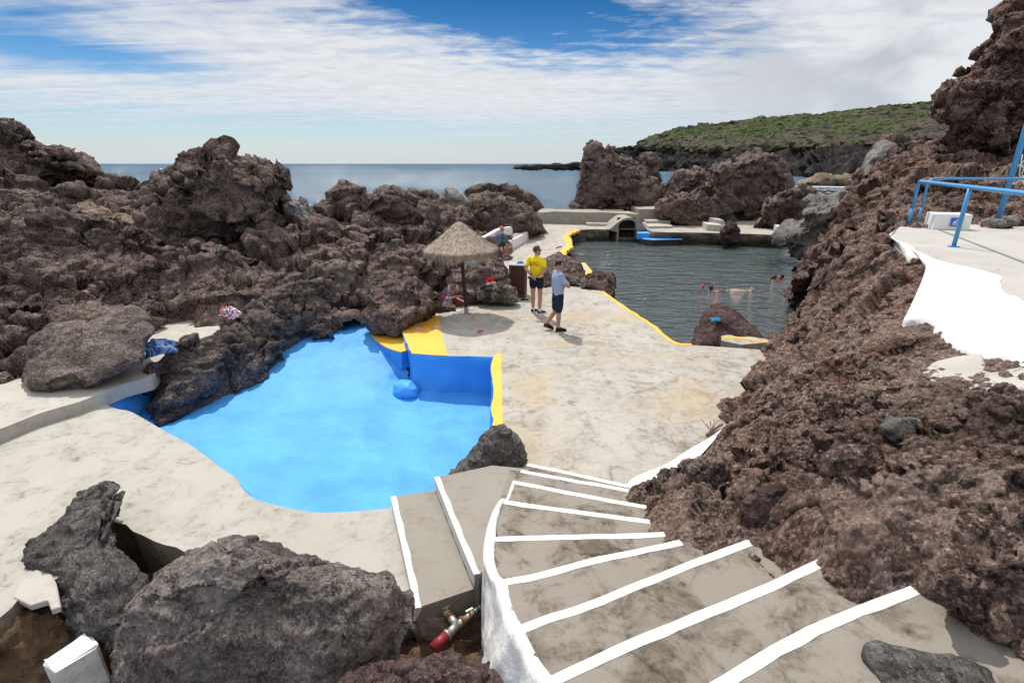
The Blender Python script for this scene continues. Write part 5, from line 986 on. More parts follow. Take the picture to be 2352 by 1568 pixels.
# ------------------------------------------------------------------ pipes in the pit
def pipe_mats():
    M['pipe_red'] = plain('red_plastic_pipe', (.28, .03, .035), .4, .15, 20); M['steel'] = plain('galvanised_steel', (.46, .45, .42), .42, .18, 40, metal=.75)
    M['rust'] = plain('rust', (.20, .085, .035), .85, .4, 60); M['green'] = plain('green_hose', (.03, .16, .085), .55); M['brass'] = plain('dull_brass', (.45, .38, .25), .5, .2, 40, metal=.5)
pipe_mats()
pz = .02
pj = at(1050, 1436, pz); pa = at(1012, 1390, pz+.02); pb = at(1005, 1478, pz-.03); pcx = at(1108, 1390, pz+.02)
pipe = thing('water_pipes', 'rusty steel water pipe tee with red plastic ends in the pit under the side steps', 'pipes', pj); J0 = pj
def seg(a, b, f0, f1): return [a+(b-a)*f0-J0, a+(b-a)*f1-J0]
def tubes(name, L, mat, seg_=14):
    bm = bmesh.new()
    for p, r in L: add_tube(bm, p, r, seg_)
    return link(name, from_bm(name, bm, True), M[mat], pipe)
tubes('tee', [(seg(pj, pa, 0, .45), .036), (seg(pj, pb, 0, .5), .038), (seg(pj, pcx, 0, .3), .034), ([(0, 0, 0), (0, 0, .002)], .04)], 'steel')
tubes('collar', [(seg(pj, pa, .40, .50), .047), (seg(pj, pcx, .16, .24), .046), (seg(pa, pj, -.18, -.02), .055)], 'rust')
tubes('valve', [(seg(pj, pa, .5, .78), .04), ([seg(pj, pa, .62, .62)[0]+np.array([0, 0, .0]), seg(pj, pa, .62, .62)[0]+np.array([0, 0, .07])], .012)], 'brass'); tubes('valve', [(seg(pj, pcx, .3, .62), .028), ([seg(pj, pcx, .48, .48)[0], seg(pj, pcx, .48, .48)[0]+np.array([0, 0, .06])], .010)], 'brass')
for f, pp_ in ((.62, pa), (.48, pcx)):
    bm = bmesh.new(); add_box(bm, tuple(seg(pj, pp_, f, f)[0]+np.array([0, 0, .07])), (.07, .018, .008), rot=.6, bevel=.003); link('valve_handle', from_bm('valve_handle', bm), M['steel'], pipe)
tubes('red_pipe', [(seg(pa, pj, -.12, .2), .043)], 'pipe_red'); tubes('red_pipe', [(seg(pj, pb, .5, 1.25), .045)], 'pipe_red')
tubes('hose', [(seg(pj, pcx, .62, 1.1), .024)], 'green')
tubes('clamp', [(seg(pj, pcx, .68, .72), .028), (seg(pj, pcx, .86, .9), .028)], 'steel'); tubes('bracket', [(seg(pj, pb, .46, .56), .049)], 'steel')
bm = bmesh.new(); add_tube(bm, [(0, 0, -.1), (0, 0, .05)], .030, 16, caps=False); add_tube(bm, [(0, 0, -.1), (0, 0, .05)], .024, 16, caps=False)
add_loft(bm, [ell_ring((0, 0, .05), .03, .03), ell_ring((0, 0, .05), .024, .024)], cap=False)
pp0 = at(992, 1433, -.10); ob = link('pipe_stub', from_bm('pipe_stub', bm), M['brass'], None, pp0); tag(ob, 'short open pipe stub sticking up from the cement left of the pipe tee', 'pipe')
V, Fq = blob_mesh([(925, 1445), (940, 1418), (980, 1408), (1030, 1415), (1040, 1450), (1010, 1480), (960, 1470)], t=4.55, thick=.10, res=.012, spec=[[('f', .2, .035)], [('f', .05, .010)]], seed=8)
rock('cement_lump', 'rough cement lump in the pit around the pipe stub', 'cement', (V, Fq), 'pit')
# ------------------------------------------------------------------ lower left: white block, broken tile, white paint patch
wb = at(188, 1560, -.62); bl = thing('concrete_block', 'broken white painted concrete block standing in the lower left pit', 'block', wb, R(-32))
bm = bmesh.new(); add_box(bm, (0, 0, .08), (.24, .32, .52), bevel=.02); 
for v in bm.verts: v.co += Vector(rng.standard_normal(3)*.008)
link('body', from_bm('body', bm), M['whiteworn'], bl)
bm = bmesh.new(); add_box(bm, (.10, -.13, -.06), (.17, .14, .24), bevel=.02)
for v in bm.verts: v.co += Vector(rng.standard_normal(3)*.010)
link('broken_corner', from_bm('broken_corner', bm), M['pit'], bl)
tp_ = [at(x, y, 0) for x, y in [(30, 1372), (50, 1335), (85, 1308), (118, 1318), (130, 1340), (140, 1395), (118, 1402), (110, 1380), (70, 1392)]]
bm = bmesh.new(); prism(bm, tp_, -.05, .014)
bmesh.ops.bevel(bm, geom=[e for e in bm.edges], offset=.008, segments=1, affect='EDGES')
tag(link('cement_lump', from_bm('cement_lump', bm), M['path']), 'cracked white cement lump on the deck corner left of the dark angular boulder', 'cement')
# ------------------------------------------------------------------ breakwater wall, far steps, arch, blue platform
WB = smooth_line([at(1180, 506), at(1225, 512), at(1270, 514), at(1310, 515), at(1380, 516.5), at(1466, 518)], 6)
bw = thing('breakwater_wall', 'long low concrete breakwater wall at the far end of the deck', 'wall', (4, 34, 0)); b0 = np.array([4, 34, 0])
bm = bmesh.new(); P1 = [(p[0]-b0[0], p[1]-b0[1]) for p in WB]; P2 = [(p[0]-.2, p[1]+2.3) for p in P1][::-1]
tops = [.76+.05*math.sin(k*.6) for k in range(len(P1))]; prism(bm, P1+P2, -1.8, tops+tops[::-1]); link('wall', from_bm('wall', bm), M['greycon'], bw)
e1 = at(1466, 513); e2 = at(1512, 512.5)
bm = bmesh.new(); prism(bm, [(e1[0]-b0[0]-.02, e1[1]-b0[1]), (e2[0]-b0[0]+.6, e2[1]-b0[1]), (e2[0]-b0[0]+.9, e2[1]-b0[1]+2.2), (e1[0]-b0[0], e1[1]-b0[1]+2.4)], -1.8, .93); link('end_block', from_bm('end_block', bm), M['greycon'], bw)
fs = thing('far_steps', 'small flight of concrete steps climbing behind the arch to the breakwater', 'steps', at(1395, 520)); f0 = np.array(fs.location)
for k, (xa, xb, y) in enumerate([(1346, 1398, 519), (1357, 1402, 514.6), (1368, 1407, 510.6), (1382, 1428, 507)]):
    z = .17*(k+1); a = at(xa, y-.2, 0); b = at(xb, y+1.2, 0)
    bm = bmesh.new(); prism(bm, [(a[0]-f0[0], a[1]-f0[1]), (b[0]-f0[0], b[1]-f0[1]), (b[0]-f0[0]+.35, b[1]-f0[1]+2.2-.3*k), (a[0]-f0[0]+.3, a[1]-f0[1]+2.2-.3*k)], -.1, z); link('step', from_bm('step', bm), M['path'], fs)
YA = 31.75
def xa(px, py): p = aty(px, py, YA); return p[0], p[2]
ar = thing('arch_tunnel', 'small concrete arch with a dark boarded gate at the far pool edge', 'arch', (xa(1441, 530)[0], YA, 0)); ax0 = ar.location[0]
prof = [(1396, 527.5), (1404, 524), (1412, 516.5), (1421, 509.5), (1430, 503.5), (1438, 500.6), (1446, 499.8), (1454, 501), (1462, 504.5), (1470, 510), (1478, 517), (1484, 523), (1487, 527.5)]
hole = [(1421, 545), (1421, 520), (1423, 513), (1428, 509), (1435, 506.3), (1443, 505.5), (1451, 506.3), (1457, 508.5), (1460.5, 512), (1461, 520), (1461, 545)]
PO = [xa(*p) for p in prof]; PH = [xa(*p) for p in hole]
PO = [(xa(1417, 540)[0], -.75), (xa(1417, 540)[0], -.16)]+PO+[(xa(1464.5, 540)[0], -.16), (xa(1464.5, 540)[0], -.75)]; PH[0] = (PH[0][0], -.5); PH[-1] = (PH[-1][0], -.5)
def resamp2(L, n): L = np.array([(a, b, 0) for a, b in L]); return resamp(L, n)[:, :2]
n = 41; O2 = resamp2(PO, n); I2 = resamp2([(PH[0][0], -.75)]+PH+[(PH[-1][0], -.75)], n)
bm = bmesh.new(); rings = []
for (x1, z1), (x2, z2) in zip(O2, I2):
    rings.append([(x1-ax0, 0, z1), (x2-ax0, 0, z2), (x2-ax0, 2.6, z2), (x1-ax0, 2.6, z1)])
add_loft(bm, rings); link('vault', from_bm('vault', bm), M['greycon'], ar)
bm = bmesh.new(); x0g, x1g = PH[0][0]-ax0, PH[-1][0]-ax0
for k in range(8):
    wdt = (x1g-x0g)/8; add_box(bm, (x0g+wdt*(k+.5), .62+.01*(k % 2), .0), (wdt*.9, .03, 1.2), bevel=.004)
add_box(bm, ((x0g+x1g)/2, .7, 0), (x1g-x0g+.05, .02, 1.3)); link('gate', from_bm('gate', bm), plain('dark_gate_boards', (.055, .035, .028), .8, .4, 8), ar)
bm = bmesh.new(); add_box(bm, ((x0g+x1g)/2, .05, -.62), (x1g-x0g, .5, .26), bevel=.03); link('sill', from_bm('sill', bm), M['poolwall'], ar)
# blue platform
bp = thing('blue_platform', 'bright blue painted bathing platform stepping down to the water beside the arch', 'platform', (9, 29, 0)); p0 = np.array([9, 29, 0])
def px_block(name, pts, z0, z1, mat):
    bm = bmesh.new(); prism(bm, [(p[0]-p0[0], p[1]-p0[1]) for p in pts], z0, z1); return link(name, from_bm(name, bm), mat, bp)
px_block('upper_step', [at(1464, 536, -.10), at(1497, 536, -.10), at(1490, 530.5, -.10), at(1463, 530.5, -.10)], -.45, -.10, M['poolblue'])
low = [at(1464, 544, -.36), at(1480, 549, -.36), at(1500, 551, -.36), at(1530, 550, -.36), at(1567, 549.5, -.36), at(1567, 546.5, -.36), at(1520, 545, -.36), at(1500, 541, -.36), at(1470, 538, -.36)]
px_block('lower_platform', low, -.40, -.36, M['poolblue']); px_block('base', [p+np.array([0, .06, 0]) for p in low[:5]]+[p+np.array([0, .5, 0]) for p in low[5:]], -1.5, -.402, M['poolwall'])
# flat steps right of the arch and the block on the far deck
f2 = thing('low_steps', 'two wide flat concrete steps between the arch and the round boulder', 'steps', at(1515, 520)); g0 = np.array(f2.location)
for k, (xa_, xb_, y, h) in enumerate([(1490, 1545, 525, .14), (1484, 1540, 518, .30)]):
    a = at(xa_, y); b = at(xb_, y-.8); bm = bmesh.new(); prism(bm, [(a[0]-g0[0], a[1]-g0[1]), (b[0]-g0[0], b[1]-g0[1]), (b[0]-g0[0]+.3, b[1]-g0[1]+2.6), (a[0]-g0[0]+.2, a[1]-g0[1]+2.6)], -.1, h); link('step', from_bm('step', bm), M['path'], f2)
a, b = at(1622, 529.5), at(1658, 532); bk = thing('concrete_block', 'low pale concrete block on the far deck left of the dark round boulder', 'block', (a+b)/2)
bm = bmesh.new(); h0 = np.array(bk.location); prism(bm, [(a[0]-h0[0], a[1]-h0[1]), (b[0]-h0[0], b[1]-h0[1]), (b[0]-h0[0]+.2, b[1]-h0[1]+1.2), (a[0]-h0[0]+.3, a[1]-h0[1]+1.6)], 0, .36); prism(bm, [(a[0]-h0[0]+.9, a[1]-h0[1]+1.0), (b[0]-h0[0]+.4, b[1]-h0[1]+.9), (b[0]-h0[0]+.6, b[1]-h0[1]+2.2), (a[0]-h0[0]+.9, a[1]-h0[1]+2.2)], 0, .55)
link('slab', from_bm('slab', bm), M['path'], bk)
a, b = at(1783, 533), at(1800, 536); bm = bmesh.new(); prism(bm, [a, b, b+np.array([.5, 1.0, 0]), a+np.array([.3, 1.0, 0])], 0, .35)
tag(link('concrete_block', from_bm('concrete_block', bm), M['white']), 'small white block at the foot of the rough grey brown boulder by the carved rock', 'block')
# whitewashed sea wall with black stones
ww = thing('sea_wall', 'whitewashed sea wall set with black stones seen beyond the rocks', 'wall', dep(1905, 449, 62)); w0 = np.array(ww.location)
A1 = dep(1820, 449, 64); A2 = dep(1990, 452, 60); dirw = (A2-A1); dirw[2] = 0; Lw = np.linalg.norm(dirw); dirw /= Lw; ang = math.atan2(dirw[1], dirw[0])
ztop = aty(1905, 429, w0[1])[2]-w0[2]
bm = bmesh.new(); add_box(bm, (0, .6, ztop/2-1), (Lw, 1.2, ztop+2), rot=None, bevel=.05); o = link('wall', from_bm('wall', bm), M['white'], ww); o.rotation_euler = (0, 0, ang)
bm = bmesh.new()
for k in range(60):
    r = k % 3; x = -Lw/2+(k//3+.5*(r % 2)+.25*rng.random())*Lw/20; z = ztop*(.18+.3*r)+.04*rng.standard_normal()
    wq = rng.uniform(.18, .34) if r < 2 else rng.uniform(.08, .2); add_ball(bm, (x, 0.02, z), (wq, .06, wq*rng.uniform(.35, .55)), 1)
o = link('stones', from_bm('stones', bm), M['basalt'], ww); o.rotation_euler = (0, 0, ang); tag(o, kind='stuff')
# ------------------------------------------------------------------ thatched parasol
M['straw'] = plain('dry_straw', (.27, .20, .15), .85, .3, 25); M['straw2'] = plain('pale_straw', (.47, .395, .33), .85, .35, 14); M['straw3'] = plain('golden_straw', (.34, .255, .18), .85, .4, 14)
M['polewood'] = plain('dark_stained_wood', (.055, .026, .018), .5, .3, 12); M['sleeve'] = plain('grey_metal_sleeve', (.30, .30, .30), .5, .1)
pb_ = at(1071, 718); par = thing('parasol', 'thatched straw parasol on a dark wooden pole standing on the deck', 'parasol', pb_)
bm = bmesh.new(); add_tube(bm, [(0, 0, .16), (-.05, 0, 1.0), (-.10, 0, 2.2)], [.052, .050, .045], 14); link('pole', from_bm('pole', bm, True), M['polewood'], par)
bm = bmesh.new(); add_tube(bm, [(0.004, 0, 0), (0, 0, .17)], [.062, .060], 16); link('pole_sleeve', from_bm('pole_sleeve', bm), M['sleeve'], par)
prof_ = [(.012, 2.375), (.07, 2.36), (.16, 2.30), (.35, 2.145), (.55, 1.99), (.75, 1.85), (.90, 1.755), (.99, 1.70), (1.01, 1.665), (.99, 1.645), (.7, 1.78), (.3, 2.06), (.02, 2.2)]
pc = np.array([-.115, 0, .02]); rings = []
for j, (r, z) in enumerate(prof_):
    ring = []
    for k in range(72):
        a = 2*math.pi*k/72; wob = .95+.03*math.sin(3*a+1)+.02*math.sin(7*a); ring.append(pc+np.array([r*wob*math.cos(a), r*wob*math.sin(a), z+.012*math.sin(5*a+j)*r]))
    rings.append(ring)
bm = bmesh.new(); add_loft(bm, rings); link('canopy', from_bm('canopy', bm, True), M['straw'], par)
def straws(name, n, mat, fringe):
    V, Fq = [], []
    for i in range(n):
        a = rng.random()*2*math.pi; ca, sa = math.cos(a), math.sin(a); wob = .95+.03*math.sin(3*a+1)+.02*math.sin(7*a); tn = np.array([-sa, ca, 0])
        if fringe:
            r = rng.uniform(.90, 1.025)*wob; z = 1.70-.06*rng.random()+.05*(1.02-r/wob)*6; ln = rng.uniform(.06, .14)*(1.35+.3*math.sin(a*3) if rng.random() < .35 else 1)
            p = np.array([r*ca, r*sa, z]); out = np.array([ca, sa, 0])*rng.uniform(-.25, .35)+tn*rng.uniform(-.3, .3); d = np.array([0, 0, -1])+out; wd = rng.uniform(.005, .011)
        else:
            r = math.sqrt(rng.uniform(.005, 1.0)); z = np.interp(r, [.012, .07, .16, .35, .55, .75, .90, .99], [2.375, 2.36, 2.30, 2.145, 1.99, 1.85, 1.755, 1.70])
            d = np.array([ca, sa, -.72 if r > .1 else -.3])+tn*rng.uniform(-.4, .4); ln = rng.uniform(.05, .13); nrm = np.array([ca*.58, sa*.58, .81])
            p = np.array([r*wob*ca, r*wob*sa, z])+nrm*rng.uniform(.004, .02)-d/np.linalg.norm(d)*ln*.5; d = d/np.linalg.norm(d)+nrm*rng.uniform(-.02, .14); wd = rng.uniform(.004, .008)
        d = d/np.linalg.norm(d); sd_ = np.cross(d, np.array([ca, sa, .3])); sd_ /= np.linalg.norm(sd_)
        q = p+d*ln*.55+np.array([0, 0, -.01*rng.random()]); e = p+d*ln+np.array([0, 0, -.03*rng.random()])+tn*rng.uniform(-.02, .02)*fringe
        b = len(V); V += [p-sd_*wd, p+sd_*wd, q+sd_*wd, q-sd_*wd, e+sd_*wd*.5, e-sd_*wd*.5]; Fq += [(b, b+1, b+2, b+3), (b+3, b+2, b+4, b+5)]
    return link(name, mesh_np(name, np.array(V)+pc, np.array(Fq), smooth=False), mat, par)
straws('thatch', 5200, M['straw2'], False); straws('thatch', 2600, M['straw3'], False); straws('fringe', 2600, M['straw3'], True)
# ------------------------------------------------------------------ curved white bench
M['benchwhite'] = paint('white_bench_paint', (.80, .80, .79), (.74, .735, .72), k=2, bs=.5, amt=.1)
fl = resamp(smooth_line([at(1090, 622), at(1128, 600), at(1159, 581.5), at(1187, 567.5), at(1208, 554), at(1214.5, 548.5), at(1213.5, 543)], 6), 40)
T = np.gradient(fl, axis=0); T /= np.linalg.norm(T, axis=1, keepdims=True); Nn = np.stack([-T[:, 1], T[:, 0], 0*T[:, 0]], 1)
be = thing('bench', 'curved white painted masonry bench under the massive dark rock', 'bench', at(1187, 567)); q0 = np.array(be.location)
dw = np.interp(np.linspace(0, 1, 40), [0, .6, .86, 1], [.62, .62, .5, .12])
bl_ = fl+Nn*dw[:, None]
bm = bmesh.new(); prism(bm, [p-q0 for p in fl]+[p-q0 for p in bl_[::-1]], -.1, .44); link('seat', from_bm('seat', bm), M['benchwhite'], be)
i1 = fl+Nn*.09; i2 = fl+Nn*(dw-.02)[:, None]
bm = bmesh.new(); prism(bm, [p-q0 for p in i1[:37]]+[p-q0 for p in i2[:37][::-1]], .40, .446); link('seat_top', from_bm('seat_top', bm), M['greycon'], be)
n0, n1 = 2, 30
b1_ = bl_[n0:n1]; b2_ = b1_+Nn[n0:n1]*.20; hh = [.86+.06*min(1, (n1-n0-1-k)/3.0)*0+.05*math.sin(k*.4) for k in range(n1-n0)]; hh[-1] = .66; hh[-2] = .83
bm = bmesh.new(); prism(bm, [p-q0 for p in b1_]+[p-q0 for p in b2_[::-1]], -.1, hh+hh[::-1]); link('backrest', from_bm('backrest', bm), M['benchwhite'], be)
# ------------------------------------------------------------------ wooden bin
bb_ = at(1190, 678); bn = thing('litter_bin', 'dark slatted wooden litter bin with a grey lid behind the two men', 'bin', bb_, R(-10))
M['binwood'] = plain('red_brown_wood', (.075, .032, .022), .55, .35, 9); M['binlid'] = plain('grey_lid', (.36, .37, .40), .6, .15, 20)
bm = bmesh.new(); wd = .46
for sx_, sy_, ax in ((0, -1, 0), (0, 1, 0), (-1, 0, 1), (1, 0, 1)):
    for k in range(5):
        o = (k-2)*wd/5*1.0
        c = (o, sy_*wd/2, .48) if ax == 0 else (sx_*wd/2, o, .48)
        add_box(bm, c, ((wd/5-.010), .022, .94) if ax == 0 else (.022, wd/5-.010, .94), bevel=.004)
link('slats', from_bm('slats', bm), M['binwood'], bn)
bm = bmesh.new(); add_box(bm, (0, 0, .50), (wd-.03, wd-.03, .90)); link('liner', from_bm('liner', bm), plain('dark_liner', (.012, .009, .008), .8), bn)
bm = bmesh.new(); add_box(bm, (0, 0, .965), (wd+.05, wd+.05, .03), bevel=.006); link('lid', from_bm('lid', bm), M['binlid'], bn)
def sheet(name, label, cat, loc, sx_, sy_, hz, mat, seed, rz=0.0, n=34, tilt=None, group=None, droop=0.0):
    u, v = np.meshgrid(np.linspace(-1, 1, n), np.linspace(-1, 1, n)); u, v = u.ravel(), v.ravel(); P = np.column_stack([u, v, 0*u])
    r = fbm(P*1.3+seed*3.1, 4, seed=seed, ridged=True); e = np.clip((1-np.maximum(abs(u), abs(v)))*3, 0, 1)
    z = hz*(.25+.75*np.clip(.5+.6*r, 0, 1.4))*(.12+.88*e)*(1-.3*(u*u+v*v))
    x = sx_*(u+.22*fbm(P*.9+seed, 3, seed=seed+1)); y = sy_*(v+.22*fbm(P*.9+seed+30, 3, seed=seed+2)); z = z-droop*u*u
    V = np.column_stack([x, y, z]); idx = np.arange(n*n).reshape(n, n); Fq = np.stack([idx[:-1, :-1], idx[:-1, 1:], idx[1:, 1:], idx[1:, :-1]], -1).reshape(-1, 4)
    m = mesh_np(name, V, Fq); o = link(name, m, mat, None, loc); o.rotation_euler = tilt if tilt else (0, 0, rz)
    so = o.modifiers.new('s', 'SOLIDIFY'); so.thickness = .008
    return tag(o, label, cat, group)
def cloth(name, cols, k=6.0, stripe=None):
    m, nt = new_mat(name); P = objco(nt); a = noise(nt, P, k, 3, .5, 1.0)
    st = [(i/len(cols)*.26+.37 if i else 0.0, c) for i, c in enumerate(cols)]
    c = ramp(nt, a, st, 'CONSTANT'); finish(nt, c, .9, bump(nt, noise(nt, P, 60, 3), .2, .003), .1); return m
lid = bb_+np.array([.06, -.02, .982])
sheet('cloth', 'small blue crumpled cloth lying on the lid of the wooden bin', 'cloth', lid, .10, .06, .07, cloth('blue_cloth', [(.03, .10, .42), (.30, .42, .70), (.05, .14, .5)], 20), 3)
# ------------------------------------------------------------------ towels and clothes on the rocks
tw_ = cloth('striped_towel', [(.55, .03, .07), (.75, .70, .72), (.75, .70, .72), (.04, .16, .5), (.70, .10, .2)], 5)
sheet('towel', 'red white and blue beach towel draped on the rock above the left path', 'towel', dep(529, 720, 11.6), .24, .15, .16, tw_, 5, tilt=(.35, .1, -.5), droop=.05)
sheet('towel', 'blue grey towel thrown over the rocks beside the left path', 'towel', dep(372, 803, 9.55), .27, .17, .20, cloth('blue_grey_towel', [(.05, .10, .22), (.11, .20, .38), (.20, .30, .47), (.06, .12, .26)], 4), 7, tilt=(.30, -.15, .25), droop=.04)
sheet('cloth', 'bright red cloth lying on the rough boulder behind the parasol pole', 'cloth', dep(1126, 644, 14.42), .14, .11, .09, cloth('red_cloth', [(.62, .02, .02), (.75, .05, .04), (.45, .01, .01)], 8), 9, tilt=(.5, 0, .3))
sheet('cloth', 'pale blue and white cloth tucked below the bright red cloth', 'cloth', dep(1129, 652, 14.36), .14, .06, .06, cloth('pale_cloth', [(.55, .62, .72), (.75, .78, .8), (.35, .45, .62)], 9), 11, tilt=(.45, 0, .1))
sheet('cloth', 'turquoise blue rag lying on the pointed rock at the pool side', 'cloth', dep(1645, 734, 11.97), .12, .05, .04, cloth('turquoise_rag', [(.02, .28, .55), (.05, .38, .65)], 9), 13, tilt=(.7, 0, .15))
# landing net
ln = thing('landing_net', 'blue hooped landing net with a pink handle on the boulder under the parasol brim', 'net', dep(1078, 604, 15.0)); n0_ = np.array(ln.location)
bm = bmesh.new(); hp = [(math.cos(a)*.13, math.sin(a)*.07, .03+.02*math.sin(a)) for a in np.linspace(0, 2*math.pi, 20)]; add_tube(bm, hp, .012, 8); link('hoop', from_bm('hoop', bm, True), plain('blue_plastic', (.10, .42, .70), .4), ln)
bm = bmesh.new(); hd = dep(1097, 587, 14.95)-n0_; add_tube(bm, [(.12, .02, .02), hd*.5+np.array([.05, 0, .0])], .012, 8); link('shaft', from_bm('shaft', bm), plain('white_plastic', (.7, .7, .72), .4), ln)
bm = bmesh.new(); add_tube(bm, [hd*.5+np.array([.05, 0, 0]), hd], .014, 8); link('handle', from_bm('handle', bm), plain('pink_plastic', (.72, .22, .22), .4), ln)
# ------------------------------------------------------------------ bags beneath the parasol
def g(x, y): return at(x, y, 0)
M['whitebag'] = plain('white_plastic_bag', (.74, .73, .72), .45, .06, 8)
o0 = g(1041, 697); bag = thing('shopping_bag', 'white plastic shopping bag with two upright handles among the bags by the parasol', 'bag', o0+np.array([0, .12, 0]))
bm = bmesh.new(); rr_ = []
for z, rx, ry in ((0, .13, .08), (.06, .16, .11), (.18, .165, .11), (.28, .15, .08), (.34, .145, .05)):
    rr_.append([np.array(p)+np.append(rng.standard_normal(2)*.012, 0) for p in ell_ring((0, 0, z), rx, ry, 18, p=.8)])
add_loft(bm, rr_); link('body', eval_mods(from_bm('body', bm), [('SUBSURF', dict(levels=1))]), M['whitebag'], bag)
for s in (-1, 1):
    bm = bmesh.new(); rr_ = [ell_ring((s*.115, 0, .31), .045, .03, 10), ell_ring((s*.125, 0, .40), .038, .018, 10), ell_ring((s*.12, 0, .47), .024, .010, 10), ell_ring((s*.105, .01, .52), .008, .005, 10)]
    add_loft(bm, rr_); link('handle', from_bm('handle', bm, True), M['whitebag'], bag)
bm = bmesh.new(); add_box(bm, (.02, -.118, .17), (.07, .01, .045), bevel=.004); link('print', from_bm('print', bm), plain('green_print', (.03, .45, .12), .5), bag)
sheet('cloth', 'red cloth stuffed in the top of the white shopping bag', 'cloth', o0+np.array([0, .12, .33]), .06, .04, .12, cloth('red_stuff', [(.65, .06, .04), (.5, .02, .02)], 12), 15)
def redbag():
    m, nt = new_mat('patterned_red_fabric'); P = objco(nt); a = nd(nt, 'TexVoronoi', {'Vector': P, 'Scale': 26.0}).outputs['Distance']; b = noise(nt, P, 16, 3, .5, .5)
    c = mix(nt, ramp(nt, a, [(.25, 1), (.33, 0)]), (.20, .018, .014), (.46, .16, .11)); c = mix(nt, ramp(nt, b, [(.56, 0), (.62, .7)]), c, (.12, .01, .01)); finish(nt, c, .7, None, .3); return m
def softbag(name, label, loc, r, mat, seed, cat='bag', amp=.02, res=.014):
    S, Fq = cubesphere(max(14, int(1.6*max(r)/res))); V = np.sign(S)*np.abs(S)**.8*np.array(r); V[:, 2] = np.maximum(V[:, 2], -r[2]*.75)+r[2]*.75
    V = displace(V, Fq, [[('f', .22, amp), ('r', .15, amp*.7)]], seed); V[:, 2] = np.maximum(V[:, 2], 0)
    return V, Fq
root = thing('beach_bag', 'red patterned beach bag in front of the white shopping bag', 'bag', g(1051, 703)+np.array([0, .05, 0]))
V, Fq = softbag('', '', None, (.21, .12, .16), None, 3); link('body', mesh_np('body', V, Fq), redbag(), root)
bm = bmesh.new(); add_tube(bm, [(-.10, -.05, .20), (-.07, -.06, .27), (.0, -.06, .295), (.08, -.06, .27), (.11, -.05, .20)], .011, 8); link('handle', from_bm('handle', bm, True), plain('dark_red_strap', (.25, .03, .03), .6), root)
sheet('towel', 'magenta and lilac towel heaped at the left end of the bags', 'towel', g(1020, 702)+np.array([.02, .1, 0]), .20, .14, .26, cloth('magenta_towel', [(.50, .04, .24), (.62, .16, .38), (.22, .18, .34), (.70, .62, .70), (.5, .05, .25)], 5), 17)
sheet('towel', 'dark blue and white towel between the magenta towel and the red bag', 'towel', g(1033, 703)+np.array([0, .02, 0]), .11, .12, .30, cloth('blue_white_towel', [(.06, .07, .16), (.68, .68, .72), (.10, .11, .26), (.30, .30, .5)], 6), 19)
root = thing('backpack', 'grey and black backpack with a pink top loop right of the parasol pole', 'backpack', g(1079, 696)+np.array([.02, .08, 0]))
V, Fq = softbag('', '', None, (.15, .13, .21), None, 5, amp=.015); link('body', mesh_np('body', V, Fq), cloth('grey_black_fabric', [(.02, .02, .024), (.16, .17, .18), (.32, .33, .34), (.03, .03, .035)], 5), root)
V, Fq = softbag('', '', None, (.10, .05, .10), None, 6, amp=.01); V = V+np.array([-.02, -.13, .03]); link('front_pocket', mesh_np('front_pocket', V, Fq), plain('grey_fabric', (.28, .29, .30), .8), root)
bm = bmesh.new(); add_tube(bm, [(-.03, -.02, .30), (-.025, -.02, .37), (.0, -.02, .39), (.03, -.02, .37), (.035, -.02, .30)], .011, 8); link('loop', from_bm('loop', bm, True), plain('pink_strap', (.6, .06, .16), .6), root)
root = thing('bottle', 'small orange bottle standing among the bags by the parasol pole', 'bottle', g(1060, 698)+np.array([-.03, .1, 0]))
bm = bmesh.new(); add_tube(bm, [(0, 0, 0), (0, 0, .02), (0, 0, .18), (0, 0, .21), (0, 0, .25)], [.038, .042, .042, .03, .018], 14); link('body', from_bm('body', bm, True), plain('orange_plastic', (.85, .20, .02), .35), root)
bm = bmesh.new(); add_tube(bm, [(0, 0, .25), (0, 0, .28)], .022, 12); link('cap', from_bm('cap', bm), plain('white_cap', (.8, .8, .8), .4), root)
bm = bmesh.new(); q = g(1057, 703); add_box(bm, (0, 0, .20), (.24, .05, .03), rot=Matrix.Rotation(.5, 4, 'Y'), bevel=.012); tag(link('rolled_mat', from_bm('rolled_mat', bm), M['whitebag'], None, q+np.array([.02, -.06, 0])), 'white rolled mat leaning against the red beach bag', 'mat')
bm = bmesh.new(); add_tube(bm, [(0, 0, .012), (.16, .17, .012), (.17, .18, .012)], .012, 8); tag(link('snorkel', from_bm('snorkel', bm, True), plain('black_rubber', (.02, .02, .022), .5), None, g(1086, 697)), 'short black snorkel tube on the deck right of the backpack', 'snorkel')
# ------------------------------------------------------------------ flip flops and shoes
def flipflop(label, px_, py_, rz, col, group, z=0.0, strap=None, flip=False, s=1.0):
    root = thing('flip_flop', label, 'flip flop', at(px_, py_, z), rz, group)
    outl = [(0, -.125), (.032, -.115), (.040, -.07), (.036, 0), (.047, .06), (.045, .10), (.02, .128), (-.015, .128), (-.038, .10), (-.042, .05), (-.034, 0), (-.040, -.07), (-.03, -.115)]
    outl = [(a*s*1.05, b*s) for a, b in outl]; bm = bmesh.new(); prism(bm, outl, .002, .022)
    mt = plain('foam_sole', col, .7, .12, 20); link('sole', from_bm('sole', bm), mt, root)
    bm = bmesh.new(); add_tube(bm, [(.040*s, -.02, .022), (.034*s, .02, .055), (.004, .07, .050), (.0, .085, .022)], .007, 6); add_tube(bm, [(-.038*s, -.02, .022), (-.032*s, .02, .055), (.0, .07, .050)], .007, 6)
    link('strap', from_bm('strap', bm, True), plain('strap_rubber', strap or tuple(x*.6 for x in col), .5), root); return root
pk = (.60, .36, .38)
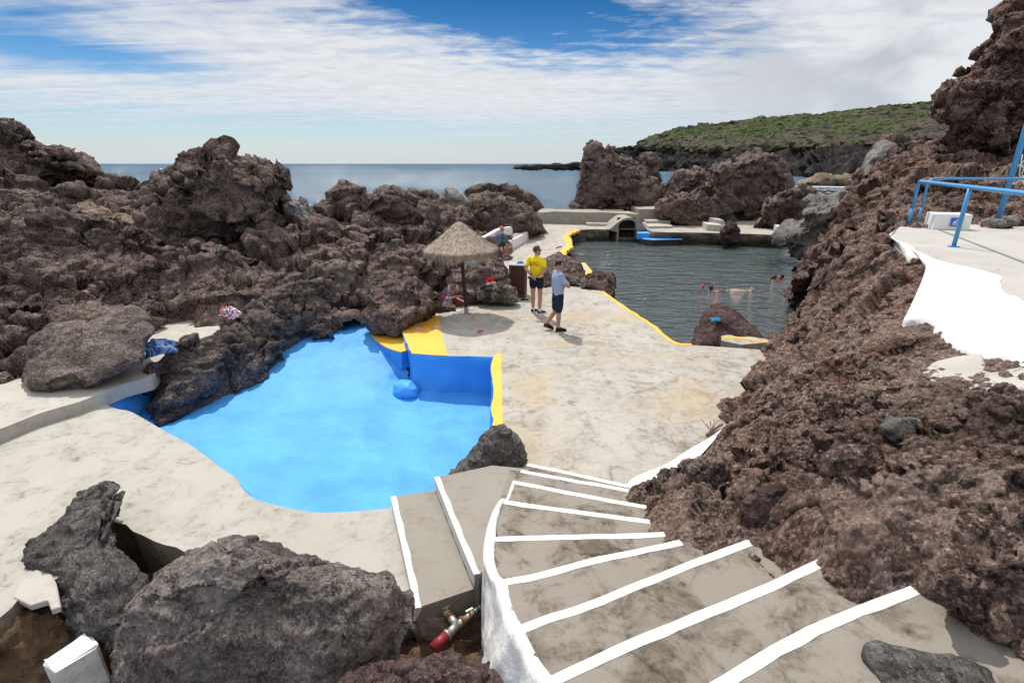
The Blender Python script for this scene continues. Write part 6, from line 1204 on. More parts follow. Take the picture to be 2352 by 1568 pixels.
flipflop('pink flip flop alone in the parasol shadow closer to the pole', 1088, 733, R(80), pk, 'pink flip flops on the deck', strap=(.42, .14, .20))
flipflop('dark pink flip flop at the front edge of the parasol shadow', 1103, 762, R(160), (.62, .10, .16), 'pink flip flops on the deck')
flipflop('pink flip flop in the middle of the yellow slab', 962, 758, R(78), pk, 'pink flip flops on the yellow slab', .007, (.75, .5, .5)); flipflop('pink flip flop on the right edge of the yellow slab', 1004, 754, R(82), pk, 'pink flip flops on the yellow slab', .007, (.75, .5, .5))
gr_ = (.16, .38, .30); flipflop('green flip flop nearer the camera before the barnacle covered boulder', 1112, 701, R(-30), gr_, 'pair of green flip flops', strap=(.05, .16, .15), s=1.2); flipflop('green flip flop closer to the barnacle covered boulder', 1130, 695, R(-60), gr_, 'pair of green flip flops', strap=(.05, .16, .15), s=1.2)
whc = (.72, .66, .63); flipflop('white flip flop lying left of the parasol pole base', 1059, 714, R(-60), whc, 'pair of white flip flops', s=1.15); flipflop('white flip flop half hidden behind the parasol pole base', 1076, 711, R(-40), whc, 'pair of white flip flops', s=1.15)
def shoe(root, c, rz, mat, solem, L=.27, name='shoe'):
    Mx = Matrix.Translation(Vector(c)) @ Matrix.Rotation(rz, 4, 'Z'); bm = bmesh.new(); rr_ = []
    for y, wx, h, z0 in ((-.10, .030, .07, .022), (-.085, .038, .095, .022), (-.03, .040, .095, .022), (.03, .042, .075, .022), (.09, .047, .055, .022), (.14, .043, .042, .022), (.168, .022, .026, .022)):
        rr_.append([(x*wx, y*L/.27, z0+h*(.5+.5*zz)) for x, zz in [(math.copysign(abs(math.cos(a))**.7, math.cos(a)), math.copysign(abs(math.sin(a))**.7, math.sin(a))) for a in [2*math.pi*k/14 for k in range(14)]]])
    add_loft(bm, rr_); bmesh.ops.transform(bm, matrix=Mx, verts=bm.verts); u = link(name, eval_mods(from_bm(name, bm), [('SUBSURF', dict(levels=1))]), mat, root)
    bm = bmesh.new(); prism(bm, [(0, -.108), (.04, -.09), (.042, 0), (.05, .09), (.04, .15), (.0, .175), (-.04, .15), (-.05, .09), (-.042, 0), (-.04, -.09)], .001, .026); bmesh.ops.transform(bm, matrix=Mx, verts=bm.verts); link('sole', from_bm('sole', bm), solem, u); return u
M['black'] = plain('black_fabric', (.014, .014, .016), .7, .3, 40); M['whiterub'] = plain('white_rubber', (.72, .72, .72), .5); M['blackrub'] = plain('black_rubber_sole', (.02, .02, .02), .6)
for px_, py_, rz, lb in ((1197, 686, R(-70), 'dark sneaker nearer to the foot of the wooden bin'), (1203, 692, R(-65), 'dark sneaker with a white sole closest to the camera at the bin')):
    r_ = thing('sneaker', lb, 'shoe', at(px_, py_), rz, 'pair of dark sneakers by the bin'); shoe(r_, (0, 0, 0), 0, plain('dark_maroon_fabric', (.05, .025, .03), .7), M['whiterub'], name='upper')
# small bits
bm = bmesh.new(); a, b = at(1278, 570.5), at(1290, 568); add_tube(bm, [(0, 0, .02), (b-a)*.5+np.array([0, 0, .06]), (b-a)+np.array([0, 0, .04])], .03, 8); tag(link('float_toy', from_bm('float_toy', bm, True), plain('red_foam', (.5, .04, .05), .6), None, a), 'thin red foam stick lying by the wavy yellow kerb', 'toy')
dr = thing('driftwood', 'brown stick with dry twigs lying at the foot of the right lava slope', 'driftwood', at(1630, 998)); d0 = np.array(dr.location)
bm = bmesh.new(); e = at(1655, 980)-d0; add_tube(bm, [(-.07, -.06, .03), e*.5+np.array([0, 0, .04]), e+np.array([.03, 0, .05])], [.022, .02, .014], 8); link('stick', from_bm('stick', bm, True), plain('brown_bark', (.20, .11, .06), .9, .4), dr)
bm = bmesh.new()
for k in range(9): add_tube(bm, [(.02, .02, .05), (-.08+.03*k+rng.random()*.03, .05+.05*rng.random(), .12+.07*rng.random()), (-.12+.045*k, .10*rng.random(), .17+.06*rng.random())], [.006, .005, .003], 5)
link('twigs', from_bm('twigs', bm), plain('mauve_twigs', (.30, .22, .25), .9), dr)
# ------------------------------------------------------------------ terrace furniture
M['railblue'] = plain('blue_rail_paint', (.055, .27, .56), .35, .12, 12, .5)
ZT = 2.4
pA_, pB_ = at(2085, 520, ZT), at(2190, 567, ZT); dr_ = (pB_-pA_)/np.linalg.norm(pB_-pA_)
def rail(name, label, P0, d, posts, length, h, r):
    root = thing(name, label, 'railing', P0); d = np.array(d); z = np.array([0, 0, 1.0]); R_ = .14
    arc = [np.array([0, 0, h-R_])+R_*(1-math.cos(a))*d+R_*math.sin(a)*z for a in np.linspace(0, math.pi/2, 8)]
    bm = bmesh.new(); add_tube(bm, [np.array([0, 0, .4*h])]+arc+[d*length*.5+z*h, d*length+z*h], r, 14); link('top_rail', from_bm('top_rail', bm, True), M['railblue'], root)
    for k, s in enumerate([0]+posts):
        bm = bmesh.new(); add_tube(bm, [d*s, d*s+z*(h-(0 if k else .59*h))], r*.96, 14); link('post', from_bm('post', bm, True), M['railblue'], root)
        bm = bmesh.new(); add_tube(bm, [d*s, d*s+z*.014], r*2.4, 20); link('base_plate', from_bm('base_plate', bm), M['railblue'], root)
    return root
LB_ = float(np.linalg.norm(pB_-pA_))
rail('handrail', 'blue painted tube handrail with two posts along the front of the terrace', pA_, dr_, [LB_], 9.0, 1.02, .036)
p2_ = at(2106, 520, ZT); rail('handrail', 'thinner blue tube handrail at the back of the terrace', p2_, (.965, -.13, 0), [5.2], 7.5, 1.08, .026)
gp = thing('goal_post', 'tall blue pole with a knotted white net at the right edge', 'pole', at(2297, 512, 2.5)+np.array([.1, .18, 0])); gp0 = np.array(gp.location)
bm = bmesh.new(); add_tube(bm, [(0, 0, -.3), (0, 0, 4.5)], .058, 16); link('pole', from_bm('pole', bm, True), M['railblue'], gp)
def zz8(zx, zy, back=.12): p = aty((2200+zx/6.03)/1.0884, (380+zy/6.03)/1.0884, gp0[1]-back); return p-gp0
bm = bmesh.new()
for L in ([(2150, 40), (2120, 190), (2100, 350), (2125, 405), (2165, 480), (2220, 560)], [(2080, 205), (2120, 195), (2171, 240), (2230, 330), (2200, 420)], [(2005, 470), (2045, 482), (2120, 405), (2185, 350), (2230, 330)], [(2120, 190), (2180, 120), (2240, 90)], [(2171, 240), (2140, 330), (2165, 480)]):
    add_tube(bm, [zz8(*p) for p in L], .011, 6)
link('net', from_bm('net', bm, True), M['whitebag'], gp)
for k, (px_, py_, r, lb) in enumerate([(2280, 515, .13, 'grey stone left of the foot of the tall blue pole'), (2318, 514, .15, 'grey stone right of the foot of the tall blue pole'), (2296, 520, .10, 'small grey stone in front of the foot of the tall blue pole')]):
    S, Fq = cubesphere(26); V = S*np.array([r*1.5, r, r*.8]); V = displace(V, Fq, [[('f', .25, .05)], [('f', .06, .01)]], 400+k)+at(px_, py_, 2.45)+np.array([0, .05, .05]); rock('stone', lb, 'stone', (V, Fq), 'carved')
a, b = at(2140, 526.5, ZT), at(2225.5, 529.5, ZT); Lx = float(np.linalg.norm(b-a)); ang = math.atan2(b[1]-a[1], b[0]-a[0])
bx = thing('white_box', 'white concrete box with a small blue sign on the terrace behind the railing', 'box', (a+b)/2, ang)
bm = bmesh.new(); add_box(bm, (0, .27, .17), (Lx, .54, .34), bevel=.012); link('body', from_bm('body', bm), M['benchwhite'], bx)
sg = thing('sign_tmp', '', '', (0, 0, 0)); bpy.data.objects.remove(sg)
cxs = Lx*(.60-.5); bm = bmesh.new(); add_box(bm, (cxs, -.007, .175), (.235, .012, .205), bevel=.002); pls = link('sign', from_bm('sign', bm), plain('blue_sign', (.012, .13, .52), .4, .03), bx)
bm = bmesh.new(); fr = .114, .099
for x, z, wx, wz in ((0, fr[1], .236, .007), (0, -fr[1], .236, .007), (fr[0], 0, .007, .19), (-fr[0], 0, .007, .19)): add_box(bm, (cxs+x, -.0150, .175+z), (wx, .003, wz))
def sp(pts): return [(cxs+x, -.0165, .175+z) for x, z in pts]
add_tube(bm, sp([(-.060, -.012), (-.02, -.012), (.02, .010), (.040, .038), (.022, .055), (-.012, .035), (-.036, .005), (-.060, -.022)]), .008, 6); add_tube(bm, sp([(-.062, -.022), (.0, -.028), (.05, -.032)]), .004, 6); add_box(bm, (cxs-.004, -.0165, .175-.052), (.122, .006, .016))
link('symbol', from_bm('symbol', bm), plain('sign_white', (.8, .8, .8), .5, .02), pls)
# carved face on the boulder by the pool: lines in relief
def face_line(L, t=22.35, w=.045):
    return [dep(x, y, t) for x, y in L]
# ------------------------------------------------------------------ people
SK = (.46, .235, .155)
def skin(col): 
    m, nt = new_mat('skin'); P = objco(nt); a = noise(nt, P, 14, 4, .5); c = mix(nt, a, tuple(x*.85 for x in col), tuple(min(1, x*1.12) for x in col)); finish(nt, c, .5, bump(nt, noise(nt, P, 90, 3), .15, .002), .35); return m
def limb(bm, pts, rr, seg_=14):
    P = smooth_line(pts, 5); r = np.interp(np.linspace(0, 1, len(P)), np.linspace(0, 1, len(rr)), rr); add_tube(bm, P, list(r), seg_)
    add_ball(bm, P[0], float(r[0])*.99, 2); add_ball(bm, P[-1], float(r[-1])*.99, 2)
def hand(bm, wr, d, n, side, curl=.5, s=1.0):
    wr = np.array(wr, float); d = np.array(d, float); d /= np.linalg.norm(d); n = np.array(n, float); n -= d*n.dot(d); n /= np.linalg.norm(n); t = np.cross(d, n)*side
    M3 = Matrix(np.column_stack([t, d, n]).tolist()).to_4x4()
    add_ball(bm, wr+d*.045*s, (.040*s, .055*s, .017*s), 2, M3); add_tube(bm, [wr-d*.02, wr+d*.02*s], .025*s, 10)
    for k, L in enumerate((.074, .082, .076, .060)):
        p = wr+d*.085*s+t*(.029-.0195*k)*s; pts = [p-d*.03*s, p]; a = 0
        for f in (.42, .33, .25): a += curl*.75; pts.append(pts[-1]+(d*math.cos(a)+n*math.sin(a))*L*f*s)
        add_tube(bm, pts, [.0095*s, .0095*s, .009*s, .0085*s, .007*s], 8); add_ball(bm, pts[-1], .0072*s, 1)
    p = wr+d*.02*s+t*.028*s; q = p+(d*.6+t*.75+n*.25)*.04*s; e = q+(d*.85+t*.2+n*.4)*.034*s; add_tube(bm, [p, q, e], [.013*s, .0105*s, .008*s], 8); add_ball(bm, e, .0082*s, 1)
def head_M(c, yaw, pitch=0.0, roll=0.0): return Matrix.Translation(Vector(tuple(map(float, c)))) @ Matrix.Rotation(yaw, 4, 'Z') @ Matrix.Rotation(pitch, 4, 'X') @ Matrix.Rotation(roll, 4, 'Y')
def head(bm, Mh, s=1.0, beard=False):
    def B_(c, r): add_ball(bm, (0, 0, 0), tuple(x*s for x in r), 3, None) if False else bmesh.ops.create_icosphere(bm, subdivisions=3, radius=1, matrix=Mh @ Matrix.Translation(Vector(c)*s) @ Matrix.Diagonal((r[0]*s, r[1]*s, r[2]*s, 1)))
    B_((0, -.012, .025), (.074, .094, .092)); B_((0, .018, -.035), (.060, .068, .075)); B_((0, .045, -.082), (.036, .040, .030)); B_((0, .02, -.01), (.066, .076, .075))
    B_((0, .096, -.018), (.013, .018, .020)); B_((0, .088, .008), (.009, .014, .026)); B_((0, .080, .032), (.045, .014, .012)); B_((0, .078, -.056), (.026, .014, .009))
    for sx_ in (-1, 1): B_((sx_*.075, -.008, -.008), (.010, .022, .034)); B_((sx_*.032, .070, -.030), (.022, .016, .018))
def hairmesh(name, Mh, parent, mat, fy=.055, top=1.06, low=-.035, s=1.0, puff=1.0):
    bm = bmesh.new(); bmesh.ops.create_icosphere(bm, subdivisions=4, radius=1, matrix=Matrix.Translation(Vector((0, -.014, .028))*s) @ Matrix.Diagonal((.080*s*puff, .100*s*puff, .099*s*puff, 1)))
    kill = [v for v in bm.verts if (v.co.y > fy*s and v.co.z < .070*s) or (v.co.z < low*s and v.co.y > -.045*s) or v.co.z < (low-.055)*s]
    bmesh.ops.delete(bm, geom=kill, context='VERTS')
    for v in bm.verts: n = float(vnoise(np.array([v.co[:]])*55, 3)[0]); v.co *= 1+.03*n
    bmesh.ops.transform(bm, matrix=Mh, verts=bm.verts); m = from_bm(name, bm, True); return link(name, m, mat, parent)
def garment(name, bm, mat, parent, vox=.011, it=3, fold=.006, seed=1):
    m = fuse(bm, vox, it); n = len(m.vertices); co = np.zeros(n*3, f32); m.vertices.foreach_get('co', co); co = co.reshape(-1, 3); no = np.zeros(n*3, f32); m.vertices.foreach_get('normal', no); no = no.reshape(-1, 3)
    d = fbm(co*np.array([9, 9, 6.0]), 3, seed=seed, ridged=True); co = co+no*(fold*d)[:, None].astype(f32); m.vertices.foreach_set('co', co.ravel()); m.update(); return link(name, m, mat, parent)
def fabric(name, col, var=.12):
    m, nt = new_mat(name); P = objco(nt); a = noise(nt, P, 7, 5, .6); c = mix(nt, a, tuple(x*(1-var) for x in col), tuple(min(.95, x*(1+var)) for x in col)); finish(nt, c, .85, bump(nt, noise(nt, P, 200, 3), .15, .002, bump(nt, a, .3, .012)), .15); return m
def torso(bm, pel, chest, neck, hw=.155, hd=.11, ww=.145, wd=.105, cw=.175, cd=.12, sw=.185, fwd=(0, 1, 0), grow=0.0):
    pel, chest, neck = (np.array(x, float) for x in (pel, chest, neck)); ax = np.array([1, 0, 0.]); up = neck-pel; up /= np.linalg.norm(up); ay = np.cross(up, ax)
    rr_ = []
    for c, rx, ry in ((pel-up*.10, hw*.72, hd*.80), (pel-up*.05, hw*.98, hd*1.0), (pel+up*.03, hw, hd), (pel*.6+chest*.4, ww, wd), (pel*.3+chest*.7, (ww+cw)/2, (wd+cd)/2), (chest, cw, cd), (chest*.6+neck*.4, sw, cd*.92), (chest*.3+neck*.7, sw*.86, cd*.72), (neck*1.0, .075, .062), (neck+up*.03, .058, .055)):
        rr_.append(ell_ring(c, rx+grow, ry+grow, 22, ax, ay, .85))
    add_loft(bm, rr_)
def person(label, loc, rz): return thing('person', label, 'person', loc, rz)
M['redtext'] = plain('orange_red_print', (.60, .10, .03), .6, .05)
def standing(label, loc, rz, h, J, shirt, shorts, hairmat, head_yaw, shoes, sock=None, skincol=SK, hem=.55, headp=0.0, nm='tee', sleeve=.55, hands=None, belly=0.0, hairk={}):
    k = h/1.78; root = person(label, loc, rz); V3 = lambda p: np.array(p, float)*k
    bm = bmesh.new(); pel, chest, neck = V3(J['pel']), V3(J['chest']), V3(J['neck']); torso(bm, pel, chest, neck, cd=.12+belly*.3, wd=.105+belly)
    hc = V3(J['head']); limb(bm, [neck-np.array([0, 0, .02]), neck+np.array([0, .01, .05]), hc-np.array([0, 0, .05])], [.062, .056, .055]); Mh = head_M(hc, head_yaw, headp); head(bm, Mh, k*1.02)
    for sd_ in 'RL':
        sg_ = 1 if sd_ == 'R' else -1
        s, e, w_ = V3(J['sh'+sd_]), V3(J['el'+sd_]), V3(J['wr'+sd_]); limb(bm, [s, s*.5+e*.5, e, e*.45+w_*.55, w_], [.058, .050, .042, .040, .028])
        hd_, hn, hcurl = hands[sd_]; hand(bm, w_, hd_, hn, sg_, hcurl, k)
        hp, kn, an = V3(J['hp'+sd_]), V3(J['kn'+sd_]), V3(J['an'+sd_]); limb(bm, [hp, hp*.5+kn*.5, kn, kn*.62+an*.38, kn*.3+an*.7, an], [.088, .078, .056, .058, .044, .036])
        to = V3(J['to'+sd_]); limb(bm, [an-np.array([0, 0, .02]), an*.4+to*.6-np.array([0, 0, .02]), to], [.036, .036, .026])
    link('body', fuse(bm, .0095, 4, .4), skin(skincol), root)
    bm = bmesh.new(); torso(bm, pel+np.array([0, 0, .03]), chest, neck-np.array([0, 0, .015]), ww=.155, cd=.124+belly*.3, wd=.112+belly, grow=.012)
    for sd_ in 'RL':
        s, e = V3(J['sh'+sd_]), V3(J['el'+sd_]); limb(bm, [s+np.array([0, 0, .004]), s*(1-sleeve*.5)+e*sleeve*.5, s*(1-sleeve)+e*sleeve], [.058, .061, .060])
    sh = garment(nm, bm, shirt, root, seed=3)
    bm = bmesh.new(); rr_ = []
    for c, rx, ry in ((pel+np.array([0, 0, .065]), .150, .112), (pel+np.array([0, 0, .02]), .168, .125), (pel-np.array([0, 0, .06]), .172, .130), (pel-np.array([0, 0, .12]), .160, .120)): rr_.append(ell_ring(c, rx*k, ry*k, 22, p=.85))
    add_loft(bm, rr_)
    for sd_ in 'RL':
        hp, kn = V3(J['hp'+sd_]), V3(J['kn'+sd_]); limb(bm, [hp-np.array([0, 0, .02]), hp*(1-hem*.5)+kn*hem*.5, hp*(1-hem)+kn*hem], [.105, .104, .094])
    garment('shorts', bm, shorts, root, seed=5)
    hairmesh('hair', Mh, root, hairmat, s=k*1.02, **hairk)
    for sd_ in 'RL':
        an, to = V3(J['an'+sd_]), V3(J['to'+sd_]); d = to-an; yaw = math.atan2(-d[0], d[1]); c = an*.72+to*.28; c[2] = max(0, an[2]-.085*k)
        u = shoe(root, (0, 0, 0), 0, shoes[0], shoes[1]); pit = math.atan2(d[2]+.05, np.hypot(d[0], d[1]))
        T_ = Matrix.Translation(Vector(c)) @ Matrix.Rotation(yaw, 4, 'Z') @ Matrix.Rotation(pit if an[2] > .12 else 0, 4, 'X'); u.data.transform(T_)
        for ch in [o for o in COL.objects if o.parent == u]: ch.data.transform(T_)
        if sock:
            bm = bmesh.new(); add_tube(bm, [an-np.array([0, 0, .04]), an+(V3(J['kn'+sd_])-an)*.13], [.043*k, .040*k], 14); link('sock', from_bm('sock', bm, True), sock, root)
    bm = bmesh.new()
    for sx_ in (-1, 1): bmesh.ops.create_icosphere(bm, subdivisions=2, radius=.0085, matrix=Mh @ Matrix.Translation(Vector((sx_*.031, .081, .012))*k))
    link('eyes', from_bm('eyes', bm, True), plain('dark_eyes', (.03, .02, .015), .2), root)
    return root, Mh, k, sh
brown_hair = plain('brown_hair', (.085, .055, .035), .6, .4, 60); dark_hair = plain('dark_hair', (.018, .014, .012), .5, .4, 60)
# lifeguard seen from behind, in yellow
JY = dict(pel=(0, 0, .96), chest=(0, -.005, 1.30), neck=(0, -.01, 1.52), head=(0, .015, 1.665), shR=(.178, -.01, 1.455), shL=(-.178, -.01, 1.455), elR=(.265, -.10, 1.19), elL=(-.265, -.09, 1.20), wrR=(.035, -.205, 1.02), wrL=(-.055, -.185, 1.045),
          hpR=(.088, 0, .92), hpL=(-.088, 0, .92), knR=(.105, .015, .50), knL=(-.10, .02, .50), anR=(.11, -.03, .085), anL=(-.10, .05, .085), toR=(.20, .09, .045), toL=(-.03, .18, .045))
PY = at(1231, 719.5); ry = R(-22)
yel, Mh, k, sh = standing('man standing with his back turned in yellow T shirt and navy shorts, hands clasped behind', PY, ry, 1.80, JY, fabric('yellow_shirt', (.86, .66, .02), .06), fabric('navy_shorts', (.014, .017, .035)), brown_hair, R(-52), (M['black'], M['whiterub']), M['whiterub'], skincol=(.44, .24, .165), hem=.42, hands=dict(R=((-.85, -.1, -.35), (.0, .6, .5), .7), L=((.55, -.15, -.75), (.2, .8, .2), .6)), nm='t_shirt', sleeve=.62, hairk=dict(fy=.05, low=-.03, puff=.99))
bm = bmesh.new(); bmesh.ops.create_icosphere(bm, subdivisions=3, radius=1, matrix=Mh @ Matrix.Translation(Vector((0, .040, -.078))) @ Matrix.Diagonal((.052, .052, .046, 1))); link('beard', from_bm('beard', bm, True), brown_hair, yel)
bm = bmesh.new()
for sx_ in (-1, 1): bmesh.ops.create_icosphere(bm, subdivisions=2, radius=1, matrix=Mh @ Matrix.Translation(Vector((sx_*.036, .090, .018))) @ Matrix.Diagonal((.028, .010, .021, 1))); add_tube(bm, [Mh @ Vector((sx_*.06, .085, .022)), Mh @ Vector((sx_*.080, .03, .020)), Mh @ Vector((sx_*.078, -.02, .012))], .0045, 6)
link('sunglasses', from_bm('sunglasses', bm, True), plain('black_lens', (.01, .01, .012), .15), yel)
bm = bmesh.new(); w_ = np.array(JY['wrL'])*k; d_ = np.array(JY['elL'])*k-w_; d_ /= np.linalg.norm(d_); add_tube(bm, [w_+d_*.03, w_+d_*.055], .036, 14); link('wristband', from_bm('wristband', bm, True), M['black'], yel)
def lettering(txt, size, z, xoff=0.0):
    cu = bpy.data.curves.new('lettering', 'FONT'); cu.body = txt; cu.size = size; cu.align_x = 'CENTER'; cu.extrude = .0012; cu.offset = .0012; o = bpy.data.objects.new('tmp', cu); COL.objects.link(o)
    dg = bpy.context.evaluated_depsgraph_get(); m = bpy.data.meshes.new_from_object(o.evaluated_get(dg)); bpy.data.objects.remove(o)
    bm = bmesh.new(); bm.from_mesh(m); bmesh.ops.triangulate(bm, faces=bm.faces); bmesh.ops.subdivide_edges(bm, edges=[e for e in bm.edges if e.calc_length() > .02], cuts=1)
    dgm = sh.data; from mathutils.bvhtree import BVHTree
    bv = BVHTree.FromPolygons([v.co for v in dgm.vertices], [p.vertices[:] for p in dgm.polygons])
    for v in bm.verts:
        x, zc, ex = -v.co.x, v.co.y, v.co.z; hit = bv.ray_cast(Vector((-x*-1+xoff, -1.0, z+zc)), Vector((0, 1, 0)))
        yy = hit[0].y if hit[0] else -.15; v.co = Vector((v.co.x+xoff, yy-.004-ex, z+zc))
    bmesh.ops.reverse_faces(bm, faces=bm.faces); me = bpy.data.meshes.new('lettering'); bm.to_mesh(me); bm.free(); link('lettering', me, M['redtext'], sh)
lettering('AUTORIDADE', .050, 1.365*k, -.01); lettering('MARÍTIMA', .066, 1.300*k, -.01)
# phone held behind
hw_ = np.array(JY['wrR'])*k; Rz = Matrix.Rotation(ry, 4, 'Z'); pw = Vector(PY)+(Rz @ Vector((-.085*k, -.235*k, .985*k)))
bm = bmesh.new(); add_box(bm, (0, 0, 0), (.072, .010, .145), bevel=.004); ph = link('phone', from_bm('phone', bm), plain('black_phone', (.015, .015, .018), .25), None, pw); ph.rotation_euler = (R(20), R(-55), ry); tag(ph, 'black phone held behind the back of the man in yellow', 'phone')
# man in light blue with crossed arms
JB = dict(pel=(0, 0, .955), chest=(0, .0, 1.29), neck=(0, -.015, 1.52), head=(0, .02, 1.665), shR=(.19, -.005, 1.45), shL=(-.19, -.005, 1.45), elR=(.255, .13, 1.19), elL=(-.245, .15, 1.19), wrR=(.0, .245, 1.205), wrL=(.06, .225, 1.165),
          hpR=(.088, .0, .92), hpL=(-.088, .0, .92), knR=(.095, .0, .50), knL=(-.095, -.01, .51), anR=(.10, -.005, .085), anL=(-.10, -.27, .15), toR=(.105, .15, .045), toL=(-.10, -.115, .045))
PB = at(1279, 758.5); rb = R(-74)
blu, MhB, kB, shB = standing('man standing with crossed arms in light blue polo shirt and dark navy shorts', PB, rb, 1.70, JB, fabric('light_blue_polo', (.31, .39, .56), .08), fabric('dark_navy_shorts', (.012, .026, .052)), dark_hair, R(-42), (M['black'], M['blackrub']), None, skincol=(.42, .21, .14), hem=.83, headp=R(-4), hands=dict(R=((-.9, .1, .1), (0, -1, 0), .45), L=((.85, .15, -.3), (0, -1, .2), .5)), nm='polo_shirt', sleeve=.68, belly=.02, hairk=dict(fy=.062, low=-.02))
bm = bmesh.new(); rr_ = [ell_ring(np.array([0, -.012, 1.475])*kB, .078, .070, 18), ell_ring(np.array([0, -.014, 1.51])*kB, .070, .064, 18), ell_ring(np.array([0, -.016, 1.525])*kB, .064, .060, 18)]; add_loft(bm, rr_, False); o = link('collar', from_bm('collar', bm, True), fabric('collar', (.26, .33, .50)), shB)
bm = bmesh.new()
for sx_ in (-1, 1): bmesh.ops.create_icosphere(bm, subdivisions=2, radius=1, matrix=MhB @ Matrix.Translation(Vector((sx_*.036, .062, .108))) @ Matrix.Diagonal((.028, .018, .016, 1)))
add_tube(bm, [MhB @ Vector((-.06, .055, .105)), MhB @ Vector((0, .075, .112)), MhB @ Vector((.06, .055, .105))], .005, 6); link('sunglasses', from_bm('sunglasses', bm, True), plain('grey_lens', (.10, .11, .12), .15), blu)
# seated bald man
FS = at(1161, 588); rs = R(-55)
st_ = person('bald man sitting on the white bench in grey blue sweater and dark green shorts', FS, rs)
bm = bmesh.new(); pel, chest, neck = np.array([0, -.46, .54]), np.array([0, -.36, .86]), np.array([0, -.26, 1.05]); torso(bm, pel, chest, neck, hw=.17, wd=.13)
hc = np.array([0, -.17, 1.17]); limb(bm, [neck, hc-np.array([0, .02, .04])], [.062, .058]); MhS = head_M(hc, R(-8), R(-8)); head(bm, MhS, 1.05)
for sg_ in (1, -1):
    limb(bm, [(sg_*.10, -.44, .52), (sg_*.13, -.2, .545), (sg_*.14, .0, .51)], [.092, .082, .060]); limb(bm, [(sg_*.14, .0, .51), (sg_*.12, -.02, .33), (sg_*.09, -.02, .09)], [.058, .056, .036]); limb(bm, [(sg_*.09, -.04, .045), (sg_*.10, .08, .035), (sg_*.105, .14, .025)], [.036, .036, .022])
    for j in range(5): add_tube(bm, [(sg_*(.085+.016*(j-1)), .13, .025), (sg_*(.085+.018*(j-1)), .185-.01*j, .018)], .012, 8)
    limb(bm, [(sg_*.19, -.27, .98), (sg_*.235, -.15, .80), (sg_*.20, .0, .63)], [.058, .05, .042]); limb(bm, [(sg_*.20, .0, .63), (sg_*.05, .19, .545)], [.042, .028]); hand(bm, (sg_*.05, .19, .545), (-sg_*.5, .75, -.25), (-sg_*.7, -.3, 0), sg_, .8)
link('body', fuse(bm, .010, 4, .4), skin((.50, .22, .15)), st_)
bm = bmesh.new(); torso(bm, pel+np.array([0, .02, .04]), chest, neck-np.array([0, .005, .015]), hw=.17, wd=.135, grow=.014)
for sg_ in (1, -1): limb(bm, [(sg_*.19, -.27, .985), (sg_*.235, -.15, .80), (sg_*.20, .0, .635)], [.070, .062, .056]); limb(bm, [(sg_*.20, .0, .635), (sg_*.075, .16, .56)], [.056, .042])
garment('sweater', bm, fabric('grey_blue_knit', (.12, .16, .215)), st_)
bm = bmesh.new(); add_loft(bm, [ell_ring((0, -.46, .62), .17, .13, 20), ell_ring((0, -.47, .54), .185, .145, 20), ell_ring((0, -.47, .46), .17, .14, 20)])
for sg_ in (1, -1): limb(bm, [(sg_*.10, -.44, .525), (sg_*.125, -.18, .55)], [.105, .100])
garment('shorts', bm, fabric('dark_green_shorts', (.015, .055, .05)), st_)
# ------------------------------------------------------------------ swimmers
WZ = -.7
def swimmer(label, px_, py_, rz, hairmat, skincol=(.50, .25, .17), pony=False, extra=None, s=.92, dz=.0):
    loc = at(px_, py_, WZ); root = person(label, loc, rz); bm = bmesh.new(); hc = np.array([0, .02, .145+dz]); limb(bm, [(0, 0, -.06), hc-np.array([0, .01, .05])], [.06, .052]); Mh = head_M(hc, 0); head(bm, Mh, s)
    add_loft(bm, [ell_ring((0, 0, -.30), .15, .10, 18), ell_ring((0, 0, -.10), .18, .10, 18), ell_ring((0, 0, -.02), .155, .08, 18), ell_ring((0, 0, .03), .06, .05, 18)])
    for sg_ in (1, -1):
        limb(bm, [(sg_*.17, 0, -.05), (sg_*.26, .12, -.10), (sg_*.18, .32, -.05)], [.05, .042, .028]); hand(bm, (sg_*.18, .32, -.05), (-sg_*.2, 1, 0), (0, 0, -1), sg_, .2, s)
    link('body', fuse(bm, .010, 4, .4), skin(skincol), root); hm = hairmesh('hair', Mh, root, hairmat, fy=.04, low=-.06, s=s, puff=1.04)
    if pony:
        bm = bmesh.new(); limb(bm, [hc+np.array([0, -.09, .05]), hc+np.array([0, -.15, .0]), hc+np.array([0, -.14, -.13])], [.025, .032, .012]); link('ponytail', from_bm('ponytail', bm, True), hairmat, root)
    return root, Mh
swimmer('swimmer with a brown ponytail facing right in the dark pool', 1777, 645, R(-75), brown_hair, pony=True)
sw, Mh = swimmer('swimmer wearing a diving mask next to the ponytail swimmer', 1794, 645, R(75), dark_hair, (.52, .18, .12))
bm = bmesh.new(); bmesh.ops.create_icosphere(bm, subdivisions=3, radius=1, matrix=Mh @ Matrix.Translation(Vector((0, .075, .012))) @ Matrix.Diagonal((.066, .030, .034, 1))); link('diving_mask', from_bm('diving_mask', bm, True), plain('clear_blue_mask', (.30, .38, .55), .15), sw)
bm = bmesh.new(); add_tube(bm, [Mh @ Vector((.03, .09, -.055)), Mh @ Vector((.09, .06, -.03)), Mh @ Vector((.10, -.01, .08)), Mh @ Vector((.09, -.04, .22))], .012, 8); link('snorkel', from_bm('snorkel', bm, True), plain('blue_snorkel', (.08, .20, .5), .4), sw)
swimmer('swimmer with dark hair closest to the rocks on the right', 1837, 650, R(70), dark_hair, s=.95)
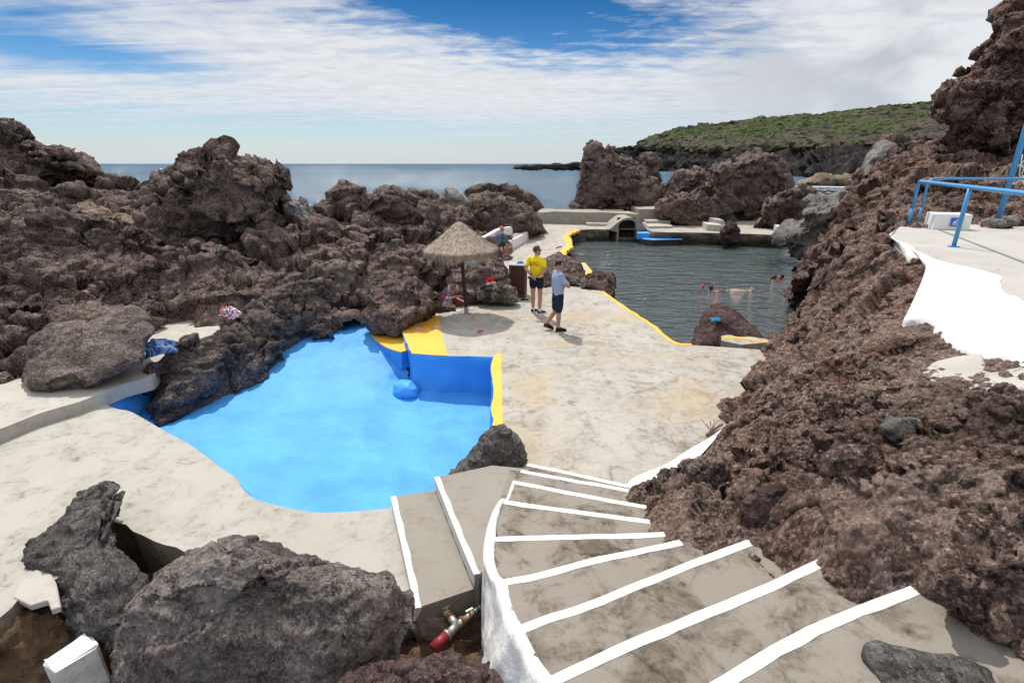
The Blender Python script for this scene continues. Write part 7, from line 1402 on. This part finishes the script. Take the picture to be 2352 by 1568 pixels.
fl_loc = at(1634, 666, WZ)+np.array([0, 0, -.045]); flo = person('swimmer floating on her back with a red noodle in the dark pool', fl_loc, R(-90))
bm = bmesh.new(); hc = np.array([0, .0, .13]); MhF = head_M(hc, R(15), R(25)); head(bm, MhF, .95); limb(bm, [(0, .0, .07), (0, .05, -.02)], [.052, .058]); rr_ = []
for y, z, rx, rz_ in ((.02, -.03, .10, .06), (.08, -.04, .17, .085), (.25, -.05, .16, .09), (.45, -.045, .135, .08), (.60, -.035, .15, .085), (.70, -.03, .13, .07)): rr_.append(ell_ring((0, y, z), rx, rz_, 18, (1, 0, 0), (0, 0, 1)))
add_loft(bm, rr_)
for sg_ in (1, -1):
    limb(bm, [(sg_*.08, .68, -.03), (sg_*.09, .90, .0), (sg_*.08, 1.10, .01)], [.075, .066, .05]); limb(bm, [(sg_*.08, 1.10, .01), (sg_*.08, 1.27, .0), (sg_*.07, 1.48, .015)], [.05, .048, .034]); limb(bm, [(sg_*.07, 1.48, .0), (sg_*.075, 1.53, .09), (sg_*.085, 1.56, .14)], [.034, .03, .02])
    limb(bm, [(sg_*.18, .08, -.03), (sg_*.28, .20, -.02), (sg_*.24, .10, .04)], [.045, .038, .028]); hand(bm, (sg_*.24, .10, .04), (-sg_*.1, -.8, .3), (0, .2, -1), sg_, .8, .9)
link('body', fuse(bm, .010, 4, .4), skin((.56, .34, .25)), flo); hairmesh('hair', MhF, flo, brown_hair, fy=.04, low=-.05, s=.95, puff=1.05)
bm = bmesh.new(); add_tube(bm, smooth_line([(-.30, -.22, -.22), (-.30, -.20, .20), (-.30, -.20, .24)][:1]+[(-.30, -.21, .20)], 3), .038, 12); add_tube(bm, smooth_line([(-.30, -.22, -.20), (-.1, -.16, -.16), (.12, -.05, -.10), (.20, .14, .02), (.16, .32, .06)], 4), .038, 12)
tag(link('pool_noodle', from_bm('pool_noodle', bm, True), plain('red_foam_noodle', (.62, .04, .09), .6), None, fl_loc), 'red foam noodle held by the floating swimmer', 'pool noodle'); bpy.data.objects['pool_noodle'].rotation_euler = (0, 0, R(-90))
